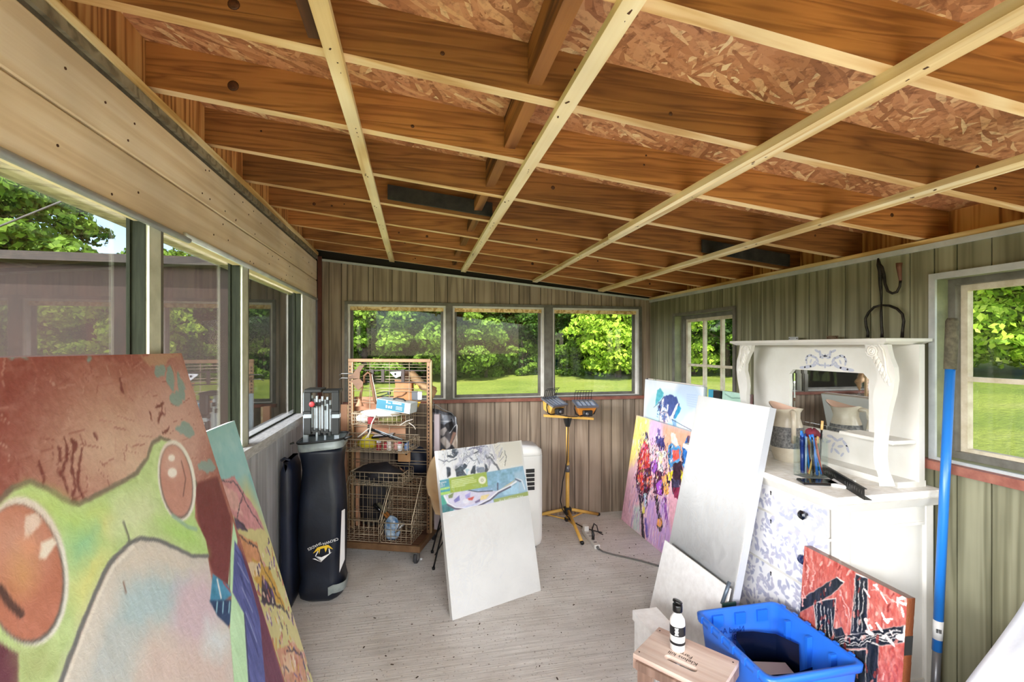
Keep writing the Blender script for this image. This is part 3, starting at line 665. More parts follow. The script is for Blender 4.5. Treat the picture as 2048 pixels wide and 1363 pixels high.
    def build(s, name, mat, thick, edge='#e8e6e0', parent=None, relief=0.):
        nx, ny = s.nx, s.ny; hgt = np.zeros((ny, nx))
        if relief: lum = s.img.mean(2); hgt = relief * (vnoise(ny, nx, (.012 / s.res, .006 / s.res), s.seed + 5, 3) - .5) + relief * .6 * (lum - lum.mean())
        P = s.P0 + s.gx[..., None] * s.U + s.gy[..., None] * s.V + hgt[..., None] * s.N
        ring = [(0, i) for i in range(nx)] + [(j, nx - 1) for j in range(1, ny)] + [(ny - 1, i) for i in range(nx - 2, -1, -1)] + [(j, 0) for j in range(ny - 2, 0, -1)]
        ri = np.array([j * nx + i for j, i in ring]); R = len(ring); flat = P.reshape(-1, 3)
        rimf = flat[ri].copy(); back = flat[ri] - s.N * thick
        V = np.vstack([flat, rimf, back]); nf = nx * ny
        ii, jj = np.meshgrid(np.arange(nx - 1), np.arange(ny - 1)); b0 = (jj * nx + ii).ravel()
        Q = np.stack([b0, b0 + 1, b0 + nx + 1, b0 + nx], 1); k = np.arange(R); k1 = (k + 1) % R
        S = np.stack([nf + k, nf + R + k, nf + R + k1, nf + k1], 1)
        c4 = [nf + R + ring.index(q) for q in ((0, 0), (ny - 1, 0), (ny - 1, nx - 1), (0, nx - 1))]
        lv = np.concatenate([Q.ravel(), S.ravel()]); npoly = len(Q) + R
        backloop = np.array([nf + R + i for i in range(R - 1, -1, -1)])
        me = bpy.data.meshes.new(name); me.vertices.add(len(V)); org = V[0].copy(); pm = None
        W = V - org
        me.vertices.foreach_set('co', W.ravel()); me.loops.add(len(lv) + R); me.loops.foreach_set('vertex_index', np.concatenate([lv, backloop]).astype(np.int32))
        me.polygons.add(npoly + 1); me.polygons.foreach_set('loop_start', np.append(np.arange(npoly) * 4, npoly * 4).astype(np.int32)); me.polygons.foreach_set('loop_total', np.append(np.full(npoly, 4), R).astype(np.int32))
        me.update(); me.validate()
        srgb = np.vstack([s.img.reshape(-1, 3), np.tile(c3(edge), (2 * R, 1))]); l_ = np.where(srgb <= .04045, srgb / 12.92, ((srgb + .055) / 1.055) ** 2.4)
        at = me.color_attributes.new('Col', 'FLOAT_COLOR', 'POINT'); at.data.foreach_set('color', np.hstack([l_, np.ones((len(l_), 1))]).ravel())
        me.materials.append(MATS[mat]); o = bpy.data.objects.new(name, me); COL.objects.link(o)
        if parent is not None: o.parent = parent; o.location = wloc(parent).inverted() @ Vector(org)
        else: o.location = Vector(org)
        return o
painted('paint_rough', .42, .16, 55); painted('paint_smooth', .35); painted('paint_matte', .7); painted('paint_thick', .3, .45, 40)
plain('canvas_white', '#e6e5e3', .35, 0, '#dedddb', 4); plain('canvas_side', '#b9bcc4', .5); plain('white_board', '#f5f4f2', .5, 0, '#e9e7e4', 30, .12)

def lettering(parent, txt, org, xd, yd, size, mat, name='lettering', lift=.0006, align='CENTER', spacing=1.):
    """flat printed characters as thin mesh, org = baseline anchor"""
    cu = bpy.data.curves.new('t', 'FONT'); cu.body = txt; cu.size = size; cu.align_x = align; cu.align_y = 'CENTER'; cu.resolution_u = 2; cu.space_line = .9; cu.space_character = spacing
    to = bpy.data.objects.new('t', cu); COL.objects.link(to); dg = bpy.context.evaluated_depsgraph_get(); me = bpy.data.meshes.new_from_object(to.evaluated_get(dg))
    xd = Vector(xd).normalized(); yd = Vector(yd).normalized(); n = xd.cross(yd); m = MB(); org = Vector(org) + n * lift
    m.add([org + xd * v.co.x + yd * v.co.y for v in me.vertices], [tuple(p.vertices) for p in me.polygons])
    bpy.data.objects.remove(to); bpy.data.curves.remove(cu)
    return obj(name, m, mat, parent)
plain('ink_black', '#141414', .6); plain('ink_brown', '#2a1c12', .7); plain('ink_white', '#f2f2f2', .5); plain('ink_grey', '#8a8fa4', .6); plain('ink_navy', '#0d2a66', .6)

# ------------------------------------------------------------------ frog painting, leaning on the left wall
za = 1.528; kx = .2806
def lean(x_top, z_top, k): return np.array([x_top + k * z_top, 0, 0]), np.array([-k, 0, 1.])    # floor line, up direction
P0 = np.array([-.78 + kx * za, .60, .002]); V = np.array([-kx, 0, 1.]); U = np.array([0, 1., 0])
L_ = za * math.hypot(1, kx)
fp = Paint(P0, U, V, 1.774 - .60, L_, .0042, '#a85a4c', 5)
cv = lambda x, y: (x * .4938, 690 + y * .4938)
fp.poly([(-400, 20), (760, 20), (760, 260), (200, 330), (-400, 700)], '#a04c42', cv, soft=.25, tex=.1)
fp.ell((470, 400), 260, 190, '#d9b49a', cv, soft=.22, a=.85); fp.ell((720, 330), 130, 240, '#d8a69a', cv, soft=.16, a=.8); fp.ell((600, 470), 130, 90, '#e2c4a4', cv, soft=.1, a=.7)
fp.ell((90, 250), 200, 160, '#8e3a34', cv, soft=.2, a=.7); fp.mottle(.2, .03, '#94443c'); fp.mottle(.2, (.012, .02), '#d6a596'); fp.mottle(.12, .006)
fp.ell((470, 400), 260, 180, '#dcb89e', cv, soft=.25, a=.55); fp.ell((700, 250), 120, 200, '#d9a99c', cv, soft=.16, a=.5)
fp.dabs(220, ['#d9ab98', '#e2bba8', '#8c3c36', '#c98a7a'], .018, .0016, (.3, .85, 1.17, 1.58), .5, 21, (.9, 2.4)); fp.dabs(120, ['#b06a5e', '#93443c', '#d09a8a'], .03, .002, (.3, 1.1, 1.17, 1.58), .5, 22, (-.4, .4))
for pts in ([(265, 380), (275, 450), (250, 520), (280, 600)], [(300, 390), (290, 480), (310, 560), (300, 640)], [(330, 420), (318, 520), (335, 620)], [(490, 140), (500, 190)], [(385, 360), (395, 390)], [(605, 270), (612, 300)], [(640, 260), (655, 230), (660, 280), (640, 310)], [(150, 480), (170, 540), (175, 590)], [(660, 350), (685, 330)], [(240, 420), (245, 470)]):
    fp.line(pts, .008, '#6b1f1f', cv, a=.75, wob=.03)
fp.poly([(560, 38), (735, 36), (640, 90), (600, 80)], '#c79a78', cv, wob=.03, a=.8)
for (x, y, a, b, r) in ((70, 46, 42, 14, 0), (365, 64, 14, 12, 0), (648, 105, 18, 30, .2), (690, 130, 14, 50, -.1), (712, 212, 30, 28, .3), (735, 170, 12, 60, -.25), (750, 340, 40, 24, .5), (838, 492, 36, 28, .4), (878, 588, 16, 34, 0), (895, 655, 16, 40, 0), (850, 610, 10, 26, .2)):
    fp.ell((x, y), a, b, '#7fa9a4', cv, rot=r, wob=.03, a=.85)
fp.poly([(790, 560), (880, 530), (935, 700), (928, 975), (862, 925), (842, 850), (800, 700)], '#7c2c30', cv, tex=.08, soft=.012)
fp.poly([(-300, 1120), (85, 1160), (80, 1380), (-300, 1380)], '#6e2e42', cv, tex=.06)
head = [(-300, 760), (-120, 700), (0, 640), (60, 585), (120, 565), (190, 590), (250, 635), (320, 652), (400, 615), (480, 572), (560, 525), (600, 460), (622, 400), (655, 383), (690, 392), (730, 430), (790, 560), (790, 700), (835, 790), (845, 852), (780, 852), (700, 812), (640, 787), (570, 778), (520, 800), (440, 880), (390, 985), (340, 1105), (290, 1235), (235, 1400), (70, 1400), (75, 1250), (0, 1200), (-300, 1100)]
fp.line(head[:17], .022, '#6f6b58', cv, a=.8, wob=.01)
fp.poly(head, '#bfe08c', cv, tex=.14, wob=.006)
for pts, col, a in (([(380, 690), (450, 700), (430, 880), (330, 1100), (300, 1000)], '#e6e47a', .8), ([(250, 700), (380, 720), (420, 800), (300, 900), (270, 780)], '#8fdd8c', .7), ([(470, 640), (600, 580), (650, 680), (560, 760), (450, 760)], '#dcebb4', .8), ([(300, 760), (380, 740), (370, 830), (320, 860)], '#82cfa0', .7), ([(100, 590), (200, 610), (330, 680), (420, 650), (300, 760), (180, 680)], '#c2ea6c', .8), ([(640, 700), (780, 720), (840, 840), (700, 800)], '#a6e45f', .7), ([(90, 1240), (180, 1220), (220, 1300), (90, 1390)], '#a7b56a', .8)):
    fp.poly(pts, col, cv, soft=.06, a=a, tex=.1, wob=.02)
belly = [(530, 802), (575, 786), (625, 788), (700, 818), (790, 855), (842, 858), (852, 920), (872, 1010), (930, 1150), (950, 1400), (238, 1400), (300, 1242), (350, 1112), (400, 992), (450, 885)]
fp.poly(belly, '#d3cdc4', cv, tex=.06)
for pts, col, a in (([(500, 960), (640, 920), (760, 950), (700, 1100), (560, 1180), (450, 1150)], '#a9cbd6', .9), ([(420, 1100), (560, 1180), (520, 1400), (300, 1400)], '#b9c8cc', .8), ([(720, 960), (840, 930), (900, 1100), (780, 1250), (690, 1150)], '#d6b6cc', .75), ([(600, 1180), (760, 1200), (920, 1250), (940, 1400), (560, 1400)], '#dcc0b8', .75), ([(840, 1120), (930, 1180), (900, 1250), (830, 1240)], '#d9e6ee', .9), ([(560, 800), (700, 830), (760, 880), (560, 900), (480, 920)], '#ddd3c2', .8), ([(380, 1040), (430, 960), (460, 1000), (380, 1200), (300, 1380), (260, 1380)], '#e2dcd2', .9)):
    fp.poly(pts, col, cv, soft=.07, a=a, tex=.1, wob=.03, dirn='v')
fp.dabs(90, ['#bfd6dc', '#a9c4cf', '#d8cfd4', '#cfc3ba', '#e3d9d2'], .035, .007, (.62, .12, 1.1, .62), .5, 8, (.7, 1.5))
fp.line([(235, 1400), (290, 1240), (342, 1108), (392, 988), (442, 882), (520, 803), (570, 780), (640, 789), (700, 814), (780, 853), (843, 854)], .011, '#6d7072', cv, wob=.006)
fp.line([(500, 715), (520, 770), (525, 800)], .006, '#6a6f62', cv); fp.line([(500, 960), (510, 1000)], .005, '#8d6d60', cv)
fp.line([(260, 1380), (312, 1240), (362, 1110), (412, 990), (460, 895), (540, 815)], .008, '#efe9dd', cv, a=.8)
# eyes
fp.ell((105, 915), 172, 305, '#eef0e4', cv, rot=-.12); fp.ell((95, 925), 165, 285, '#5e5a58', cv, rot=-.12); fp.ell((92, 920), 160, 277, '#cb7458', cv, rot=-.12, tex=.1)
fp.ell((70, 800), 120, 120, '#dca088', cv, soft=.08, a=.8); fp.ell((90, 925), 40, 70, '#e2a25c', cv, soft=.06, a=.8)
fp.poly([(105, 690), (150, 682), (180, 725), (130, 770), (100, 795)], '#f1d4c2', cv, wob=.02); fp.poly([(165, 800), (215, 778), (230, 800), (185, 865), (158, 862)], '#f6ead8', cv); fp.poly([(70, 790), (130, 770), (160, 820), (110, 860)], '#ee9a72', cv, a=.7, soft=.02)
fp.line([(0, 985), (40, 1045), (85, 1088)], .014, '#57342e', cv)
fp.ell((716, 548), 76, 166, '#f0f0e4', cv, rot=-.13); fp.ell((714, 552), 66, 152, '#7c6660', cv, rot=-.13); fp.ell((714, 548), 62, 146, '#cf8d7c', cv, rot=-.13, tex=.06)
fp.ell((700, 470), 42, 60, '#dfac9c', cv, soft=.04, a=.8); fp.ell((695, 456), 14, 14, '#f8efe4', cv); fp.ell((698, 516), 19, 20, '#fbf4ea', cv)
fp.line([(735, 470), (752, 540), (742, 610)], .005, '#7d4c48', cv)
fp.line([(700, 690), (760, 735), (795, 745)], .012, '#8fc0a4', cv, a=.8)
# right strip: feathers
fp.poly([(862, 925), (930, 975), (940, 1010), (900, 1040), (850, 1040)], '#2f8fc0', cv, tex=.2); fp.poly([(848, 1032), (962, 1030), (952, 1090), (925, 1138), (880, 1095)], '#15386f', cv, tex=.15)
for x in (880, 905, 930): fp.line([(x, 1040), (x - 3, 1080)], .006, '#8fd0ea', cv)
fp.line([(880, 950), (895, 1020)], .008, '#e7eef2', cv); fp.line([(905, 960), (940, 1005)], .006, '#b23c48', cv)
fp.poly([(945, 715), (962, 790), (942, 1000), (990, 1085), (1010, 1400), (950, 1400), (930, 1150), (938, 1010), (924, 962)], '#bdf0b8', cv, tex=.12, dirn='v')
fp.poly([(950, 790), (990, 860), (1015, 960), (1052, 1100), (1072, 1250), (1078, 1400), (1008, 1400), (988, 1085), (942, 1000)], '#4a56a8', cv, tex=.25, dirn='v')
for k in range(7): fp.line([(955 + k * 8, 830 + 50 * k), (1000 + k * 8, 900 + 60 * k)], .004, '#9aa6de' if k % 2 else '#2b2f78', cv)
fp.poly([(965, 800), (1000, 880), (1040, 1000), (1160, 1400), (1078, 1400), (1052, 1100), (1015, 960)], '#6b2a4a', cv, tex=.1, dirn='v')
fp.line([(990, 1090), (1012, 1380)], .004, '#1f2430', cv); fp.line([(935, 720), (930, 985)], .004, '#4a1a20', cv)
fp.pale(.16, .06); o = fp.build('frog_painting', 'paint_rough', .02, '#6e3a34', relief=.0007); tag(o, 'large painting of a green frog with coral eyes leaning on the left wall', 'painting')

# ------------------------------------------------------------------ horse painting behind it
zt = 1.227; k2 = .2712
P0 = np.array([-.78 + k2 * zt, 1.28, .002])
hp = Paint(P0, (0, 1, 0), (-k2, 0, 1), 2.245 - 1.28, zt * math.hypot(1, k2), .005, '#93d6d6', 9)
hp.mottle(.35, .08, '#c6ece8'); hp.mottle(.3, .05, '#6cc0c6')
hp.poly([(830, 700), (1000, 560), (1120, 800), (1330, 1400), (830, 1400)], '#e3dc92', cv, soft=.1, tex=.08)
for pts, col in (([(885, 545), (950, 530), (985, 590), (1040, 670), (1068, 745), (1000, 742), (940, 690)], '#e39aa0'), ([(900, 560), (960, 600), (985, 690), (930, 660)], '#f0b8b0'), ([(960, 755), (1040, 800), (1072, 900), (1040, 960), (990, 870)], '#e8a070'), ([(1020, 860), (1090, 900), (1130, 1000), (1160, 1075), (1080, 1010), (1030, 950)], '#e2b04a'), ([(1060, 930), (1110, 1000), (1120, 1060), (1060, 1040)], '#4a4050'), ([(1120, 1230), (1190, 1200), (1230, 1260), (1245, 1363), (1160, 1380)], '#e0a07c'), ([(1140, 1250), (1190, 1240), (1200, 1320), (1160, 1330)], '#f2c8a0'), ([(950, 700), (985, 720), (1000, 750), (955, 740)], '#5b4a6c'), ([(1000, 880), (1060, 880), (1050, 940), (1000, 930)], '#fbe2b4')):
    hp.poly(pts, col, cv, tex=.2, wob=.02)
hp.dabs(260, ['#e8a0a0', '#f2d2c0', '#5a4a60', '#e2b04a', '#fff4e0', '#c86c5c', '#7c5aa0'], .02, .006, (.42, .02, .965, .72), .85, 4, (.6, 2.2))
for pts in ([(890, 540), (960, 560), (1000, 640), (1060, 740)], [(960, 760), (1040, 820), (1070, 900), (1150, 1070)], [(985, 590), (960, 700), (1000, 745)], [(1160, 1230), (1225, 1250), (1245, 1350)], [(1055, 1040), (1110, 1050), (1165, 1080)]): hp.line(pts, .006, '#3f3a48', cv, wob=.03)
hp.pale(.08, .08); o = hp.build('horse_painting', 'paint_smooth', .03, '#f4f2ec'); tag(o, 'aqua and yellow painting of horses half hidden behind the frog painting', 'painting')

# ------------------------------------------------------------------ galloping horses canvas by the back right corner
P0 = np.array([1.81, 3.905, .002]); kk = .16
rp = Paint(P0, (0, -1, 0), (kk, 0, 1), .90, .944, .004, '#e8bcc4', 12)
cr_ = lambda x, y: (1240 + .2128 * x, 820 + .2128 * y)
rp.poly([(120, 40), (300, 60), (280, 300), (60, 560), (20, 700)], '#f2dd7c', cr_, soft=.08, tex=.1); rp.poly([(280, 90), (420, 110), (400, 330), (260, 300)], '#dcb8e2', cr_, soft=.06, tex=.12)
rp.poly([(400, 130), (700, 200), (660, 520), (400, 420)], '#f0a88c', cr_, soft=.08, tex=.1); rp.poly([(0, 850), (150, 560), (190, 1180), (0, 1040)], '#e6b4c8', cr_, soft=.05, tex=.15); rp.poly([(130, 900), (190, 900), (190, 1160), (120, 1120)], '#bfe0d4', cr_, soft=.04, a=.8)
rp.poly([(240, 850), (460, 800), (520, 1000), (480, 1260), (420, 1363), (260, 1230)], '#c9a2d8', cr_, soft=.06, tex=.2, dirn='v'); rp.poly([(430, 800), (620, 760), (560, 1000), (490, 1240)], '#eab0c0', cr_, soft=.05, tex=.15)
rp.mottle(.12, (.06, .012))
SH = [([(200, 340), (230, 280), (260, 320), (280, 480), (290, 560), (230, 600), (170, 590), (165, 480)], '#c83c3c'), ([(235, 200), (262, 210), (262, 270), (238, 270)], '#3b2f52'), ([(175, 560), (290, 540), (300, 640), (270, 800), (230, 800), (200, 790), (160, 760), (150, 620)], '#5a1f36'), ([(180, 590), (215, 590), (225, 740), (195, 770), (165, 640)], '#e04a44'), ([(250, 640), (300, 610), (290, 690), (255, 720)], '#ee7a50'),
      ([(340, 240), (360, 250), (410, 250), (425, 330), (410, 380), (365, 385), (350, 330)], '#3c3a78'), ([(350, 170), (380, 180), (372, 250), (355, 270)], '#6d5a96'), ([(405, 240), (420, 245), (415, 300)], '#3a2f58'), ([(325, 390), (370, 385), (440, 380), (430, 440), (350, 440)], '#f2ece4'), ([(370, 400), (400, 400), (395, 500), (372, 520)], '#f6e6b8'), ([(290, 480), (350, 450), (350, 560), (320, 600), (290, 560)], '#a45ac0'), ([(360, 500), (395, 490), (410, 560), (380, 600), (360, 570)], '#fdf6ea'), ([(340, 560), (430, 590), (420, 690), (400, 800), (330, 790), (310, 690)], '#5a2a4c'), ([(340, 690), (390, 650), (395, 790), (350, 790)], '#b05ad0'), ([(390, 620), (450, 600), (460, 780), (420, 810)], '#f2b45c'),
      ([(450, 340), (490, 300), (520, 340), (555, 330), (570, 400), (560, 560), (480, 560), (450, 460)], '#4a90c4'), ([(480, 210), (520, 230), (560, 330), (540, 340), (480, 290)], '#f4dccb'), ([(490, 380), (550, 360), (560, 460), (500, 470)], '#e8584c'), ([(500, 490), (580, 480), (590, 560), (570, 700), (500, 700), (490, 600)], '#3a2436'), ([(455, 580), (500, 570), (480, 680), (455, 640)], '#f2e03c'), ([(570, 570), (610, 580), (595, 690), (575, 680)], '#f0da3c'), ([(480, 640), (560, 660), (570, 760), (500, 790)], '#45405c'), ([(500, 720), (585, 720), (580, 830), (510, 830)], '#8c2c4c'),
      ([(585, 360), (620, 260), (640, 240), (640, 330), (650, 420), (640, 520), (600, 560), (585, 480)], '#2f74c0'), ([(630, 240), (665, 250), (665, 360), (640, 360)], '#6c5064'), ([(600, 500), (640, 500), (630, 600)], '#9fd4e8'),
      ([(175, 790), (225, 800), (220, 1000), (232, 1210), (205, 1200), (195, 1000)], '#2e2838'), ([(200, 870), (228, 860), (232, 960), (205, 980)], '#f0e46c'), ([(222, 780), (250, 780), (240, 960)], '#a8e0f0'), ([(318, 800), (350, 800), (380, 980), (405, 1080), (375, 1140), (340, 1090), (355, 1000)], '#2e2636'), ([(350, 1010), (385, 1010), (398, 1070), (370, 1100), (345, 1070)], '#efa050'), ([(225, 1000), (245, 1010), (270, 1210), (245, 1200)], '#6c5ab0'), ([(440, 640), (470, 660), (465, 720), (440, 700)], '#3a2f40'), ([(410, 820), (432, 830), (450, 1060), (430, 1100)], '#8a4aa0'), ([(545, 880), (570, 850), (530, 1080), (500, 1180)], '#e08a50')]
for pts, col in SH: rp.poly(pts, col, cr_, tex=.28, wob=.03)
rp.dabs(420, ['#2e2434', '#3c2c58', '#f4ece4', '#e04a44', '#f2c83c', '#4a90c4', '#b05ad0', '#6a2a4a', '#e8a0b0'], .013, .0035, (.14, .33, .70, .78), .85, 6, (1.0, 2.2))
rp.dabs(160, ['#b890d0', '#f0d0dc', '#9a86c0', '#e6a8b8', '#fff0f4'], .05, .005, (.1, .02, .75, .36), .6, 7, (1.35, 1.75)); rp.dabs(60, ['#f6e6a0', '#f4c8a0', '#e8d0ea'], .03, .008, (.0, .5, .3, .94), .6, 8, (1.0, 2.0))
for pts in ([(200, 340), (175, 480), (160, 600), (170, 760), (200, 880), (215, 1200)], [(265, 300), (290, 480), (280, 620), (265, 780), (230, 960)], [(345, 250), (330, 390), (350, 520), (320, 640), (325, 800), (360, 980), (400, 1090)], [(425, 330), (440, 440), (430, 590), (465, 700)], [(480, 300), (455, 460), (480, 620), (500, 720)], [(560, 330), (590, 480), (570, 640), (580, 760)], [(640, 250), (590, 400), (600, 560)], [(235, 200), (262, 230), (240, 280)], [(380, 500), (405, 560), (380, 610)], [(520, 500), (530, 640), (520, 760)], [(250, 640), (240, 760), (255, 900)]): rp.line(pts, .0065, '#262030', cr_, wob=.04)
rp.dabs(170, ['#241e2c', '#31253e', '#4a1c30'], .016, .004, (.13, .30, .66, .80), .9, 26, (1.1, 2.1)); rp.dabs(60, ['#fbf4ec', '#f6e8f0'], .014, .004, (.13, .36, .66, .86), .9, 27, (1.0, 2.2)); o = rp.build('racehorse_painting', 'paint_smooth', .035, '#f2e9e6'); tag(o, 'colourful canvas of galloping racehorses and jockeys leaning in the back corner', 'painting')

# jockey canvas and its neighbours leaning on the right wall
def wallcanvas(yf, yn, zt, xt, k, base, th=.035, res=.005, seed=1): return Paint((xt - k * zt, yf, .002), (0, -1, 0), (k, 0, 1), yf - yn, zt * math.hypot(1, k), res, base, seed)
jp = wallcanvas(3.99, 3.09, 1.252, 2.09, .05, '#eef3f6', seed=15)
cj = lambda x, y: (1230 + .16137 * x, 740 + .16137 * y)
jp.mottle(.5, .15, '#dfeaf4'); jp.ell((900, 330), 160, 200, '#c4d8ee', cj, soft=.06, a=.9); jp.ell((640, 500), 260, 240, '#c8eef2', cj, soft=.06, a=.8)
for pts, col in (([(500, 440), (520, 250), (560, 225), (605, 280), (600, 320), (540, 400)], '#5cb8c4'), ([(600, 330), (680, 300), (760, 330), (800, 420), (790, 520), (740, 600), (660, 560), (560, 530), (530, 450)], '#4a5c98'), ([(780, 430), (820, 470), (760, 590), (730, 600)], '#3a9ac4'), ([(530, 450), (570, 400), (580, 470), (560, 520)], '#3c3f6a'), ([(580, 360), (610, 340), (600, 450), (640, 470), (650, 420), (665, 430), (650, 520), (570, 520)], '#f2eef0'), ([(560, 520), (650, 510), (680, 600), (640, 670), (550, 670)], '#ecdfe2'), ([(680, 600), (750, 440), (790, 380), (770, 460), (700, 640)], '#f6f2f2'), ([(590, 560), (630, 560), (620, 640), (600, 640)], '#8a6e90'), ([(700, 600), (760, 620), (760, 700), (720, 690)], '#8cb4d8')): jp.poly(pts, col, cj, tex=.16, wob=.02)
jp.dabs(70, ['#3c4a80', '#7c94c8', '#2f6ea8', '#a0b4dc'], .014, .005, (.24, .93, .42, 1.08), .8, 3)
for pts, wd in (([(700, 605), (830, 680), (975, 755)], .005), ([(560, 530), (600, 510), (650, 520), (690, 620)], .004), ([(480, 460), (560, 390), (610, 320)], .004), ([(550, 540), (545, 660)], .004)): jp.line(pts, wd, '#34304c', cj)
for k in range(6): jp.line([(890, 300 + 26 * k), (1010, 310 + 30 * k)], .006, '#a8c0e4', cj, a=.6)
o = jp.build('jockey_painting', 'paint_smooth', .03, '#fbfbfa'); tag(o, 'pale canvas of a blue jockey and horse head behind the racehorse canvas', 'painting')
P_ = wallcanvas(4.085, 3.2, 1.255, 2.15, .03, '#e8dcd0', seed=21); P_.dabs(240, ['#8c5aa0', '#3c3440', '#f0e4d0', '#d8a0a0', '#6c8a5a', '#fffaf0'], .03, .01, (0, .6, .2, 1.25), .9, 5, (.8, 2.2))
o = P_.build('stacked_painting', 'paint_smooth', .025, '#ffffff'); tag(o, 'mostly hidden purple and cream canvas behind the jockey canvas', 'painting')
P_ = wallcanvas(3.075, 3.01, 1.238, 2.12, .04, '#3f97b4', seed=22); o = P_.build('teal_canvas', 'paint_smooth', .04, '#f4f4f2'); tag(o, 'teal edged narrow canvas between jockey canvas and black frame', 'canvas')
P_ = wallcanvas(3.005, 2.935, 1.236, 2.11, .04, '#2a2628', seed=23); o = P_.build('black_canvas', 'paint_smooth', .05, '#1d1a1c'); tag(o, 'narrow black framed panel between teal and mint canvases', 'canvas')
P_ = wallcanvas(2.93, 2.66, 1.24, 2.13, .04, '#b4d6c6', seed=24); P_.mottle(.5, .05, '#9cc4b0'); P_.dabs(16, ['#20242a', '#3c464c'], .02, .008, (.16, 1.1, .25, 1.17), 1, 4); P_.line([(.03, 1.22), (.1, 1.2), (.26, 1.215)], .004, '#4c6c60', metric=True)
o = P_.build('mint_painting', 'paint_smooth', .03, '#fbfbfa'); tag(o, 'mint green canvas with black marks behind the dresser hutch bracket', 'painting')
P_ = wallcanvas(2.645, 2.40, 1.235, 2.186, .006, '#c2586c', seed=25); P_.mottle(.5, .04, '#d88a94'); o = P_.build('pink_painting', 'paint_smooth', .008, '#e8d8c0'); tag(o, 'rose pink canvas showing behind the hutch, against the right wall', 'painting')

# ------------------------------------------------------------------ big blank canvas and board before the dresser
kb = .2223; zb_ = 1.262
P0 = np.array([1.382, 2.51, .0]); e = thing('blank_canvas', 'tall blank white canvas in plastic wrap leaning on the dresser', 'canvas', (1.5, 2.2, 0))
N_ = np.array([1, 0, -kb]) / math.hypot(1, kb)
def slab(P0, U, V, w, h, th):   # V up, thickness goes behind
    U = np.array(U, float) / np.linalg.norm(U); V = np.array(V, float) / np.linalg.norm(V); N = np.cross(U, V); P0 = np.array(P0, float)
    f = [P0, P0 + U * w, P0 + U * w + V * h, P0 + V * h]; b = [p - N * th for p in f]
    m = MB(); m.add(f + b, [(0, 1, 2, 3), (7, 6, 5, 4), (0, 4, 5, 1), (1, 5, 6, 2), (2, 6, 7, 3), (3, 7, 4, 0)]); return m
obj('canvas', slab(P0, (0, -1, 0), (kb, 0, 1), .575, zb_ * math.hypot(1, kb), .036), 'canvas_white', e)
wr = newmat('clear_wrap')[0]; t = wr.node_tree; b = t.nodes['Principled BSDF']; t.nodes.remove(b); trn = nd(t, 'ShaderNodeBsdfTransparent'); gls = nd(t, 'ShaderNodeBsdfGlossy', Roughness=.08); lw = nd(t, 'ShaderNodeLayerWeight', Blend=.4); ms = nd(t, 'ShaderNodeMixShader'); K = t.links.new
mpp = coords(t, rand=False); nn = nd(t, 'ShaderNodeTexNoise', Scale=9., Detail=3., Distortion=1.2); K(mpp.outputs[0], nn.inputs['Vector']); bb = nd(t, 'ShaderNodeBump', Strength=.35, Distance=.02); K(nn.outputs['Fac'], bb.inputs['Height']); K(bb.outputs[0], gls.inputs['Normal']); K(lw.outputs['Fresnel'], ms.inputs[0]); K(trn.outputs[0], ms.inputs[1]); K(gls.outputs[0], ms.inputs[2]); K(ms.outputs[0], t.nodes['Material Output'].inputs['Surface'])
def wrap_mesh(P0, U, V, w, h, amp, seed, n=26):
    U = np.array(U, float) / np.linalg.norm(U); V = np.array(V, float) / np.linalg.norm(V); N = np.cross(U, V); P0 = np.array(P0, float); m = MB(); vs_ = []
    for j in range(n + 1):
        for i in range(n + 1):
            a = mnoise.noise(Vector((i * .35 + seed, j * .18, seed))); vs_.append(P0 + U * w * i / n + V * h * j / n + N * (.003 + amp * abs(a)))
    m.add(vs_, [(j * (n + 1) + i, j * (n + 1) + i + 1, (j + 1) * (n + 1) + i + 1, (j + 1) * (n + 1) + i) for j in range(n) for i in range(n)], True); return m
obj('plastic_wrap', wrap_mesh(P0, (0, -1, 0), (kb, 0, 1), .575, zb_ * math.hypot(1, kb), .003, 3.), 'clear_wrap', e)
m = slab(P0 + np.array([0, -.576, 0]) , (1, 0, -kb), (kb, 0, 1), .037, zb_ * math.hypot(1, kb), .001); obj('taped_side', m, 'canvas_side', e)
P0b = np.array([1.314, 2.475, .0]); kb2 = .25
o = obj('white_board', slab(P0b, (.02, -1, 0), (kb2, 0, 1), .56, .44, .008), 'white_board'); tag(o, 'small paint-flecked white board leaning against the tall blank canvas', 'board')
plain('steel_blue', '#5d6874', .4, .4); plain('comb_green', '#1f3a34', .5)
T = onY(1459, 1163, 1.90); Bq = onY(1444, 1207, 1.90); e = thing('scraper_comb', 'grey handled comb tool standing behind the blue bin', 'tool', Bq)
m = MB(); m.tube([T, Bq], .009, 6); obj('handle', m, 'steel_blue', e)
m = MB(); m.box((Bq[0] - .01, Bq[1] - .02, Bq[2] - .02), (Bq[0] + .06, Bq[1] - .012, Bq[2] + .012)); obj('comb', m, 'comb_green', e)

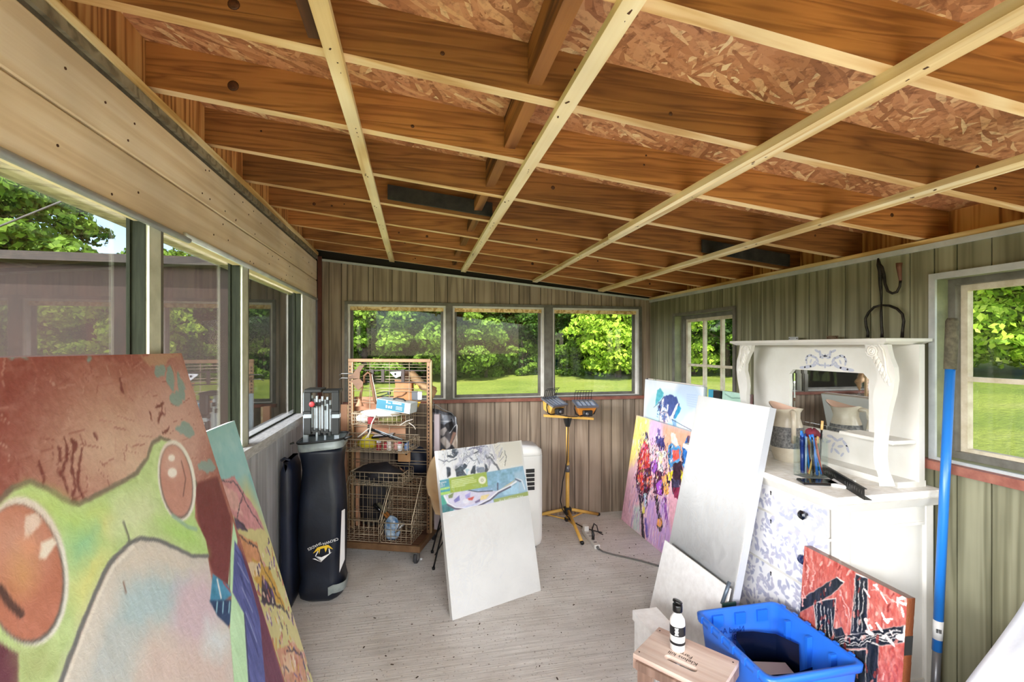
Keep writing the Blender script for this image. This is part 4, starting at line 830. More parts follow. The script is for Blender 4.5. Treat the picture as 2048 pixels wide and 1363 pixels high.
# ------------------------------------------------------------------ label canvas in the middle
b0 = np.array([.203, 2.654, 0.]); dU = np.array([.578, .214, 0.]); dU /= np.linalg.norm(dU); back = np.array([-dU[1], dU[0], 0.]); tl = .25
V_ = np.array([back[0] * tl, back[1] * tl, 1.]); wL = .616; hL = .918 * math.hypot(1, tl)
e = thing('labelled_canvas', 'white shrink-wrapped canvas with a printed boat label leaning near the air conditioner', 'canvas', (b0[0] + .3, b0[1] + .15, 0))
obj('canvas', slab(b0, dU, V_, wL, hL, .035), 'canvas_white', e)
lp = Paint(b0 + V_ / np.linalg.norm(V_) * .585, dU, V_, wL, hL - .585, .0032, '#f2f1f2', 31); lp.P0 = lp.P0 + lp.N * .0015
cl_ = lambda x, y: (860 + .12474 * x, 870 + .12474 * y)
lp.poly([(1000, 100), (1460, 60), (1500, 480), (1100, 560)], '#ebe6da', cl_, soft=.03, a=.9)
for pts, wd, col in (([(280, 330), (370, 350), (440, 290), (430, 240), (370, 230)], .012, '#2c2f38'), ([(540, 400), (640, 320), (780, 260)], .008, '#5c5e68'), ([(600, 230), (800, 180), (920, 190)], .010, '#8d87a0'), ([(800, 220), (900, 330), (1000, 400), (1110, 540)], .016, '#76787e'), ([(990, 300), (1030, 380)], .008, '#76787e'), ([(1190, 240), (1215, 340), (1200, 480)], .006, '#8c8a80'), ([(140, 390), (300, 430), (420, 380)], .005, '#6d7078'), ([(900, 330), (960, 430), (930, 560)], .006, '#6c6c74'), ([(560, 300), (700, 400), (880, 380)], .005, '#8a8c98'), ([(740, 200), (830, 280), (780, 420)], .008, '#8f88a8')): lp.line(pts, wd, col, cl_, wob=.02)
for pts, col in (([(270, 510), (330, 520), (330, 640), (290, 690), (275, 620)], '#20242a'), ([(410, 500), (480, 450), (560, 460), (600, 480), (540, 560), (600, 640), (420, 660)], '#2f3a44'), ([(560, 520), (640, 560), (600, 630)], '#c8dce4'), ([(660, 570), (680, 500), (720, 480), (740, 560), (720, 610), (660, 620)], '#1f2328'), ([(740, 510), (860, 510), (880, 590), (760, 600)], '#8a92a2'), ([(870, 450), (910, 500), (925, 580), (880, 590)], '#3a3c44'), ([(340, 240), (430, 230), (440, 300), (370, 340)], '#343842'), ([(800, 200), (880, 220), (880, 280), (800, 290)], '#a49cba'), ([(760, 330), (850, 320), (860, 440), (760, 480)], '#d2d4de')): lp.poly(pts, col, cl_, tex=.15, wob=.02)
lp.dabs(70, ['#8b8a98', '#5c5e68', '#b4b2c0', '#c8c6d2', '#3a3c44'], .03, .0016, (.04, .26, .46, .36), .8, 17, (.2, 2.6)); lp.dabs(30, ['#d6d4de', '#e0dfe6', '#bcbaca'], .03, .010, (.1, .25, .44, .35), .6, 18, (.2, 2.6))
# printed band
lp.poly([(70, 740), (1490, 490), (1575, 1000), (200, 1310)], '#8fb6cc', cl_, tex=.12)
lp.poly([(900, 600), (1480, 500), (1540, 700), (930, 800)], '#93bfd4', cl_, tex=.25); lp.poly([(1340, 600), (1490, 560), (1560, 900), (1420, 920)], '#b4cede', cl_, soft=.02)
lp.poly([(130, 970), (260, 960), (380, 1180), (370, 1260), (190, 1310)], '#2f8288', cl_, tex=.25); lp.poly([(150, 980), (240, 960), (300, 1080), (200, 1120)], '#4cb4a0', cl_, tex=.2)
lp.poly([(70, 740), (140, 730), (205, 1310), (145, 1310)], '#8ea850', cl_)
lp.poly([(225, 960), (400, 900), (700, 880), (1090, 890), (960, 1010), (760, 1120), (520, 1170), (370, 1130), (260, 1040)], '#dcd8e8', cl_, tex=.08)
for pts, col in (([(380, 1040), (470, 960), (480, 1040), (400, 1080)], '#8e88c8'), ([(560, 960), (650, 910), (640, 990), (580, 1020)], '#b0a8dc'), ([(600, 1010), (710, 980), (680, 1040), (620, 1040)], '#d8685c'), ([(720, 1060), (820, 1010), (800, 1060), (730, 1090)], '#7c6c94'), ([(820, 970), (960, 940), (900, 1020), (800, 1040)], '#ead9a0'), ([(290, 960), (380, 920), (360, 1000), (300, 1010)], '#8c9a64'), ([(640, 870), (1050, 850), (900, 890), (700, 900)], '#9cb8d8'), ([(1130, 860), (1380, 700), (1300, 780)], '#e6d4b0'), ([(1150, 900), (1420, 760), (1420, 930), (1180, 960)], '#b4d6e8'), ([(390, 1180), (1000, 1020), (1040, 1110), (400, 1250)], '#cfd2ea')): lp.poly(pts, col, cl_, tex=.12)
lp.ell((575, 1060), 52, 42, '#e8e6ee', cl_)
lp.line([(230, 970), (290, 1090), (400, 1160), (560, 1180), (760, 1130), (960, 1020), (1090, 900), (1280, 810), (1380, 740)], .012, '#f6f4f8', cl_); lp.line([(280, 1110), (400, 1175), (560, 1192), (760, 1142), (970, 1035), (1100, 920), (1290, 825)], .010, '#5c5870', cl_)
lp.line([(1085, 770), (1085, 870)], .010, '#5a6480', cl_); lp.line([(620, 880), (760, 905), (1000, 890)], .006, '#4c5468', cl_); lp.line([(1380, 690), (1470, 720), (1520, 860)], .007, '#f0f2f6', cl_); lp.line([(1370, 700), (1450, 740)], .01, '#6a7488', cl_)
lp.poly([(300, 690), (905, 585), (925, 820), (330, 925)], '#adc03a', cl_); lp.poly([(110, 735), (300, 700), (325, 930), (140, 960)], '#4aa4b8', cl_); lp.poly([(135, 855), (300, 822), (315, 840), (300, 858), (138, 890)], '#b8e07c', cl_); lp.poly([(140, 925), (322, 890), (325, 935), (145, 965)], '#b4dc64', cl_)
lp.ell((838, 718), 62, 62, '#f0eed8', cl_); lp.ell((836, 718), 20, 26, '#a8a88c', cl_, ); lp.ell((836, 718), 10, 16, '#f0eed8', cl_)
for k, (x1, x2) in enumerate(((340, 690), (345, 740), (345, 735), (350, 730), (350, 600))):
    if k in (1, 3): continue
for k, xe in enumerate((690, 700, 742, 742, 560)): lp.line([(345, 728 + 27 * k), (xe, 728 + 27 * k - (xe - 345) * .172)], .0042, '#eef0b8', cl_, a=.9)
lp.poly([(1020, 1025), (1570, 900), (1580, 990), (1035, 1115)], '#a9b766', cl_)
lab = lp.build('label', 'paint_smooth', .001, '#f0f0f0', e)
def lpt(x, y): return Vector(onP(*cl_(x, y), lp.P0, lp.N) + lp.N * .001)
lettering(lab, '24 x 36 in/60.9cm x 91.4cm', lpt(1300, 1008), dU, V_, .0165, 'ink_white')
lettering(lab, 'Again\n201', lpt(200, 780), dU, V_, .023, 'ink_white')
obj('plastic_wrap', wrap_mesh(b0, dU, V_, wL, hL, .004, 9.), 'clear_wrap', e)
# ------------------------------------------------------------------ dresser
plain('white_paint', '#dcdad4', .45, 0, '#d3d0c8', 5, .05); plain('white_paint_worn', '#efede8', .5, 0, '#d8d3c8', 30, .15)
plain('glass_knob', '#10131a', .08, .2, spec=1.); plain('knob_blue', '#1c2c5a', .1, .1, spec=1.)
DX, DY0, DY1, DT = 1.69, 1.58, 2.585, .952
e = thing('dresser', 'white painted dresser with lavender stencilled drawers against the right wall', 'dresser', (1.92, 2.08, 0))
m = MB(); m.box((DX + .012, DY0 + .012, .07), (2.165, DY1 - .012, .89)); body = obj('body', m, 'white_paint', e)
for (y0, y1) in ((DY0, DY0 + .05), (DY1 - .05, DY1)):      # corner stiles down to feet
    for x0, x1 in ((DX, DX + .05), (2.12, 2.168)):
        m = MB(); m.bbox((x0, y0, 0), (x1, y1, .89), .006); obj('leg', m, 'white_paint', e)
for z0, z1 in ((.81, .89), (.07, .14)):
    m = MB(); m.box((DX + .05, DY0 + .002, z0), (2.12, DY0 + .012, z1)); obj('end_rail', m, 'white_paint', e)
m = MB(); m.box((DX + .04, DY0 - .004, .80), (2.11, DY0 + .006, .812)); obj('end_moulding', m, 'white_paint', e)
m = MB(); m.bbox((1.63, 1.545, .922), (2.178, 2.63, DT), .006); top = obj('top', m, 'white_paint_worn', e)
m = MB(); m.hexa([(1.66, 1.56, .885), (2.17, 1.56, .885), (2.17, 2.6, .885), (1.66, 2.6, .885), (1.64, 1.54, .922), (2.172, 1.54, .922), (2.172, 2.62, .922), (1.64, 2.62, .922)]); obj('cornice', m, 'white_paint', e)
def stencil(p, n, seed, cols=('#b2b4ca', '#bbb9cc', '#a9acc4'), big=.026):
    rg = np.random.default_rng(seed)
    nf = max(int(p.w * p.h / .012), 1)
    for i in range(nf):     # a flower with curling leafy stems
        cx, cy = rg.uniform(.05, p.w - .05), rg.uniform(.03, p.h - .03)
        for k in range(6):
            a = k * 1.047 + rg.uniform(0, .3); x, y = cx + .016 * math.cos(a), cy + .016 * math.sin(a); t = np.linspace(0, 6.283, 9)[:-1]
            p.poly([(x + .010 * math.cos(u) * math.cos(a) - .006 * math.sin(u) * math.sin(a), y + .010 * math.cos(u) * math.sin(a) + .006 * math.sin(u) * math.cos(a)) for u in t], cols[k % 3], metric=True, a=.9)
    for i in range(n):
        cx, cy = rg.uniform(0, p.w), rg.uniform(0, p.h); a = rg.uniform(0, 6.283); L = big * rg.uniform(.5, 1.2); b = L * rg.uniform(.55, .9); t = np.linspace(0, 1, 6); bend = rg.uniform(-.5, .5)
        up = [(cx + L * (2 * s - 1) * math.cos(a) - (b * math.sin(math.pi * s) + bend * L * s * s) * math.sin(a), cy + L * (2 * s - 1) * math.sin(a) + (b * math.sin(math.pi * s) + bend * L * s * s) * math.cos(a)) for s in t]
        dn = [(cx + L * (2 * s - 1) * math.cos(a) - (-b * .3 * math.sin(math.pi * s) + bend * L * s * s) * math.sin(a), cy + L * (2 * s - 1) * math.sin(a) + (-b * .3 * math.sin(math.pi * s) + bend * L * s * s) * math.cos(a)) for s in t[::-1]]
        p.poly(up + dn, cols[i % 3], metric=True, a=.9)
for i, (z0, z1) in enumerate(((.752, .878), (.50, .74), (.20, .488))):
    y0, y1 = DY0 + .055, DY1 - .055
    p = Paint((DX - .006, y1, z0), (0, -1, 0), (0, 0, 1), y1 - y0, z1 - z0, .0027, '#f0eff1', 40 + i); stencil(p, int(130 * (z1 - z0) / .13), 60 + i, big=.021)
    d = p.build('drawer', 'paint_matte', .02, '#e6e4e2', e)
    for yk in (1.74, 2.40):
        zk = (z0 + z1) / 2; m = MB(); m.lathe((DX - .006, yk, zk), [(.006, 0), (.006, -.012), (.019, -.02), (.021, -.03), (.014, -.038), (.004, -.04)], 10, axis=0, smooth=False); obj('knob', m, 'glass_knob' if i == 0 else 'knob_blue', d)
    m = MB(); m.lathe((DX - .0065, (y0 + y1) / 2 - .13, z1 - .028), [(.005, .0), (.005, -.0008), (.001, -.001)], 10, axis=0); m.box((DX - .0075, (y0 + y1) / 2 - .1325, z1 - .043), (DX - .006, (y0 + y1) / 2 - .1275, z1 - .028)); obj('keyhole', m, 'ink_black', d)
    m = MB(); m.box((DX - .002, DY0 + .05, z0 - .012), (DX + .01, DY1 - .05, z0 - .002)); obj('drawer_rail', m, 'white_paint', e)

# hutch with mirror standing on it
mm = newmat('mirror')[2]; mm.inputs['Metallic'].default_value = 1; mm.inputs['Roughness'].default_value = .02; mm.inputs['Base Color'].default_value = (.92, .95, .95, 1)
e = thing('mirror_hutch', 'white mirrored hutch with scrolled brackets standing on the dresser', 'hutch', (2.08, 2.08, DT))
HX = 2.10; MY0, MY1, MZ0, MZ1 = 1.815, 2.295, 1.115, 1.425
m = MB(); m.box((HX, 1.59, .975), (HX + .03, MY0, 1.562)); m.box((HX, MY1, .975), (HX + .03, 2.58, 1.562)); m.box((HX, MY0, .975), (HX + .03, MY1, MZ0)); m.box((HX, MY0, MZ1), (HX + .03, MY1, 1.562)); pan = obj('back_panel', m, 'white_paint', e)
for cy, cz, sy, sz in ((MY0, MZ0, 1, 1), (MY0, MZ1, 1, -1), (MY1, MZ0, -1, 1), (MY1, MZ1, -1, -1)):
    m = MB(); m.prism([(HX, cy, cz), (HX, cy + sy * .028, cz), (HX, cy, cz + sz * .028)], (.02, 0, 0)); obj('corner_chamfer', m, 'white_paint', e)
m = MB(); m.box((HX + .016, MY0, MZ0), (HX + .022, MY1, MZ1)); mir = obj('mirror', m, 'mirror', e)
m = MB()
frame_rect(m, 'y', MY0, MY1, MZ0, MZ1, HX + .011, HX + .0165, .022); obj('bevel', m, 'mirror', mir)
m = MB(); m.box((2.0, 1.60, DT), (2.15, 2.59, .977)); obj('base_rail', m, 'white_paint', e)
m = MB(); m.hexa([(1.95, 1.62, 1.562), (2.16, 1.62, 1.562), (2.16, 2.55, 1.562), (1.95, 2.55, 1.562), (1.93, 1.595, 1.575), (2.17, 1.595, 1.575), (2.17, 2.575, 1.575), (1.93, 2.575, 1.575)]); m.box((1.927, 1.59, 1.575), (2.172, 2.58, 1.588)); obj('top_shelf', m, 'white_paint', e)
BXP = 1.95
cb = lambda x, y: (1440 + .2934 * x, 640 + .2934 * y)
outl = [(985, 165), (1000, 215), (1035, 265), (1068, 330), (1072, 390), (1050, 450), (1040, 520), (1050, 610), (1052, 720), (1044, 850), (1050, 920), (1078, 1000), (1086, 1068)]
outr = [(1165, 1068), (1150, 1030), (1122, 970), (1112, 880), (1118, 780), (1130, 680), (1150, 580), (1178, 480), (1192, 390), (1186, 310), (1160, 250), (1146, 200), (1140, 165)]
prof = [onX(*cb(*q), BXP) for q in outl + outr]
zt_ = max(q[2] for q in prof); zmin = min(q[2] for q in prof)
def zfix(z): return DT + (z - zmin) * (1.562 - DT) / (zt_ - zmin)
prof = [(BXP, q[1], zfix(q[2])) for q in prof]; yc = 1.60
def bracket(dy, mirr):
    P_ = [(x, (2 * 2.06 - y) if mirr else y, z) for x, y, z in prof]
    if mirr: P_ = P_[::-1]
    m = MB(); m.prism(P_, (.024, 0, 0)); b = obj('bracket', m, 'white_paint', e)
    m = MB(); sgn = -1 if mirr else 1
    ctr = onX(*cb(1040, 205), BXP); cy_ = (2 * 2.06 - ctr[1]) if mirr else ctr[1]; cz_ = zfix(ctr[2])
    sp = [(BXP - .004, cy_ + sgn * .0055 * (k / 5) * math.cos(k * .75), cz_ + .0055 * (k / 5) * math.sin(k * .75)) for k in range(1, 26)]; m.tube(sp, .005, 6)
    for k in range(7):
        t = k / 6; q = onX(*cb(1065 + 90 * t, 250 + 150 * t ** 1.0), BXP); yy = (2 * 2.06 - q[1]) if mirr else q[1]; zz = zfix(q[2])
        m.sphere((BXP - .001, yy, zz), (.008, .012 * (1.1 - t * .6), .020), 8, 5)
        m.sphere((BXP - .001, yy + sgn * .016, zz + .008), (.006, .007, .016), 8, 5)
    m.tube([(BXP - .003, (2 * 2.06 - q[1]) if mirr else q[1], zfix(q[2])) for q in [onX(*cb(*c), BXP) for c in ((1085, 165), (1115, 200), (1128, 260), (1135, 330), (1165, 410))]], .005, 6)
    obj('carving', m, 'white_paint_worn', b)
bracket(0, False); bracket(0, True)
m = MB(); m.bbox((1.975, 1.60, 1.135), (HX, 1.86, 1.152), .005); obj('side_shelf', m, 'white_paint', e)
plain('stencil_grey', '#b4b7c6', .6)
# stencil garlands on the hutch
def leaves(mb, pts, s, X):
    for (y, z, a, L) in pts:
        t = np.linspace(0, 2 * math.pi, 9)[:-1]; mb.add([(X, y + s * L * math.cos(u) * math.cos(a) - s * L * .38 * math.sin(u) * math.sin(a), z + s * L * math.cos(u) * math.sin(a) + s * L * .38 * math.sin(u) * math.cos(a)) for u in t], [tuple(range(8))])
m = MB(); yc_ = 2.055
half = [(.02, 1.455, 0, 1), (.045, 1.462, .5, 1.1), (.075, 1.452, -.3, 1.5), (.11, 1.443, -.15, 1.6), (.145, 1.438, -.1, 1.4), (.05, 1.485, 1.0, 1.2), (.075, 1.50, .4, 1.2), (.10, 1.505, -.3, 1.1), (.118, 1.49, -1.1, 1.1), (.118, 1.47, -1.7, .9), (.03, 1.515, 1.4, 1.3), (.05, 1.53, .4, 1.1), (.022, 1.495, .2, .9), (.012, 1.505, .9, .8), (.09, 1.475, 2.0, .8), (.065, 1.47, 2.4, .8)]
for sg in (-1, 1): leaves(m, [(yc_ + sg * y, z, a if sg > 0 else math.pi - a, L) for y, z, a, L in half], .016, HX - .0006)
leaves(m, [(yc_, 1.455, 1.57, 1.3), (yc_, 1.505, 0, 1.0), (yc_, 1.505, 1.57, 1.0)], .013, HX - .0006)
low = [(.03, 1.09, 0, 1.2), (.06, 1.08, -.4, 1.2), (.09, 1.085, .5, 1.1), (.115, 1.07, -.8, 1.2), (.13, 1.045, -1.2, 1.2), (.05, 1.05, 1, 1.0), (.09, 1.05, .3, 1.1), (.07, 1.02, -.6, 1.2), (.1, 1.01, .9, .9), (.02, 1.06, .5, 1.1), (.04, 1.02, 1.3, 1)]
for sg in (-1, 1): leaves(m, [(yc_ + sg * y, z, a if sg > 0 else math.pi - a, L) for y, z, a, L in low], .017, HX - .0006)
o = obj('stencil', m, 'stencil_grey', pan); o['kind'] = 'stuff'

# ------------------------------------------------------------------ things on the dresser and hutch
plain('stoneware', '#cfc6b4', .3, 0, '#bdb09a', 12); plain('engraving', '#4a4a4c', .5, 0, '#8c8a88', 90); plain('stoneware_pink', '#c9a894', .35)
pc = onZ(1578, 946, DT); pc = np.array([1.93, 2.12, DT]); e = thing('pitcher', 'cream stoneware pitcher with dark engraved band behind the tall canvas', 'pitcher', pc)
m = MB(); m.lathe(pc, [(.055, 0), (.068, .01), (.078, .06), (.08, .12), (.072, .18), (.058, .225), (.06, .26), (.072, .285)], 24, cap=False); m.lathe(pc, [(.001, .004), (.055, .004)], 24); body = obj('body', m, 'stoneware', e)
m = MB(); m.lathe(pc, [(.0795, .075), (.0815, .12), (.0735, .182)], 24, cap=False); obj('engraved_band', m, 'engraving', e)
q = Vector(pc)
def lip(mesh_obj):
    for v in mesh_obj.data.vertices:
        if v.co.z > .225:
            f = (v.co.z - .225) / .06; c = max(v.co.y / max(math.hypot(v.co.x, v.co.y), 1e-6), 0) ** 4; v.co.y += .05 * f * c; v.co.z += .016 * f * c - .012 * f * (1 - c) * abs(v.co.x) / .075
lip(body); m = MB(); m.lathe(pc, [(.045, .2), (.054, .226), (.056, .26), (.068, .285)], 24, cap=False); ig = obj('inner_glaze', m, 'stoneware_pink', e); lip(ig)
m = MB(); m.tube([q + Vector((-.02, -.055, .265)), q + Vector((-.045, -.085, .262)), q + Vector((-.055, -.10, .21)), q + Vector((-.045, -.09, .15)), q + Vector((-.03, -.07, .11))], [.014, .013, .012, .011, .012], 8); obj('handle', m, 'stoneware', e)
# glass vase of pens
vc = np.array([1.79, 1.83, DT]); vs2 = .049
glass('clear_glass', '#f7fbfa', refl=1.3)
e = thing('glass_vase', 'square clear glass vase full of pens on the dresser', 'vase', vc, math.radians(8))
m = MB(); th = .004; hV = .182
for (a0, b0_, a1, b1) in ((-vs2, -vs2, vs2, -vs2 + th), (-vs2, vs2 - th, vs2, vs2), (-vs2, -vs2 + th, -vs2 + th, vs2 - th), (vs2 - th, -vs2 + th, vs2, vs2 - th)): m.box((a0, b0_, .014), (a1, b1, hV))
obj('walls', m, 'clear_glass', e, local=True); m = MB(); m.bbox((-vs2, -vs2, 0), (vs2, vs2, .014), .002); obj('base', m, 'clear_glass', e, local=True)
PC = [('blue', '#1f5fae'), ('blue', '#2878c8'), ('navy', '#1a2a60'), ('blue', '#2a6cc0'), ('green', '#1d5a34'), ('red', '#a83c2c'), ('blue', '#1c68b8'), ('silver', '#aab2bc'), ('yellow', '#d89a2c'), ('navy', '#20347a'), ('purple', '#3a2a60'), ('blue', '#2f80d0'), ('pink', '#c87c74'), ('silver', '#8c98a6'), ('black', '#16181c'), ('blue', '#225cae'), ('tan', '#c09a58'), ('navy', '#15235a'), ('blue', '#2d74be'), ('green', '#2c6e4a')]
for nme, c in set(PC): plain('pen_' + c[1:], c, .3)
plain('pen_tip', '#caa468', .5); seen = {}
PL = ['leaning left in the glass vase', 'leaning right in the glass vase', 'standing at the back of the glass vase', 'at the front of the glass vase', 'in the left corner of the vase', 'in the right corner of the vase', 'in the middle of the vase']
for i, (nme, c) in enumerate(PC):
    a = vs2 - .012; bx, by = random.uniform(-a, a), random.uniform(-a, a)
    tx, ty = (bx - .055 if i % 4 else bx + .03), by + random.uniform(-.02, .02); tx = min(max(tx, -a), a); ty = min(max(ty, -a), a); Lz = random.uniform(.165, .20)
    p0 = Vector((bx, by, .017)); p1 = Vector((tx, ty, .017 + Lz)); d = p1 - p0; Mv = Matrix.Translation(vc) @ Matrix.Rotation(math.radians(8), 4, 'Z')
    lb = nme + ' ' + ('marker' if i % 3 == 0 else 'pen') + ' ' + PL[seen.get(nme, 0) % len(PL)]; seen[nme] = seen.get(nme, 0) + 1
    pe = thing('pen', lb, 'pen', Mv @ p0, group='pens in the glass vase'); r = .0045 if i % 3 else .0062
    m = MB(); m.cyl(Mv @ p0, Mv @ (p0 + d * .72), r, n=7); obj('barrel', m, 'pen_' + c[1:], pe); m = MB(); m.cyl(Mv @ (p0 + d * .72), Mv @ p1, r * 1.15, r * .9, n=7); obj('cap', m, 'pen_' + c[1:] if i % 4 else 'pen_tip', pe)
plain('maroon_cloth', '#5a1224', .8, 0, '#7a1c34', 40, .4)
m = MB(); c = Vector(vc) + Vector((.012, .0, .195)); m.loft([[c + Vector((.036 * s * math.cos(t), .024 * s * math.sin(t), z + .006 * math.sin(3 * t))) for t in np.linspace(0, 6.283, 13)[:-1]] for s, z in ((.5, -.014), (.95, -.008), (1, .004), (.92, .014), (.6, .022), (.15, .024))], smooth=True)
tag(obj('sponge', m, 'maroon_cloth', origin=tuple(c)), 'maroon sponge stuffed on top of the pens in the vase', 'sponge')
m = MB(); p0 = Vector(vc) + Vector((.026, -.02, .03)); p1 = p0 + Vector((.030, .012, .215)); m.cyl(p0, p1, .0045, n=7); pe = thing('brush_handle', 'tall black brush handle sticking out of the glass vase', 'brush', p0); obj('handle', m, 'pen_16181c', pe)
m = MB(); m.cyl(p1 - Vector((.0046, .0018, .03)), p1 + Vector((.002, .001, .012)), .0056, n=8); obj('ferrule', m, 'pen_tip', pe)
# phones
plain('gloss_black', '#0c0d10', .15, spec=.8); plain('gloss_white', '#e2e2de', .25)
def phone(c, rz, mat, label, nm):
    e = thing(nm, label, 'phone', c, rz); m = MB(); m.bbox((-.038, -.074, 0), (.038, .074, .011), .004); obj('case', m, mat, e, local=True)
    m = MB(); m.box((-.034, -.066, .0105), (.034, .066, .0115)); obj('screen', m, 'gloss_black' if mat == 'gloss_black' else 'white_board', e, local=True)
    m = MB(); m.lathe((.022, .056, .011), [(.006, 0), (.006, .0015), (.001, .0018)], 10); obj('camera', m, 'gloss_black', e, local=True)
phone(onZ(1636, 966, DT), math.radians(70), 'gloss_black', 'small black phone lying in front of the glass vase', 'black_phone')
phone(onZ(1682, 967, DT), math.radians(-62), 'gloss_white', 'white phone lying beside the black phone on the dresser', 'white_phone')
# slotted black rail
A = onZ(1662, 946, DT); A = np.array([1.885, 1.86, DT]); B = np.array([1.72, 1.505, DT]); d = Vector(B - A); L = d.length; d.normalize(); nrm = Vector((-d.y, d.x, 0))
e = thing('slotted_rail', 'black perforated metal rail lying across the dresser top', 'rail', A, math.atan2(d.y, d.x))
plain('black_metal', '#121213', .4, .5)
hh = .042; xs = [0.]
holes = [.03 + .016 * k for k in range(8)] + [.23 + .02 * k for k in range(8)]
m = MB(); z0, z1 = .0, hh; lo, hi = .016, .030; prev = 0.
m.box((0, -.001, z0), (L, .001, lo)); m.box((0, -.001, hi), (L, .001, z1))
for hcx in holes:
    m.box((prev, -.001, lo), (hcx - .003, .001, hi)); prev = hcx + .003
m.box((prev, -.001, lo), (L, .001, hi)); m.box((0, -.001, 0), (L, .026, .002)); obj('angle', m, 'black_metal', e, local=True)
m = MB(); m.box((0, -.001, hh), (L, .010, hh + .002)); obj('lip', m, 'black_metal', e, local=True)
# name plates on top of the hutch
plain('old_brass', '#8a7862', .4, .6, '#5c4c3c', 40)
for px, lb in ((1587, 'small pale metal plate on the hutch top, left one'), (1665, 'small riveted bronze plate on the hutch top, right one')):
    q = onX(px, 668, 2.13); e = thing('metal_plate', lb, 'plate', (2.13, q[1], 1.588)); m = MB(); m.box((2.128, q[1] - .033, 1.588), (2.131, q[1] + .033, 1.61)); obj('plate', m, 'old_brass' if px > 1600 else 'trim_metal', e)
    m = MB(); [m.sphere((2.127, q[1] + s, 1.60), .003, 6, 4) for s in (-.027, .027)]; o = obj('rivets', m, 'knot', e); o['kind'] = 'stuff'
# wrought iron candle holder hung from the trim
plain('wrought_iron', '#1d1b19', .5, .6, '#38332c', 40, .3); plain('rusty_tip', '#6a4636', .6, .3)
ci = lambda x, y: onX(1640 + .15406 * x, 480 + .15406 * y, 2.165)
e = thing('iron_hook', 'black wrought iron hook with a three-legged arch above the hutch', 'iron hook', ci(790, 1255))
m = MB(); m.tube([ci(755, 235), ci(765, 320), ci(780, 400), ci(785, 560), ci(795, 690), ci(797, 840)], [.004, .010, .009, .008, .006, .004], 8); m.tube([ci(762, 300), ci(800, 350), ci(830, 450), ci(845, 570), ci(880, 660), ci(940, 690), ci(1000, 670), ci(1035, 600), ci(1045, 520)], [.007, .008, .007, .006, .006, .006, .006, .0055, .006], 8); obj('hook', m, 'wrought_iron', e)
m = MB(); m.tube([ci(1045, 530), ci(1035, 440), ci(1025, 350), ci(1028, 295)], [.006, .008, .011, .013], 8); obj('tapered_tip', m, 'rusty_tip', e)
for pts in ([(797, 840), (700, 870), (630, 940), (590, 1020), (600, 1120), (625, 1200), (620, 1262)], [(797, 840), (795, 950), (800, 1100), (808, 1200), (805, 1262)], [(797, 840), (900, 850), (1000, 890), (1070, 960), (1088, 1050), (1075, 1150), (1065, 1262)]):
    m = MB(); P_ = [ci(*q) for q in pts]; P_[-1][2] = max(P_[-1][2], 1.592); m.tube(P_, [.004] + [.006] * (len(P_) - 2) + [.007], 7); obj('leg', m, 'wrought_iron', e)
# blue extension pole
plain('pole_blue', '#1d6fc2', .3); plain('foam_grip', '#4a4638', .85, 0, '#6a6450', 50, .4); plain('pole_grey', '#6c6c6e', .4, .5); plain('sticker', '#d8d8d6', .5)
YP = 1.49
def pp(px, py): return Vector(onY(px, py, YP))
e = thing('extension_pole', 'blue extension pole with dark foam grip leaning at the right wall', 'pole', pp(1868, 1400)); T, B = pp(1905, 636), pp(1871, 1363); dv = (T - B).normalized(); B = B - dv * (B.z / dv.z)
def at_z(z): return B + dv * ((z - B.z) / dv.z)
zz = [onY(1895, 738, YP)[2], onY(1875, 1300, YP)[2]]
m = MB(); m.tube([at_z(zz[0]), T - dv * .012, T], [.0205, .0215, .016], 14); obj('grip', m, 'foam_grip', e)
m = MB(); m.cyl(at_z(zz[1]), at_z(zz[0] + .01), .0165, n=14); ba = obj('shaft', m, 'pole_blue', e)
m = MB(); m.cyl(at_z(.012), at_z(zz[1] + .01), .0145, n=14); obj('lower_tube', m, 'pole_grey', e)
zs = onY(1872, 1240, YP)[2]; zs1 = onY(1872, 1277, YP)[2]; m = MB(); m.cyl(at_z(zs1), at_z(zs), .0168, n=14); st = obj('label', m, 'sticker', ba)
m = MB(); c = at_z((zs + zs1) / 2 - .008); n_ = Vector((-.75, -.65, 0)).normalized(); tn = Vector((n_.y, -n_.x, 0))
for k in range(8): m.box((0, 0, 0), (.0012 if k % 3 else .0022, .001, .016), Matrix.Translation(c + n_ * .017 + tn * (k * .002 - .008)))
o = obj('barcode', m, 'ink_black', st); o['kind'] = 'stuff'

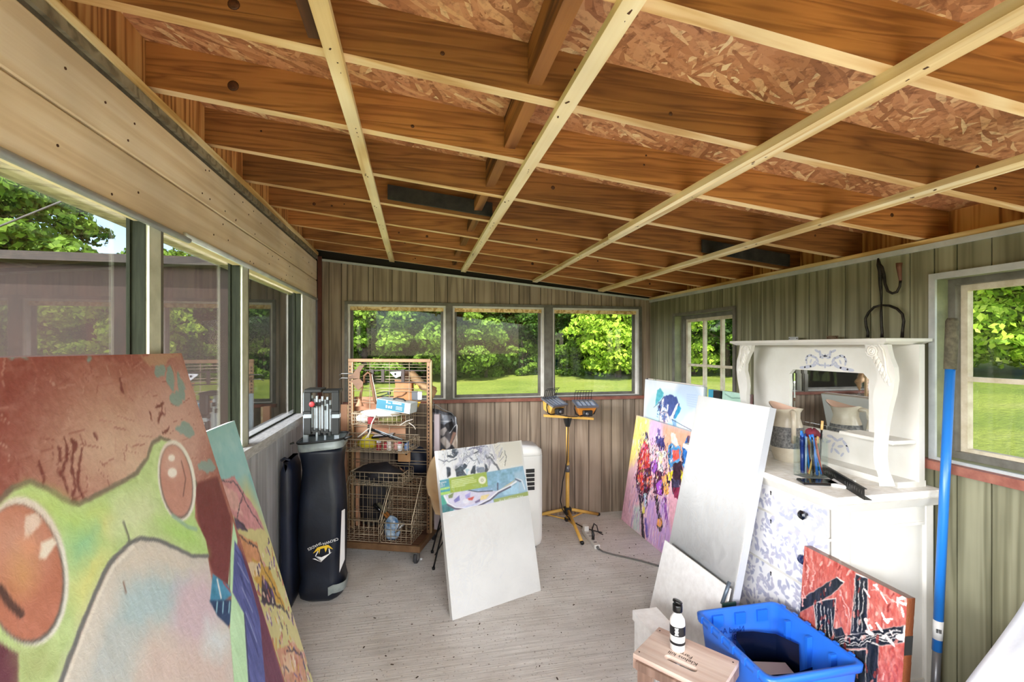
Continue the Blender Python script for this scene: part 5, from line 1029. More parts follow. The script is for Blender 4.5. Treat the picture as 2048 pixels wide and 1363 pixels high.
# ------------------------------------------------------------------ abstract canvas in front of the dresser
zt = .689; kz = .078
ap = Paint((1.643 - kz * zt, 1.712, .004), (0, -1, 0), (kz, 0, 1), .43, zt * 1.003, .0026, '#b4564c', 51)
ca = lambda x, y: (1480 + .31767 * x, 930 + .31767 * y)
ap.mottle(.7, (.05, .02), '#c8766a'); ap.mottle(.5, (.04, .012), '#8c3430'); ap.mottle(.4, (.02, .01), '#d89a90')
def slabstroke(pts, col='#23272f'):
    c = np.mean(pts, 0); pts = [(c[0] + (x - c[0]) * 1.12, c[1] + (y - c[1]) * 1.06) for x, y in pts]
    ap.poly(pts, '#e6dcd4', ca, wob=.008, soft=.004); c = np.mean(pts, 0); ap.poly([(c[0] + (x - c[0]) * .94, c[1] + (y - c[1]) * .95) for x, y in pts], col, ca, tex=.2, wob=.008, dirn='v')
for pts in ([(375, 850), (600, 705), (645, 740), (580, 810), (370, 930)], [(730, 690), (800, 710), (795, 1060), (700, 1060), (715, 850)], [(470, 870), (530, 850), (600, 840), (575, 1110), (490, 1090)], [(590, 1080), (700, 1070), (840, 1040), (1020, 1010), (1010, 1110), (830, 1140), (640, 1160), (590, 1120)], [(690, 1170), (790, 1160), (790, 1400), (700, 1400)], [(800, 1110), (870, 1140), (860, 1400), (795, 1400)], [(590, 1030), (640, 1020), (660, 1070), (600, 1080)]): slabstroke(pts)
for k in range(14): x = 480 + k * 8; ap.line([(x, 870 + k * 3), (x + 6, 1090)], .003, '#d8d4d0' if k % 3 == 0 else '#11151c', ca, wob=.02)
for k in range(8): ap.line([(725 + k * 9, 720), (712 + k * 9, 1050)], .0028, '#cfcac4' if k % 3 == 0 else '#0f1218', ca, wob=.02)
for k in range(7): ap.line([(600, 1090 + k * 9), (820, 1060 + k * 10), (1015, 1020 + k * 11)], .003, '#d8d2cc' if k % 2 else '#10141a', ca, wob=.03)
for pts in ([(430, 560), (420, 700), (390, 880)], [(470, 600), (440, 780)], [(640, 780), (700, 980)], [(820, 760), (1000, 860)], [(650, 880), (690, 1000)]): ap.line(pts, .005, '#e6a8a0', ca, wob=.05)
ap.dabs(160, ['#d8887c', '#a03c34', '#e8b4a8', '#7c2824'], .014, .004, None, .7, 9, (1.0, 2.0))
ap.dabs(22, ['#f0dcd6', '#f6e8e2'], .016, .005, (.28, .5, .43, .69), .9, 12)
e_ = ap.build('abstract_canvas', 'paint_thick', .034, '#7a4428', relief=.003); tag(e_, 'thick textured red and black abstract canvas leaning against the dresser', 'painting')
m = slab(np.array([1.643 - kz * (zt - .50), 1.2815, .50]), (1, 0, -kz), (kz, 0, 1), .034, .065, .001); obj('edge_paint', m, 'ink_black', e_)

# ------------------------------------------------------------------ blue bin
plain('bin_blue', '#2670de', .35, 0, '#2066d0', 3); plain('bin_print', '#0a3c9c', .5); plain('folder_navy', '#0b1530', .22, spec=.7); plain('paper_white', '#dfe2e6', .5)
BX0, BX1, BY0, BY1, BZ_ = 1.187, 1.594, 1.385, 1.82, .40
e = thing('recycling_bin', 'open blue plastic recycling bin in the right foreground', 'bin', ((BX0 + BX1) / 2, (BY0 + BY1) / 2, 0))
def rr(x0, y0, x1, y1, z, r=.03, n=4):
    out = []
    for cx, cy, a0 in ((x1 - r, y1 - r, 0), (x0 + r, y1 - r, 90), (x0 + r, y0 + r, 180), (x1 - r, y0 + r, 270)):
        for k in range(n + 1): a = math.radians(a0 + 90 * k / n); out.append((cx + r * math.cos(a), cy + r * math.sin(a), z))
    return out
tp = .045; m = MB()
m.loft([rr(BX0 + tp, BY0 + tp, BX1 - tp, BY1 - tp, .003), rr(BX0 + .012, BY0 + .012, BX1 - .012, BY1 - .012, BZ_ - .02), rr(BX0 + .012, BY0 + .012, BX1 - .012, BY1 - .012, BZ_), rr(BX0 + .018, BY0 + .018, BX1 - .018, BY1 - .018, BZ_), rr(BX0 + tp + .006, BY0 + tp + .006, BX1 - tp - .006, BY1 - tp - .006, .01)], True, True, True); obj('shell', m, 'bin_blue', e)
m = MB(); m.loft([rr(BX0 + .012, BY0 + .012, BX1 - .012, BY1 - .012, BZ_ - .026), rr(BX0, BY0, BX1, BY1, BZ_ - .022), rr(BX0 - .002, BY0 - .002, BX1 + .002, BY1 + .002, BZ_ + .002), rr(BX0 + .006, BY0 + .006, BX1 - .006, BY1 - .006, BZ_ + .006), rr(BX0 + .017, BY0 + .017, BX1 - .017, BY1 - .017, BZ_ + .004), rr(BX0 + .018, BY0 + .018, BX1 - .018, BY1 - .018, BZ_ - .01)], False, False, True); rim = obj('rim', m, 'bin_blue', e)
for k in range(6):
    y = BY0 + .05 + k * .066
    for x in (BX0, BX1): m = MB(); m.box((x - .005, y, BZ_ - .02), (x + .005, y + .02, BZ_ + .008)); obj('rim_notch', m, 'bin_blue', rim)
for k in range(3):
    x = BX0 + .07 + k * .11; m = MB(); m.box((x, BY1 - .03, BZ_ - .06), (x + .05, BY1 - .016, BZ_ - .012)); obj('inner_rib', m, 'bin_blue', e)
for k in range(3):
    y = BY0 + .1 + k * .11; m = MB(); m.box((BX1 - .05, y, .1), (BX1 - .024, y + .012, BZ_ - .02)); obj('inner_rib', m, 'bin_blue', e)
lettering(e, 'Need Another\nBlue Bin?', (BX0 + .125, BY1 - .0245, .30), (-1, 0, 0.), (0, .09, 1), .034, 'bin_print', lift=-.004)
m = MB(); m.tube([(BX0 + .021, 1.50 + .03 * math.cos(t), .25 + .03 * math.sin(t)) for t in np.linspace(0, 6.283, 20)], .003, 6); plain('logo_red', '#b83a4a', .5); obj('logo_ring', m, 'logo_red', e)
# navy folders standing in the bin
def sheet(pts, w, up, th, mat, parent, nm):
    m = MB(); P_ = [Vector(p) for p in pts]; up = Vector(up); n = len(P_)
    f = []; 
    for p in P_: f += [p, p + up]
    for i in range(n - 1): m.add([f[2 * i], f[2 * i + 2], f[2 * i + 3], f[2 * i + 1]], [(0, 1, 2, 3)], True)
    return obj(nm, m, mat, parent)
fz = .03
e1 = thing('folder', 'open dark navy plastic folder at the back of the blue bin', 'folder', (1.45, 1.66, fz)); sheet([(1.345, 1.745, fz), (1.42, 1.735, fz), (1.50, 1.70, fz), (1.54, 1.62, fz)], 0, (.0, .012, .30), 0, 'folder_navy', e1, 'cover'); sheet([(1.345, 1.745, fz), (1.33, 1.68, fz), (1.30, 1.60, fz)], 0, (-.012, 0, .28), 0, 'folder_navy', e1, 'flap')
e2 = thing('folder', 'dark navy plastic folder at the front of the blue bin', 'folder', (1.42, 1.56, fz)); sheet([(1.27, 1.60, fz), (1.33, 1.53, fz), (1.43, 1.52, fz), (1.525, 1.535, fz)], 0, (0, .015, .265), 0, 'folder_navy', e2, 'cover')
m = MB(); m.hexa([(1.29, 1.56, .20), (1.51, 1.55, .20), (1.50, 1.66, .24), (1.32, 1.70, .245), (1.29, 1.56, .203), (1.51, 1.55, .203), (1.50, 1.66, .243), (1.32, 1.70, .248)]); o = obj('paper_sheet', m, 'paper_white'); tag(o, 'white paper sheets lying between the navy folders', 'paper')

# ------------------------------------------------------------------ crate and bottle
wood('crate_wood', '#b8998a', '#cdb3a4', '#dcc8ba', 0, 16, 2.5, vary=.08, fine=.5); wood('crate_side', '#7a6052', '#96796a', '#ab9080', 2, 16, 3, vary=.15)
CZ = .38; cc = [onZ(*p, CZ) for p in [(1253, 1299), (1318, 1253), (1478, 1321)]]
u = cc[2] - cc[1]; wl = np.linalg.norm(u); u /= wl; v = np.array([u[1], -u[0], 0]); dl = abs((cc[0] - cc[1]) @ v); v = v if (cc[0] - cc[1]) @ v > 0 else -v
org = cc[1]; e = thing('wooden_crate', 'upturned small wooden crate with stencilled top beside the blue bin', 'crate', org * np.array([1, 1, 0]) + (u * wl + v * dl) / 2, math.atan2(u[1], u[0]))
hx, hy = wl / 2, dl / 2   # local: x along length; the far long side is y+
m = MB(); hs = .075   # top panel with a hand hole
arc = lambda sg: [(sg * (.046 + .016 * math.cos(t)), -.045 + .016 * math.sin(t)) for t in np.linspace(-math.pi / 2, math.pi / 2, 9)]
z0 = CZ - .018
def pz(poly): m.prism([(x, y, z0) for x, y in poly], (0, 0, .018))
pz([(-hx, -hy), (hx, -hy), (hx, -.061), (-hx, -.061)]); pz([(-hx, -.029), (hx, -.029), (hx, hy), (-hx, hy)])
pz([(hx, -.061), (hx, -.029)] + arc(1)[::-1]); pz([(-hx, -.029), (-hx, -.061)] + arc(-1))
tp_ = obj('top_panel', m, 'crate_wood', e, local=True)
m = MB(); m.box((-hx + .08, -hy + .022, CZ - .16), (hx - .08, hy - .022, CZ - .148)); obj('hole_backing', m, 'crate_side', e, local=True)  # added under the hand hole so it shows dark, not lit floor
for s in (-1, 1):
    for z in (.27,):
        m = MB(); m.box((s * hx - .012 * (s > 0) * 1, -hy, CZ - .15), (s * hx + .012 * (s < 0), hy, CZ - .019)) if False else m.box((min(s * hx, s * (hx - .016)), -hy, CZ - .055), (max(s * hx, s * (hx - .016)), hy, CZ - .019)); obj('end_rail', m, 'crate_side', e, local=True)
    for sy in (-1, 1):
        m = MB(); m.box((min(s * (hx - .018), s * (hx - .075)), min(sy * hy, sy * (hy - .02)), 0), (max(s * (hx - .018), s * (hx - .075)), max(sy * hy, sy * (hy - .02)), CZ - .019)); obj('leg', m, 'crate_side', e, local=True)
for sy in (-1, 1):
    m = MB(); m.box((-hx + .016, min(sy * hy, sy * (hy + .010)), CZ - .05), (hx - .016, max(sy * hy, sy * (hy + .010)), CZ - .019)); obj('side_rail', m, 'crate_side', e, local=True)
m = MB()
for sx in (-1, 1):
    for sy in (-.8, .8): m.lathe((sx * (hx - .014), sy * hy, CZ), [(.003, 0), (.003, .0008), (.0005, .001)], 8)
o = obj('nails', m, 'ink_black', tp_, local=True); o['kind'] = 'stuff'
Mw = wloc(e); xw = -(Mw.to_3x3() @ Vector((1, 0, 0))); yw = -(Mw.to_3x3() @ Vector((0, 1, 0)))
lettering(tp_, 'Klehns kill\nFarm', Mw @ Vector((-.005, -.001, CZ)), xw, yw, .027, 'ink_brown')
plain('bottle_clear', '#cfd3d4', .15, 0, spec=.6); plain('paint_in_bottle', '#eceae6', .3); plain('bottle_cap', '#0e0e0f', .3); plain('label_black', '#15171c', .4)
bc = np.append(onZ(1355, 1297, CZ)[:2], CZ); e = thing('paint_bottle', 'small paint bottle with black flip cap standing on the crate', 'bottle', bc)
m = MB(); m.lathe(bc, [(.024, 0), (.028, .004), (.0285, .10), (.027, .118), (.018, .134), (.013, .14), (.013, .15)], 24); bo = obj('body', m, 'paint_in_bottle', e)
m = MB(); m.lathe(bc, [(.0288, .062), (.0288, .098)], 24, cap=False); lb_ = obj('label', m, 'label_black', e); m = MB(); m.lathe(bc, [(.0288, .028), (.0288, .038)], 24, cap=False); obj('label', m, 'label_black', e)
m = MB(); m.lathe(bc, [(.017, .146), (.0185, .15), (.0185, .172), (.016, .175)], 18); cp = obj('cap', m, 'bottle_cap', e); m = MB(); Mc = Matrix.Translation(Vector(bc) + Vector((0, 0, .183))) @ Matrix.Rotation(.35, 4, 'Y'); m.lathe((0, 0, 0), [(.012, -.004), (.0185, -.003), (.0185, .004), (.014, .006)], 18); m.v = [tuple(Mc @ Vector(p)) for p in m.v]; obj('flip_lid', m, 'bottle_cap', cp)
toc = Vector((-bc[0], -bc[1], 0)).normalized(); tx_ = Vector((-toc.y, toc.x, 0))
m = MB()
for k in range(5): m.cbox(Vector(bc) + toc * .0292 - tx_ * .003 + Vector((0, 0, .069 + .006 * k)), (.014 - .003 * (k % 2), .0012, .0038), Matrix.Rotation(math.atan2(tx_.y, tx_.x), 4, 'Z'))
o = obj('print_lines', m, 'ink_white', lb_); o['kind'] = 'stuff'
# white plastic tub behind the crate
e = thing('white_carton', 'white carton standing on the floor behind the bottle', 'carton', (1.12, 2.05, 0)); m = MB(); m.bbox((1.05, 1.90, 0), (1.17, 2.12, .25), .006); obj('box', m, 'white_board', e); m = MB(); m.box((1.045, 1.895, .21), (1.175, 2.125, .255)); obj('lid', m, 'white_board', e)
# white sheet in the corner of the frame
plain('sheet_cloth', '#dfe0e6', .7, 0, '#c4c8d2', 5, .2)
m = MB(); n = 26; vsx = []
for j in range(n + 1):
    for i in range(n + 1):
        a = i / n; bq = j / n; x = 1.42 + .72 * a; y = .70 + .46 * bq; h = (.19 + (x - 1.42) * 1.15) * (1 - .25 * (bq - .6) ** 2) + .02 * math.sin(9 * a + 5 * bq) + .018 * mnoise.noise(Vector((a * 5, bq * 5, 2)))
        if i == 0: h = 0
        if j in (0, n): h *= .0
        vsx.append((x, y, h))
m.add(vsx, [(j * (n + 1) + i, j * (n + 1) + i + 1, (j + 1) * (n + 1) + i + 1, (j + 1) * (n + 1) + i) for j in range(n) for i in range(n)], True); o = obj('white_sheet', m, 'sheet_cloth'); tag(o, 'crumpled white sheet in the lower right corner', 'cloth')
# ------------------------------------------------------------------ canopy bag and folded frame by the left wall
plain('bag_nylon', '#11151f', .42, 0, '#1a2130', 6, .25, spec=.5); plain('bag_navy', '#0d1222', .5, 0, '#162038', 5, .25); plain('reflective', '#9ca5a3', .4, .2, '#848d8c', 20); plain('crown_yellow', '#e8c030', .5); plain('aluminium', '#b4bec4', .35, .6); plain('frame_black', '#1b1d1c', .5); plain('tag_red', '#b03438', .5)
def soft_bag(x0, y0, x1, y1, zs, seed, amp=.012, r=.07, drift=(0, 0)):
    m = MB(); rings = []
    for k, (z, g) in enumerate(zs):
        ring = []
        for (x, y, _) in rr(x0 - g, y0 - g, x1 + g, y1 + g, z, r, 6):
            d = mnoise.noise(Vector((x * 9 + seed, y * 9, z * 3.5))) * amp + mnoise.noise(Vector((x * 22, y * 22 + seed, z * 5))) * amp * .4
            cx, cy = (x0 + x1) / 2, (y0 + y1) / 2; l = math.hypot(x - cx, y - cy); t = z
            ring.append((x + (x - cx) / l * d + drift[0] * t, y + (y - cy) / l * d + drift[1] * t, z + (.01 * mnoise.noise(Vector((x * 6, y * 6, seed))) if 0 < k < len(zs) - 1 else 0)))
        rings.append(ring)
    return m.loft(rings, True, True, True)
BGX0, BGX1, BGY0, BGY1 = -.690, -.450, 2.99, 3.24
zs = [(.004, -.02), (.03, .004), (.08, .012), (.14, .0), (.22, .004), (.35, .008), (.5, .012), (.62, .008), (.72, .0), (.80, -.006), (.86, -.002), (.90, .002), (.925, .002)]
e = thing('canopy_bag', 'tall black canopy bag with silver rim and upside-down crown logo', 'bag', ((BGX0 + BGX1) / 2, (BGY0 + BGY1) / 2, 0))
obj('body', soft_bag(BGX0, BGY0, BGX1, BGY1, zs, 2.), 'bag_nylon', e)
m = MB(); A_ = rr(BGX0 - .012, BGY0 - .014, BGX1 + .012, BGY1 + .01, .918, .06, 6); B_ = rr(BGX0 - .016, BGY0 - .018, BGX1 + .02, BGY1 + .012, .968, .06, 6); C_ = rr(BGX0 - .010, BGY0 - .012, BGX1 + .014, BGY1 + .006, .968, .06, 6)
sl = lambda R: [(x, y, z + .02 * (x - BGX0) / .27) for x, y, z in R]
m.loft([sl(A_), sl(B_), sl(C_)], False, False, True); obj('silver_rim', m, 'reflective', e)
m = MB(); m.tube([Vector(p) + Vector((0, 0, .004)) for p in sl(B_) + [sl(B_)[0]]], .007, 6); obj('rim_piping', m, 'frame_black', e)
m = MB(); q = Vector((BGX1 + .02, BGY0 + .02, .985)); m.tube([q, q + Vector((.02, -.01, .012)), q + Vector((.045, -.01, .02))], [.01, .008, .005], 6); m.tube([q + Vector((-.29, 0, -.01)), q + Vector((-.31, -.01, -.015))], [.007, .005], 6); obj('strap_tab', m, 'frame_black', e)
yl = BGY0 - .034
def bp(px, py): v = onY(px, py, yl); return Vector((v[0], yl, v[2]))
# logo, printed upside down
lettering(e, 'CROWN', bp(661, 1082), (-1, 0, -.28), (.28, 0, -1), .0235, 'ink_white', 'logo_text', lift=.0); lettering(e, 'SHADES', bp(629, 1092), (-1, 0, -.42), (.42, 0, -1), .0235, 'ink_white', 'logo_text', lift=.0)
lg = lambda x, y: bp(580 + x * .19074, 960 + y * .19074)
m = MB(); m.add([lg(*p) for p in [(285, 705), (330, 690), (400, 675), (420, 690), (452, 722), (415, 712), (395, 702), (372, 755), (360, 710), (318, 720), (305, 775), (298, 732), (240, 768)]], [(0, 1, 2, 3, 4, 5, 6, 7, 8, 9, 10, 11, 12)]); obj('logo_crown', m, 'crown_yellow', e)
m = MB()
for poly in ([(262, 795), (330, 850), (440, 750), (405, 770), (332, 805)], [(262, 795), (290, 740), (298, 745), (272, 795), (330, 842), (330, 856)], [(235, 822), (262, 818), (330, 858), (280, 838)], [(410, 770), (404, 715), (414, 715), (424, 758)]): m.add([lg(*p) for p in poly], [tuple(range(len(poly)))])
o = obj('logo_base', m, 'ink_white', e); o['kind'] = 'stuff'
m = MB(); xs_ = BGX1 + .021; m.add([(xs_ - .012, BGY0 - .022, .56), (xs_ + .002, BGY0 + .01, .56), (xs_ + .001, BGY0 + .012, .25), (xs_ - .024, BGY0 - .030, .19)], [(0, 1, 2, 3)]); obj('white_stripe', m, 'ink_white', e)
hb_ = lambda z, g: [(BGX1 - .07, BGY0 - .018 - g, z - .012)] + rr(BGX0 - .008, BGY0 - .016 - g, BGX1 + .024 + g, BGY1, z, .07, 6)[-7:] + [(BGX1 + .024 + g, BGY1 - .1, z)]
m = MB(); m.loft([hb_(.062, 0.), hb_(.115, .004)], False, False, True, closed=False); obj('hem_band', m, 'reflective', e)
e = thing('storage_bag', 'dark navy bag squeezed between the canopy bag and the left wall', 'bag', (-.745, 3.06, 0)); obj('body', soft_bag(-.785, 2.93, -.715, 3.20, [(.004, -.01), (.05, 0), (.3, .0), (.6, .0), (.82, -.002), (.875, -.02)], 7., .006, .03), 'bag_navy', e)
m = MB(); m.tube([(-.775, 2.95, .885), (-.755, 2.94, .90), (-.725, 2.94, .885)], .008, 6); obj('zip', m, 'bag_navy', e)
FY = 3.115; e = thing('folded_canopy', 'folded aluminium canopy frame with black corner brackets standing in the bag', 'canopy frame', (-.585, FY, .93))
fp_ = lambda px, py, dy=0.: Vector(onY(px, py, FY + dy))
for px in (612, 674):
    for dy in (-.05, .07):
        m = MB(); c = fp_(px, 850, dy); m.box((c.x - .014, FY + dy - .014, .93), (c.x + .014, FY + dy + .014, 1.26)); obj('leg', m, 'aluminium', e)
for px0, px1 in ((608, 623), (664, 679)):
    for (ya, yb_) in ((782, 822), (822, 829), (834, 868)):
        a = fp_(px0 - (2 if ya == 822 else 0), ya, -.07); b = fp_(px1, yb_, -.07); m = MB(); m.bbox((a.x, FY - .085, b.z), (b.x, FY - .04, a.z), .004); obj('bracket', m, 'frame_black', e)
    a = fp_(px0, 828, -.08); b = fp_(px1, 835, -.08); m = MB(); m.box((a.x, FY - .088, b.z), (b.x, FY - .03, a.z)); obj('collar', m, 'aluminium', e)
for i, px in enumerate((624, 629, 634, 639, 645, 650, 655, 660)):
    ya = 790 + (i * 7) % 13; yb_ = 858 + (i * 5) % 9; a = fp_(px, ya, -.06); b = fp_(px, yb_, -.06); m = MB(); m.box((a.x - .0052, FY - .07 + .01 * (i % 2), .93 if i in (2, 5) else b.z), (a.x + .0052, FY - .05 + .01 * (i % 2), a.z)); tb = obj('truss_bar', m, 'aluminium', e)
    m = MB(); m.box((a.x - .007, FY - .078, b.z - .012), (a.x + .007, FY - .05, b.z + .012)); obj('joint', m, 'frame_black', tb)
    m = MB(); zj = a.z - .03 - .01 * (i % 3); m.box((a.x - .007, FY - .076, zj - .012), (a.x + .007, FY - .05, zj + .012)); obj('joint', m, 'frame_black', tb)
m = MB(); a = fp_(609, 778, -.07); b = fp_(644, 784, -.07); m.bbox((a.x, FY - .09, b.z), (b.x, FY + .07, a.z), .004); obj('top_cap', m, 'frame_black', e)
m = MB(); a = fp_(646, 780, -.07); b = fp_(679, 785, -.07); m.bbox((a.x, FY - .085, b.z), (b.x, FY + .07, a.z), .004); obj('top_cap', m, 'frame_black', e)
c = fp_(624, 808, -.10); m = MB(); m.lathe(c, [(.017, .003), (.017, -.003), (.008, -.005)], 14, axis=1); obj('red_tag', m, 'tag_red', e)

# ------------------------------------------------------------------ rolling grid rack
plain('bronze_paint', '#8a6a4c', .45, .35, '#74563c', 12); plain('bronze_light', '#c0a27a', .45, .3); plain('slot_dark', '#1a130d', .8); plain('wire_bronze', '#bfae94', .4, .4); plain('rubber', '#3a3a3c', .6); plain('steel', '#9a9a98', .35, .8); wood('deck_wood', '#4a2e20', '#6a4632', '#7e5840', 0, 14, 3)
RC = Vector((-.2, 3.70, 0)); RA = math.atan2(-.221, .597); RM = Matrix.Translation(RC) @ Matrix.Rotation(RA, 4, 'Z'); RMi = RM.inverted(); ey = RM.to_3x3() @ Vector((0, 1, 0))
def cp(px, py, yl): return RMi @ Vector(onP(px, py, RC + ey * yl, ey))     # pixel -> rack coordinates at depth yl
e = thing('grid_rack', 'bronze rolling wire grid rack on casters before the back windows', 'rack', RC, RA)
m = MB(); m.bbox((-.335, -.25, .095), (.335, .25, .14), .004); pl = obj('platform', m, 'bronze_paint', e, local=True)
m = MB(); m.box((-.315, -.23, .138), (.315, .23, .143)); obj('deck', m, 'deck_wood', pl, local=True)
for sx in (-1, 1):
    m = MB(); m.bbox((sx * .318 - .016, -.014, .14), (sx * .318 + .016, .014, 1.452), .002); po = obj('post', m, 'bronze_paint', e, local=True)
    m = MB(); [m.box((sx * .318 - .004, -.0155, .17 + .026 * k), (sx * .318 + .004, -.0138, .183 + .026 * k)) for k in range(48)]; o = obj('slots', m, 'slot_dark', po, local=True); o['kind'] = 'stuff'
    m = MB(); m.box((sx * .318 + .0155 * (1 if sx > 0 else .6), -.013, .145), (sx * .318 + .022, .013, 1.45)); obj('edge_strip', m, 'bronze_light', po, local=True)
m = MB(); m.bbox((-.335, -.016, 1.435), (.335, .016, 1.462), .003); obj('top_bar', m, 'bronze_paint', e, local=True)
m = MB()
for x in (-.16, -.0, .16): m.cyl((x, 0, .15), (x, 0, 1.44), .0028, n=5)
z = .2
while z < 1.42: m.cyl((-.305, -.004, z), (.305, -.004, z), .0025, n=5); m.cyl((-.305, -.004, z + .022), (.305, -.004, z + .022), .0025, n=5); z += .092
o = obj('wire_grid', m, 'wire_bronze', e, local=True); o['kind'] = 'stuff'
for sx in (-1, 1):
    for sy in (-1, 1):
        x, y = sx * .29, sy * .205; m = MB(); m.cyl((x, y, .075), (x, y, .095), .016, n=12); fo = obj('caster', m, 'steel', e, local=True)
        m = MB(); [m.box((x + s * .016 - .002, y - .018, .03), (x + s * .016 + .002, y + .018, .08)) for s in (-1, 1)]; m.box((x - .018, y - .018, .074), (x + .018, y + .018, .08)); obj('fork', m, 'steel', fo, local=True)
        m = MB(); m.lathe((x, y + .004, .042), [(.012, -.013), (.036, -.013), (.041, -.008), (.041, .008), (.036, .013), (.012, .013)], 18, axis=0); obj('wheel', m, 'rubber', fo, local=True)
# hooks and dark clips on the grid
plain('clip_dark', '#33241c', .5, .2)
for px in (745, 766, 806):
    a = cp(px - 3, 738, -.01); b = cp(px + 3, 763, -.01); m = MB(); m.box((a.x, -.016, b.z), (b.x, -.006, a.z)); obj('clip', m, 'clip_dark', e, local=True)
for zc_ in (cp(760, 740, -.012).z, cp(760, 763, -.012).z):
    m = MB(); m.box((-.30, -.012, zc_ - .004), (.30, -.008, zc_ + .004)); obj('flat_bar', m, 'clip_dark', e, local=True)
m = MB()
for py in (747, 756): a = cp(704, py, -.02); m.tube([(a.x + .06, -.01, a.z), (a.x - .08, -.03, a.z + .002), (a.x - .10, -.03, a.z - .012)], .004, 6)
o = obj('peg_hook', m, 'steel', e, local=True); o['kind'] = 'stuff'

def basket(name, label, x0, x1, y0, y1, z0, z1, zf=None, step=.035, loc=None):
    """wire basket in rack coordinates; y0 front, y1 back; zf = lower front rim height"""
    zf = z1 if zf is None else zf
    c = RM @ Vector(((x0 + x1) / 2, (y0 + y1) / 2, z0)); b = thing(name, label, 'basket', c, RA, group='wire baskets on the grid rack')
    Mb = Matrix.Translation((-(x0 + x1) / 2, -(y0 + y1) / 2, -z0))
    def L(*p): return Mb @ Vector(p)
    m = MB(); m.tube([L(x0, y0, zf), L(x1, y0, zf), L(x1, y1, z1), L(x0, y1, z1), L(x0, y0, zf)], .0045, 6); obj('rim', m, 'wire_bronze', b, local=True)
    m = MB(); nx = max(int((x1 - x0) / step), 2); ny = max(int((y1 - y0) / step), 2)
    for i in range(nx + 1):
        x = x0 + (x1 - x0) * i / nx; m.tube([L(x, y0, zf), L(x, y0, z0), L(x, y1, z0), L(x, y1, z1)], .0022, 4)
    for j in range(ny + 1):
        y = y0 + (y1 - y0) * j / ny; zz = zf + (z1 - zf) * j / ny; m.tube([L(x0, y, zz), L(x0, y, z0), L(x1, y, z0), L(x1, y, zz)], .0022, 4)
    for f in (.33, .66): m.tube([L(x0, y0, z0 + (zf - z0) * f), L(x1, y0, z0 + (zf - z0) * f), L(x1, y1, z0 + (z1 - z0) * f), L(x0, y1, z0 + (z1 - z0) * f), L(x0, y0, z0 + (zf - z0) * f)], .0022, 4)
    o = obj('wires', m, 'wire_bronze', b, local=True); o['kind'] = 'stuff'; return b
a = cp(682, 890, -.26); b_ = cp(843, 882, -.26)
basket('wire_basket', 'wide shallow wire basket at mid height of the rack, holding small jars', -.36, .245, -.26, -.02, .80, .885)
basket('wire_basket', 'small wire basket high on the rack under the blue box', -.22, .20, -.17, -.02, .98, 1.06)
basket('wire_basket', 'wire basket piled with black cloth in the lower half of the rack', -.20, .20, -.23, -.02, .555, .645)
basket('wire_basket', 'deep sloping wire bin at the lower left of the rack', -.32, .02, -.235, -.02, .148, .55, .30)
basket('wire_basket', 'deep sloping wire bin with hammers at the lower right of the rack', .035, .265, -.235, -.02, .148, .56, .29)

def rbox(name, label, cat, c, d, rz, mat, part='box', extra=None, tilt=0., group=None):
    """box-like thing in rack coordinates"""
    w_ = RM @ Vector(c); b = thing(name, label, cat, w_, RA + rz, group); m = MB(); Mt = Matrix.Rotation(tilt, 4, 'Y'); m.bbox((-d[0] / 2, -d[1] / 2, 0), (d[0] / 2, d[1] / 2, d[2]), min(.004, d[2] * .2), Mt); obj(part, m, mat, b, local=True); return b
def blob(name, label, cat, c, d, mat, seed, amp=.25, part='cloth', n=18, k=10):
    w_ = RM @ Vector(c); b = thing(name, label, cat, w_, RA); m = MB(); m.sphere((0, 0, 0), 1, n, k); out = []
    for p in m.v:
        p = Vector(p); f = 1 + amp * mnoise.noise(p * 1.6 + Vector((seed, 0, 0))) + amp * .5 * mnoise.noise(p * 4 + Vector((0, seed, 0))); out.append((p.x * d[0] / 2 * f, p.y * d[1] / 2 * f, (max(p.z * f, -.8) + .8) * d[2] / 1.8))
    m.v = out; obj(part, m, mat, b, local=True); return b
plain('box_blue', '#3f8aa4', .45); plain('box_pale', '#e4eef0', .45, 0, '#c4dbe0', 6); plain('paper_white2', '#ece9e4', .6, 0, '#d8d2cc', 10, .3); plain('yellow_bag', '#dccb2c', .45, 0, '#c4b020', 15); plain('tablet_white', '#e6e8ee', .3); plain('card_tan', '#c09468', .75, 0, '#ab7f56', 8); plain('board_pink', '#d6a684', .7, 0, '#c08a68', 4); plain('olive_cloth', '#8a8a44', .7, 0, '#6c6a38', 18, .3); plain('red_plastic', '#8c1c24', .4); plain('black_cloth', '#17151a', .7, 0, '#2a262c', 12, .5); plain('leather_brown', '#7c5638', .55, 0, '#63422a', 14, .2); plain('leather_tan', '#b0763c', .5, 0, '#94602e', 12, .2); plain('paper_tan', '#c8a47c', .7, 0, '#a8845c', 9, .3); plain('ribbon_white', '#ded4c8', .6); plain('yellow_tool', '#e8c02c', .4); plain('strap_grey', '#50545a', .6)
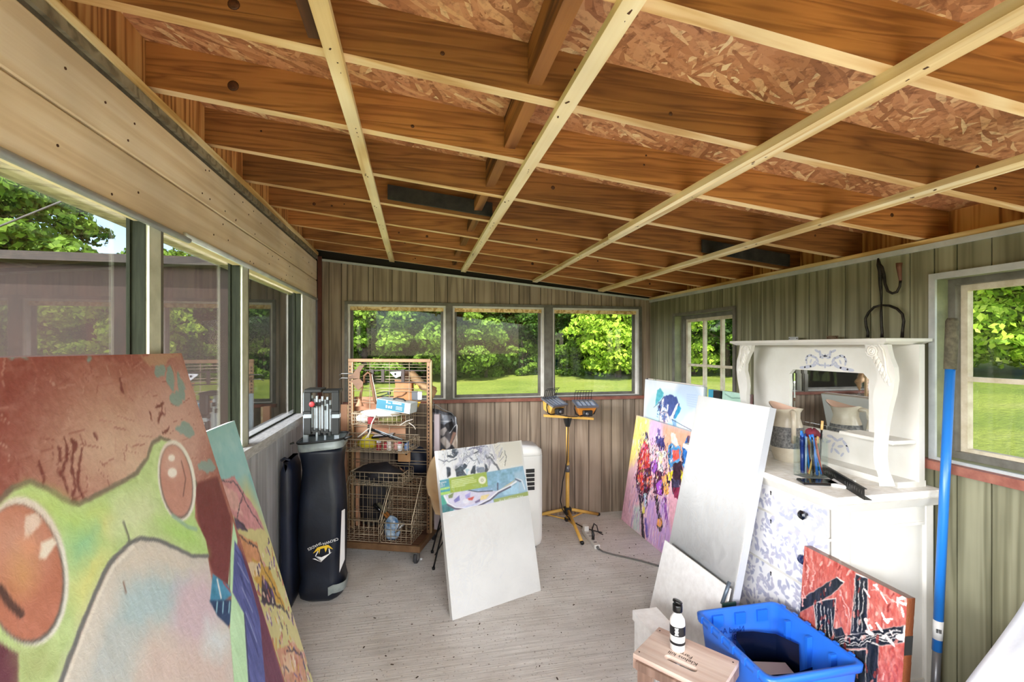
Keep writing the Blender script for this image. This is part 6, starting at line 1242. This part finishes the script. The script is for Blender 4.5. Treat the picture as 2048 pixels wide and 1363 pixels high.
# blue and white box on top
a = cp(757, 828, -.20); b1 = cp(812, 838, -.20); w1 = b1.x - a.x
c = cp(786, 832, -.17); e = thing('printed_box', 'blue and white printed carton with handle lying on top of the rack baskets', 'box', RM @ Vector((c.x + .0, -.13, 1.085)), RA - .06)
Mt = Matrix.Rotation(.12, 4, 'Y'); m = MB(); m.box((-.125, -.055, 0), (.14, .07, .075), Mt); bx_ = obj('carton', m, 'box_pale', e, local=True)
m = MB(); m.box((-.125, -.0565, .004), (.095, -.0548, .071), Mt); pn = obj('printed_panel', m, 'box_blue', e, local=True)
m = MB(); m.tube([Mt @ Vector(p) for p in ((-.03, .01, .076), (-.01, .01, .088), (.05, .01, .088), (.07, .01, .076))], .006, 6); obj('handle', m, 'frame_black', e, local=True)
Me = wloc(e); xw = Me.to_3x3() @ (Mt.to_3x3() @ Vector((1, 0, 0))); zw = Me.to_3x3() @ (Mt.to_3x3() @ Vector((0, 0, 1)))
m = MB()
for (x, z, w_, h_) in ((-.05, .052, .012, .022), (-.033, .052, .02, .006), (.0, .055, .07, .012), (-.05, .018, .012, .02), (-.03, .018, .012, .018), (-.012, .018, .012, .02), (.03, .016, .05, .004), (.03, .026, .05, .004), (.03, .036, .05, .004)): m.box((x, -.0575, z), (x + w_, -.0562, z + h_), Mt)
o = obj('print_marks', m, 'box_pale', pn, local=True); o['kind'] = 'stuff'
blob('paper_bundle', 'crumpled white paper bundle under the blue carton', 'paper', (-.02, -.12, 1.035), (.34, .15, .055), 'paper_white2', 3., .2, 'paper')
blob('plastic_bag', 'clear whitish plastic bag at the left end of the upper basket', 'bag', (-.145, -.095, .985), (.13, .12, .08), 'paper_white2', 5., .3, 'film')
blob('olive_fabric', 'bundle of olive and yellow fabric in the upper basket', 'fabric', (.05, -.095, .985), (.19, .12, .07), 'olive_cloth', 8., .3)
rbox('red_tin', 'small dark red tin in the upper wire basket', 'tin', (-.07, -.165, .985), (.045, .03, .05), 0, 'red_plastic')
# ribbons
for i, pts in enumerate(([(752, 830), (744, 845), (740, 862), (736, 876)], [(738, 856), (726, 866), (716, 874)], [(742, 862), (730, 878)], [(800, 850), (812, 842), (826, 838)], [(818, 845), (828, 852), (831, 858)])):
    P_ = [RM @ cp(x, y, -.20) for x, y in pts]; m = MB(); m.tube(P_, .0055 if i < 3 else .003, 6); o = obj('ribbon', m, 'ribbon_white', origin=tuple(P_[0])); tag(o, ['long white cord trailing down below the blue carton', 'white cord end curling left below the small basket', 'short white cord next to the long trailing cord', 'white twine poking out right of the upper basket', 'thin white wire bent down at the right of the upper basket'][i], 'cord', 'cords hanging on the rack')
# slanting black tube and tablet
A = RM @ cp(742, 858, -.19); B = RM @ cp(812, 884, -.21); e = thing('black_tube', 'black and silver tube slanting across the mid basket', 'tube', A); m = MB(); m.tube([A, B], .011, 8); obj('tube', m, 'gloss_black', e); m = MB(); up = Vector((0, 0, .009)); m.tube([A.lerp(B, .12) + up, A.lerp(B, .9) + up], .006, 6); obj('silver_strip', m, 'aluminium', e)
e = rbox('tablet', 'white edged black tablet lying on the mid basket', 'tablet', (.02, -.15, .892), (.16, .09, .012), .25, 'gloss_black', 'case', tilt=-.08); m = MB(); m.box((-.07, -.04, .013), (.07, .04, .0145), Matrix.Rotation(-.08, 4, 'Y')); obj('cover', m, 'tablet_white', e, local=True)
blob('yellow_bag', 'bright yellow plastic bag in the mid basket', 'bag', (-.09, -.16, .808), (.15, .15, .09), 'yellow_bag', 4., .25, 'film')
jar = [(-.31, '#c8a890', 'cream'), (-.27, '#8a5a40', 'brown'), (-.235, '#6a4a38', 'dark brown'), (.005, '#a83a44', 'red'), (.045, '#c04a54', 'rose red'), (.085, '#e6dcd8', 'white'), (.125, '#d89a90', 'pink'), (.165, '#e4e6ec', 'pale grey'), (.205, '#6a86b4', 'blue')]
for i, (x, c, nme) in enumerate(jar):
    plain('jar_' + str(i), c, .3); y = -.17 - .03 * (i % 2); w_ = RM @ Vector((x, y, .803)); e = thing('paint_jar', nme + ' paint jar in the mid wire basket', 'jar', w_, 0, 'paint jars in the wire basket'); m = MB(); m.lathe((0, 0, 0), [(.016, 0), (.018, .004), (.018, .045), (.014, .052)], 12); obj('jar', m, 'jar_' + str(i), e, local=True); m = MB(); m.lathe((0, 0, .052), [(.0165, 0), (.0165, .014), (.013, .016)], 12); obj('lid', m, 'jar_' + str((i * 4 + 3) % 9) if ('jar_' + str((i * 4 + 3) % 9)) in MATS else 'tablet_white', e, local=True)
blob('black_cloth_pile', 'crumpled black cloth piled in the wire basket', 'cloth', (-.03, -.125, .558), (.35, .19, .13), 'black_cloth', 11., .35)
# hammers and bagged tools in the right bin
def rackpt(px, py, yl): return RM @ cp(px, py, yl)
for i, (p, q, mt) in enumerate((((757, 1006), (778, 1030), 'foam_grip'), ((748, 1008), (775, 1034), 'gloss_black'))):
    A, B = rackpt(*p, -.15), rackpt(*q, -.17); e = thing('hammer', ['hammer with a worn grey handle in the lower right bin', 'hammer with a black rubber grip in the lower right bin'][i], 'hammer', B); d = (B - A).normalized(); m = MB(); m.tube([A, A + d * .09], [.016, .013], 8); obj('grip', m, mt, e); m = MB(); m.tube([A + d * .09, A + d * .24], [.010, .009], 8); obj('handle', m, 'leather_tan', e); m = MB(); h = A + d * .24; s = Vector((d.z, 0, -d.x)); m.tube([h - s * .05, h + s * .05], .014, 8); obj('head', m, 'steel', e)
plain('blister_blue', '#3a6c9c', .25, 0, '#b8c8d4', 30)
blob('blister_pack', 'clear pack of blue and silver tools in the lower right bin', 'pack', (.10, -.185, .155), (.12, .07, .17), 'blister_blue', 6., .15, 'pack')
# wicker basket, navy bundle, cardboard behind the rack
def wicker():
    m, t, b = newmat('wicker'); K = t.links.new; mp = coords(t, (1, 1, 1), False); wv = nd(t, 'ShaderNodeTexWave', Scale=26., Distortion=4., Detail=2.); wv.bands_direction = 'Z'; wv.inputs['Detail Scale'].default_value = 3.; K(mp.outputs[0], wv.inputs['Vector']); r = ramp(t, [(.2, '#3a2a1e'), (.6, '#7a5c44'), (.9, '#9c7c5e')]); K(wv.outputs['Fac'], r.inputs[0]); K(r.outputs[0], b.inputs['Base Color']); b.inputs['Roughness'].default_value = .7; bump(t, b, wv.outputs['Fac'], .8, .01)
wicker()
e = rbox('wicker_basket', 'brown wicker basket on the rack platform behind the wire bins', 'basket', (.13, .11, .144), (.28, .19, .40), 0, 'wicker', 'weave'); m = MB(); m.tube([(-.14, -.095, .40), (.14, -.095, .40), (.14, .095, .40), (-.14, .095, .40), (-.14, -.095, .40)], .012, 8); obj('rim', m, 'wicker', e, local=True)
for k in range(9):
    m = MB(); zz = .03 + .042 * k; m.tube([(-.142 + .006 * math.sin(k), -.096, zz)] + [(-.14 + .28 * i / 14, -.098 - .006 * ((i + k) % 2), zz) for i in range(15)], .013, 6); obj('strand', m, 'wicker', e, local=True)
blob('navy_bundle', 'dark navy clothing bundle stuffed above the wicker basket', 'clothing', (.15, .10, .56), (.26, .16, .22), 'bag_navy', 13., .3)
blob('dark_sack', 'dark sack at the left rear of the rack platform', 'sack', (-.17, .11, .145), (.28, .18, .45), 'black_cloth', 15., .15)
e = rbox('cardboard_sheet', 'tan cardboard sheet standing behind the rack grid', 'cardboard', (-.10, .055, .76), (.42, .008, .40), 0, 'board_pink', 'sheet'); 
for xs_ in (-.20, .17): m = MB(); m.box((xs_, -.012, -.617), (xs_ + .03, .004, .0)); obj('support', m, 'board_pink', e, local=True)
m = MB(); m.box((-.10, -.014, .12), (-.07, -.004, .2)); obj('black_clip', m, 'frame_black', e, local=True)
e = rbox('cardboard_tag', 'small cardboard tag hanging below the mid basket', 'tag', (.13, -.03, .68), (.10, .01, .085), 0, 'card_tan', 'tag'); m = MB(); m.lathe((0.02, -.006, .06), [(.008, 0), (.008, -.001), (.001, -.0012)], 10, axis=1); obj('hole', m, 'ink_black', e, local=True)
e = thing('wood_plank', 'narrow tan plank standing behind the left rack post', 'plank', (-.56, 3.97, 0)); m = MB(); a = onY(682, 808, 3.95); b = onY(698, 808, 3.95); m.bbox((a[0], 3.93, 0), (b[0] - .01, 3.97, a[2]), .003); obj('plank', m, 'board_pink', e); m = MB(); m.bbox((b[0] - .010, 3.932, 0), (b[0] + .004, 3.96, a[2] - .005), .002); obj('edge_strip', m, 'batten_wood', e)
# harness leather, hanging from the hooks
cz1 = lambda x, y: (690 + .08789 * x, 730 + .08789 * y)
def flatpart(pts, yl, th, mat, parent, name, conv=cz1):
    P_ = [RM @ cp(*conv(*p), yl) for p in pts]; m = MB(); m.prism(P_, -ey * th); return obj(name, m, mat, parent)
e = thing('leather_strap', 'brown leather strap with triangular flap hanging at the upper left of the rack', 'leather strap', rackpt(*cz1(300, 560), -.03))
flatpart([(330, 0), (450, 0), (350, 150), (340, 300), (60, 300), (180, 200)], -.03, .006, 'leather_brown', e, 'strap'); flatpart([(130, 340), (330, 300), (420, 380), (410, 470), (310, 570)], -.036, .006, 'leather_brown', e, 'flap')
P_ = [rackpt(*cz1(*q), -.04) for q in ((410, 480), (350, 620), (330, 780))]; m = MB(); m.tube(P_, .006, 6); P_ = [rackpt(*cz1(*q), -.042) for q in ((400, 500), (380, 640), (360, 800))]; obj('thong', m, 'leather_brown', e); m = MB(); m.tube(P_, .005, 6); obj('thong', m, 'leather_brown', e)
m = MB(); c = rackpt(*cz1(330, 840), -.04); m.loft([[c + Vector((.02 * s * math.cos(t), .012 * s * math.sin(t), z)) for t in np.linspace(0, 6.283, 9)[:-1]] for s, z in ((.4, .03), (.8, .0), (1.6, -.03))], smooth=True); obj('tassel', m, 'board_pink', e)
e = thing('hide_strap', 'long hide strap looped over the middle of the rack grid', 'strap', rackpt(*cz1(700, 860), -.03)); P_ = [rackpt(*cz1(*q), -.03) for q in ((440, 400), (440, 240), (520, 160), (580, 200), (610, 380), (650, 560), (690, 800), (720, 880))]; m = MB(); m.tube(P_, [.007, .009, .009, .010, .013, .014, .016, .008], 7); obj('strap', m, 'leather_brown', e); m = MB(); m.tube([p + Vector((.012, -.012, 0)) for p in P_[3:]], .003, 6); obj('white_edge', m, 'ribbon_white', e)
e = thing('stick_bundle', 'few green twigs tied behind the grid', 'twigs', rackpt(*cz1(740, 720), .02)); m = MB(); m.tube([rackpt(*cz1(730, 640), .02), rackpt(*cz1(1080, 570), .02)], .004, 5); obj('twig', m, 'comb_green', e); m = MB(); m.tube([rackpt(*cz1(740, 730), .02), rackpt(*cz1(1010, 640), .02)], .004, 5); obj('twig', m, 'comb_green', e)
m = MB(); m.sphere(rackpt(*cz1(1005, 630), .02), (.014, .012, .018), 8, 5); obj('knot', m, 'comb_green', e)
e = thing('painted_tag', 'white triangular tag with a black dot pinned on the rack', 'tag', rackpt(*cz1(1150, 280), -.012)); flatpart([(1030, 150), (1280, 140), (1270, 240), (1160, 290), (1040, 180)], -.012, .003, 'tablet_white', e, 'tag'); m = MB(); c = rackpt(*cz1(1145, 200), -.0165); m.lathe((0, 0, 0), [(.009, .001), (.009, -.001), (.001, -.0015)], 12, axis=1); m.v = [tuple(Vector(p) + c) for p in m.v]; obj('dot', m, 'ink_black', e)
e = thing('leather_satchel', 'tan leather satchel hanging behind the right side of the rack grid', 'satchel', rackpt(*cz1(1350, 850), .05))
for pts, yl, mt, nm in (([(1180, 320), (1560, 360), (1570, 800), (1160, 830), (1160, 560), (1200, 470)], .06, 'leather_tan', 'body'), ([(1190, 370), (1390, 350), (1560, 400), (1380, 430), (1240, 520), (1180, 480)], .03, 'leather_tan', 'flap'), ([(1360, 140), (1470, 130), (1480, 320), (1360, 330)], .05, 'leather_brown', 'loop')): flatpart(pts, yl, .045 if nm == 'body' else .01, mt, e, nm)
m = MB(); m.tube([rackpt(*cz1(*q), .012) for q in ((1180, 720), (1300, 690), (1400, 620))], .005, 6); obj('seam_cord', m, 'leather_brown', e)
e = thing('paper_roll', 'roll of tan kraft paper sticking out right of the rack', 'paper roll', rackpt(*cz1(1900, 520), .06)); m = MB(); m.tube([rackpt(*cz1(1490, 160), .07), rackpt(*cz1(1620, 320), .07), rackpt(*cz1(1790, 480), .07), rackpt(*cz1(2060, 560), .07)], [.030, .036, .034, .022], 10); obj('roll', m, 'paper_tan', e); m = MB(); m.tube([rackpt(*cz1(2040, 560), .06), rackpt(*cz1(1990, 700), .06), rackpt(*cz1(1960, 800), .06)], [.022, .016, .004], 8); obj('torn_end', m, 'paper_tan', e)
e = thing('carpenter_square', 'yellow and grey hand tool hanging in the rack', 'tool', rackpt(*cz1(1660, 950), -.015)); flatpart([(1590, 480), (1650, 430), (1700, 520), (1600, 530)], .02, .01, 'yellow_tool', e, 'tip'); flatpart([(1530, 580), (1660, 580), (1660, 790), (1530, 780)], .012, .008, 'strap_grey', e, 'plate'); flatpart([(1665, 590), (1760, 590), (1750, 780), (1665, 780)], .012, .008, 'tablet_white', e, 'body'); flatpart([(1610, 840), (1730, 830), (1670, 955)], .012, .008, 'yellow_tool', e, 'point')
# coat on a wire hanger at the rack's right end
cg = lambda x, y: (840 + .14682 * x, 760 + .14682 * y)
Yc = 3.66
def gp(x, y, dy=0.): return onY(*cg(x, y), Yc + dy)
P0c = np.array([gp(120, 1300)[0], Yc, .62]); wc = gp(510, 500)[0] - P0c[0]; hc = gp(200, 380)[2] - .62
kp = Paint(P0c, (1, 0, 0), (0, 0, 1), wc, hc, .005, '#3c3c42', 71)
for pts, col in (([(160, 420), (420, 470), (460, 560), (360, 600), (160, 560)], '#7d828c'), ([(170, 430), (330, 470), (300, 520), (170, 500)], '#a0a4ac'), ([(330, 590), (430, 520), (460, 640), (400, 690), (350, 660)], '#17161a'), ([(220, 690), (340, 620), (365, 660), (310, 750)], '#a09a98'), ([(340, 690), (440, 690), (400, 840), (320, 770)], '#4a4648'), ([(260, 800), (330, 750), (420, 860), (360, 930)], '#aaa29c'), ([(440, 700), (500, 720), (420, 860), (400, 840)], '#c49a88'), ([(430, 860), (500, 730), (515, 920), (480, 930)], '#d8c8b8'), ([(170, 640), (260, 700), (240, 800), (180, 850)], '#2a2a30'), ([(180, 900), (260, 860), (270, 940), (190, 960)], '#8a8684'), ([(140, 950), (230, 950), (200, 1200), (130, 1300)], '#1d1c20')): kp.poly(pts, col, cg, tex=.08, wob=.01)
kp.line([(170, 550), (300, 545), (420, 545)], .006, '#c8ccd2', cg); kp.line([(480, 480), (490, 600), (400, 700)], .006, '#c8ccd2', cg); kp.line([(500, 600), (512, 920)], .006, '#f0ece6', cg)
outc = [gp(*q)[[0, 2]] - P0c[[0, 2]] for q in ((120, 400), (180, 400), (300, 440), (430, 450), (480, 500), (505, 600), (515, 930), (500, 1300), (120, 1300))]
e = thing('checked_coat', 'grey and black checked coat hanging on a wire hanger right of the rack', 'coat', (P0c[0] + wc / 2, Yc, .62))
cloth = kp.build('cloth', 'paint_matte', .02, '#2a2a2e', e)
co = np.empty(len(cloth.data.vertices) * 3); cloth.data.vertices.foreach_get('co', co); co = co.reshape(-1, 3)
for i in range(len(co)):
    t = co[i, 0] / wc; z = co[i, 2] / hc; topz = np.interp(t, [0, .2, .5, .8, .95, 1.0], [1.0, 1.0, .95, .92, .84, .7]); co[i, 2] = min(co[i, 2], topz * hc); co[i, 1] += -.05 * math.sin(math.pi * t) - .022 * mnoise.noise(Vector((t * 7, z * 5, 1))) - .012 * math.sin(t * 16 + z * 5)
cloth.data.vertices.foreach_set('co', co.ravel()); cloth.data.update()
m = MB(); m.tube([gp(170, 340, -.03), gp(220, 330, -.03), gp(300, 390, -.03), (gp(430, 445, -.03)), gp(470, 490, -.03)], .003, 6); m.tube([gp(140, 300, -.02), gp(160, 290, -.02), gp(190, 300, -.02), gp(175, 345, -.02)], .003, 6); obj('hanger', m, 'steel', e)
plain('mauve_panel', '#a89ca0', .5)
e = rbox('mauve_board', 'pale mauve board wedged at the right side of the rack', 'board', (.372, .03, .16), (.045, .03, .0 + .88), 0, 'mauve_panel', 'board')

# ------------------------------------------------------------------ moulded chair behind the label canvas
plain('shell_tan', '#e0c49a', .4, 0, '#d2b084', 6); plain('wire_dark', '#2a2a2c', .4, .6)
chc = Vector((.33, 3.36, 0)); e = thing('shell_chair', 'tan moulded shell chair on black wire legs behind the label canvas', 'chair', chc)
m = MB(); n = 14; vsx = []
for j in range(n + 1):
    t = j / n   # from front lip up over the back
    prof_ = [(-.24, .43), (-.12, .415), (.05, .41), (.14, .45), (.19, .56), (.215, .68), (.225, .76)]; k = t * (len(prof_) - 1); i0 = min(int(k), len(prof_) - 2); f = k - i0
    yy = prof_[i0][0] * (1 - f) + prof_[i0 + 1][0] * f; zz = prof_[i0][1] * (1 - f) + prof_[i0 + 1][1] * f; ww = np.interp(t, [0, .3, .5, .62, .8, 1], [.20, .23, .25, .245, .22, .13])
    for i in range(n + 1):
        s = i / n * 2 - 1; wing = .10 * np.interp(t, [0, .35, .55, .75, 1], [.25, .9, 1.2, .5, .15]) * abs(s) ** 3; vsx.append(chc + Vector((s * ww, yy - wing * .8 * (t > .35), zz + wing)))
m.add(vsx, [(j * (n + 1) + i, j * (n + 1) + i + 1, (j + 1) * (n + 1) + i + 1, (j + 1) * (n + 1) + i) for j in range(n) for i in range(n)], True)
o = obj('shell', m, 'shell_tan', e); so = o.modifiers.new('thick', 'SOLIDIFY'); so.thickness = .012
for sx in (-1, 1):
    for sy in (-1, 1):
        f = chc + Vector((sx * .21, sy * .20 + (.13 if sy < 0 else 0) - .0, 0)); m = MB(); m.tube([chc + Vector((sx * .12, sy * .1, .41)), f + Vector((0, 0, .012))], .006, 7); m.cyl(f, f + Vector((0, 0, .016)), .011, n=8); lg_ = obj('leg', m, 'wire_dark', e)
        m = MB(); m.tube([chc + Vector((sx * .04, sy * .16, .40)), f + Vector((-sx * .01, 0, .10))], .004, 6); obj('strut', m, 'wire_dark', lg_)
# ------------------------------------------------------------------ portable air conditioner
plain('ac_white', '#e9e8e4', .35); plain('ac_dark', '#1c1d1f', .5)
AX0, AX1, AY0, AY1 = .60, .955, 3.43, 3.73; e = thing('air_conditioner', 'white portable air conditioner with dark side grille by the back wall', 'air conditioner', ((AX0 + AX1) / 2, (AY0 + AY1) / 2, 0))
m = MB(); m.loft([rr(AX0 + .03, AY0 + .03, AX1 - .03, AY1 - .03, .02, .05), rr(AX0 + .01, AY0 + .01, AX1 - .01, AY1 - .01, .04, .05), rr(AX0, AY0, AX1, AY1, .08, .05), rr(AX0, AY0, AX1, AY1, .72, .05)], True, True, True); obj('body', m, 'ac_white', e)
m = MB(); m.loft([rr(AX0 + .004, AY0 + .004, AX1 - .004, AY1 - .004, .722, .05), rr(AX0, AY0, AX1, AY1, .728, .05), rr(AX0 + .004, AY0 + .004, AX1 - .004, AY1 - .004, .762, .05), rr(AX0 + .03, AY0 + .03, AX1 - .03, AY1 - .03, .785, .05)], True, True, True); obj('top_cover', m, 'ac_white', e)
a = onY(1044, 938, AY0); b = onY(1069, 979, AY0); m = MB(); m.box((a[0] - .16, AY0 - .002, b[2]), (b[0], AY0 + .004, a[2])); gr = obj('grille', m, 'ac_dark', e)
for k in range(1, 5): zz = b[2] + (a[2] - b[2]) * k / 5; m = MB(); m.box((a[0] - .16, AY0 - .006, zz - .003), (b[0], AY0 - .002, zz + .003)); obj('slat', m, 'ac_white', gr)
m = MB(); m.box((b[0] - .075, AY0 - .006, b[2]), (b[0] - .069, AY0 - .002, a[2])); obj('slat', m, 'ac_white', gr)
for sx in (AX0 + .06, AX1 - .06):
    for sy in (AY0 + .06, AY1 - .06): m = MB(); m.lathe((sx, sy, .018), [(.01, -.012), (.018, -.010), (.018, .010), (.01, .012)], 10, axis=0); obj('wheel', m, 'ac_dark', e)
# ------------------------------------------------------------------ twin work light on tripod
plain('lamp_yellow', '#dfb25a', .4, 0, '#d09f48', 12); plain('lamp_amber', '#d88a34', .4); plain('lamp_grey', '#77777a', .4, .5); plain('lamp_glass', '#c8cace', .1, .3); plain('lamp_black', '#161617', .45)
LC = Vector((1.292, 3.868, 0)); e = thing('work_light', 'yellow tripod stand with two halogen work lights by the back wall', 'work light', LC)
m = MB(); m.cyl(LC + Vector((0, 0, .05)), LC + Vector((0, 0, .55)), .0165, n=12); m.cyl(LC + Vector((0, 0, .55)), LC + Vector((0, 0, .94)), .0135, n=12); obj('pole', m, 'lamp_yellow', e)
zc_ = onY(1135, 936, 3.868)[2]; m = MB(); m.cyl(LC + Vector((0, 0, zc_ - .03)), LC + Vector((0, 0, zc_ + .03)), .021, n=12); obj('clamp_collar', m, 'lamp_grey', e)
m = MB(); m.bbox((LC.x - .03, LC.y - .03, .10), (LC.x + .03, LC.y + .03, .16), .006); hb = obj('hub', m, 'lamp_black', e); m = MB(); m.bbox((LC.x - .025, LC.y - .025, .04), (LC.x + .025, LC.y + .025, .065), .005); hb = obj('hub', m, 'lamp_black', e)
for a in (-92, 24, 150):
    d = Vector((math.cos(math.radians(a)), math.sin(math.radians(a)), 0)); L0 = .40 if a != 24 else .38
    m = MB(); m.tube([LC + d * .03 + Vector((0, 0, .135)), LC + d * L0 + Vector((0, 0, .018))], .0135, 10); lg_ = obj('leg', m, 'lamp_yellow', e)
    m = MB(); f = LC + d * L0; m.tube([f + Vector((0, 0, .018)) - d * .01, f + Vector((0, 0, .0155)) + d * .012], .015, 10); obj('foot', m, 'lamp_black', lg_)
    m = MB(); m.tube([LC + d * .025 + Vector((0, 0, .055)), LC + d * .2 + Vector((0, 0, .075))], .007, 6); obj('brace', m, 'lamp_yellow', lg_)
A = Vector((1.08, 3.868, .962)); B = Vector((1.528, 3.868, .922)); d = (B - A).normalized(); m = MB(); rot = d.to_track_quat('X', 'Z').to_matrix().to_4x4(); m.cbox((A + B) / 2, ((B - A).length, .03, .02), rot); obj('crossbar', m, 'lamp_yellow', e)
m = MB(); m.prism([LC + Vector((-.035, -.018, .935)), LC + Vector((.035, -.018, .935)), LC + Vector((.014, -.018, .86)), LC + Vector((-.014, -.018, .86))], (0, .036, 0)); obj('bar_bracket', m, 'lamp_black', e)
def head(c, rz, tilt):
    Mh = Matrix.Translation(c) @ Matrix.Rotation(rz, 4, 'Z'); Mt_ = Mh @ Matrix.Translation((0, 0, .105)) @ Matrix.Rotation(tilt, 4, 'X')
    def T(m, M_): m.v = [tuple(M_ @ Vector(p)) for p in m.v]; return m
    m = MB(); m.hexa([(-.06, -.04, -.085), (.06, -.04, -.085), (.06, .045, -.085), (-.06, .045, -.085), (-.085, -.06, 0), (.085, -.06, 0), (.085, .065, 0), (-.085, .065, 0)]); h = obj('housing', T(m, Mt_), 'lamp_yellow' if rz else 'lamp_amber', e)
    m = MB(); m.box((-.098, -.075, 0), (.098, -.058, .016)); m.box((-.098, .062, 0), (.098, .079, .016)); m.box((-.098, -.058, 0), (-.082, .062, .016)); m.box((.082, -.058, 0), (.098, .062, .016)); obj('face_frame', T(m, Mt_), 'lamp_grey', h)
    m = MB(); m.box((-.082, -.058, .004), (.082, .062, .008)); obj('lens', T(m, Mt_), 'lamp_glass', h)
    m = MB()
    for k in range(7): x = -.078 + .026 * k; m.tube([(x, .070, .014), (x, .075, .085), (x * .95, .062, .108)], .0022, 5)
    for zz, yy in ((.085, .075), (.108, .062)): m.tube([(-.08, yy, zz), (.08, yy, zz)], .0026, 5)
    for k in range(3): x = -.04 + .04 * k; m.tube([(x, -.06, .012), (x, .066, .012)], .002, 5)
    o = obj('guard', T(m, Mt_), 'lamp_black', h); o['kind'] = 'stuff'
    m = MB(); m.tube([(-.095, 0, .105), (-.10, 0, .07), (-.085, 0, .025), (-.05, 0, .008), (.05, 0, .008), (.085, 0, .025), (.10, 0, .07), (.095, 0, .105)], .006, 6); obj('yoke', T(m, Mh), 'lamp_black', h)
    m = MB(); m.bbox((-.042, -.075, .012), (.042, -.035, .062), .006); jb = obj('junction_box', T(m, Mh), 'lamp_black', h)
    m = MB(); m.lathe((-.012, -.076, .035), [(.013, .003), (.013, -.008), (.008, -.010)], 12, axis=1); obj('gland', T(m, Mh), 'lamp_grey', jb)
head(Vector((1.175, 3.868, .965)), .55, math.radians(24)); head(Vector((1.455, 3.868, .942)), 0, math.radians(16))
m = MB(); m.tube([(1.42, 3.79, .97), (1.35, 3.80, .955), (1.30, 3.83, .95), (1.20, 3.80, .975)], .004, 6); obj('lead', m, 'lamp_black', e)
m = MB(); pts = [Vector((1.29, 3.845, .94))] + [Vector(onY(x, y, 3.83)) for x, y in ((1134, 920), (1125, 965), (1121, 1000), (1125, 1018), (1135, 1032))] + [Vector(onZ(x, y, .03)) for x, y in ((1150, 1045),)] + [Vector(onZ(x, y, .006)) for x, y in ((1165, 1053), (1185, 1060), (1204, 1064))]
m.tube(pts, .0045, 7); o = obj('power_cable', m, 'lamp_black', origin=tuple(pts[-1])); tag(o, 'black cable dropping from the work light to the floor', 'cable')
# power strip
plain('strip_white', '#dcdad4', .4); A = Vector((1.381, 3.70, 0)); B = Vector((1.364, 3.362, 0)); d = (B - A).normalized(); e = thing('power_strip', 'white power strip lying on the floor beside the tripod', 'power strip', (A + B) / 2, math.atan2(d.y, d.x)); Ls = (B - A).length
m = MB(); m.bbox((-Ls / 2, -.024, 0), (Ls / 2, .024, .034), .006); bd = obj('body', m, 'strip_white', e, local=True)
for k in range(5): x = -Ls / 2 + .04 + k * .06; m = MB(); m.box((x, -.012, .0335), (x + .012, .012, .0346)); obj('socket', m, 'ac_dark' if k == 4 else 'lamp_grey', bd, local=True)
m = MB(); m.bbox((-Ls / 2 + .02, -.02, .034), (-Ls / 2 + .075, .02, .075), .005); obj('adapter', m, 'strip_white', e, local=True)
m = MB(); m.cyl((Ls / 2, 0, .017), (Ls / 2 + .03, 0, .014), .012, .008, n=10); obj('strain_relief', m, 'lamp_grey', e, local=True)
q = A.lerp(B, .70); m = MB(); m.tube([q + Vector((0, 0, .035)), q + Vector((0, 0, .07)), q + Vector((.0, .02, .11)), q + Vector((.03, .06, .135)), q + Vector((.07, .10, .10)), q + Vector((.10, .14, .03)), q + Vector((.14, .14, .006))], [.012, .012, .006, .0045, .0045, .0045, .0045], 7); o = obj('plug_lead', m, 'lamp_black', origin=tuple(q)); tag(o, 'black plug and looping lead standing in the power strip', 'plug')
m = MB(); P_ = [B + Vector((0, -.02, .014)), Vector((1.385, 3.30, .007)), Vector((1.44, 3.24, .006)), Vector((1.507, 3.185, .006)), Vector((1.60, 3.10, .006)), Vector((1.70, 2.98, .006)), Vector((1.74, 2.80, .006)), Vector((1.66, 2.66, .006))]; m.tube(P_, .006, 7); plain('cord_grey', '#6c6a66', .5); o = obj('extension_cable', m, 'cord_grey', origin=tuple(P_[0])); tag(o, 'grey cord running from the power strip behind the white board', 'cord')
# bits of debris on the floor
m = MB(); rd = random.Random(4)
for i in range(150):
    x, y = rd.uniform(-.3, 1.7), rd.uniform(1.9, 4.0); s = rd.uniform(.002, .006); m.cbox((x, y, .0015), (s * rd.uniform(1, 3), s, .002), Matrix.Rotation(rd.uniform(0, 3), 4, 'Z'))
plain('debris', '#4a3e34', .9); o = obj('floor_debris', m, 'debris'); tag(o, 'dry bits and crumbs scattered over the concrete floor', 'debris', kind='stuff')
m = MB(); m.sphere(onZ(842, 1117, .008), (.012, .01, .008), 8, 5); o = obj('paper_scrap', m, 'paper_white'); tag(o, 'small white paper scrap on the floor below the rack', 'scrap')
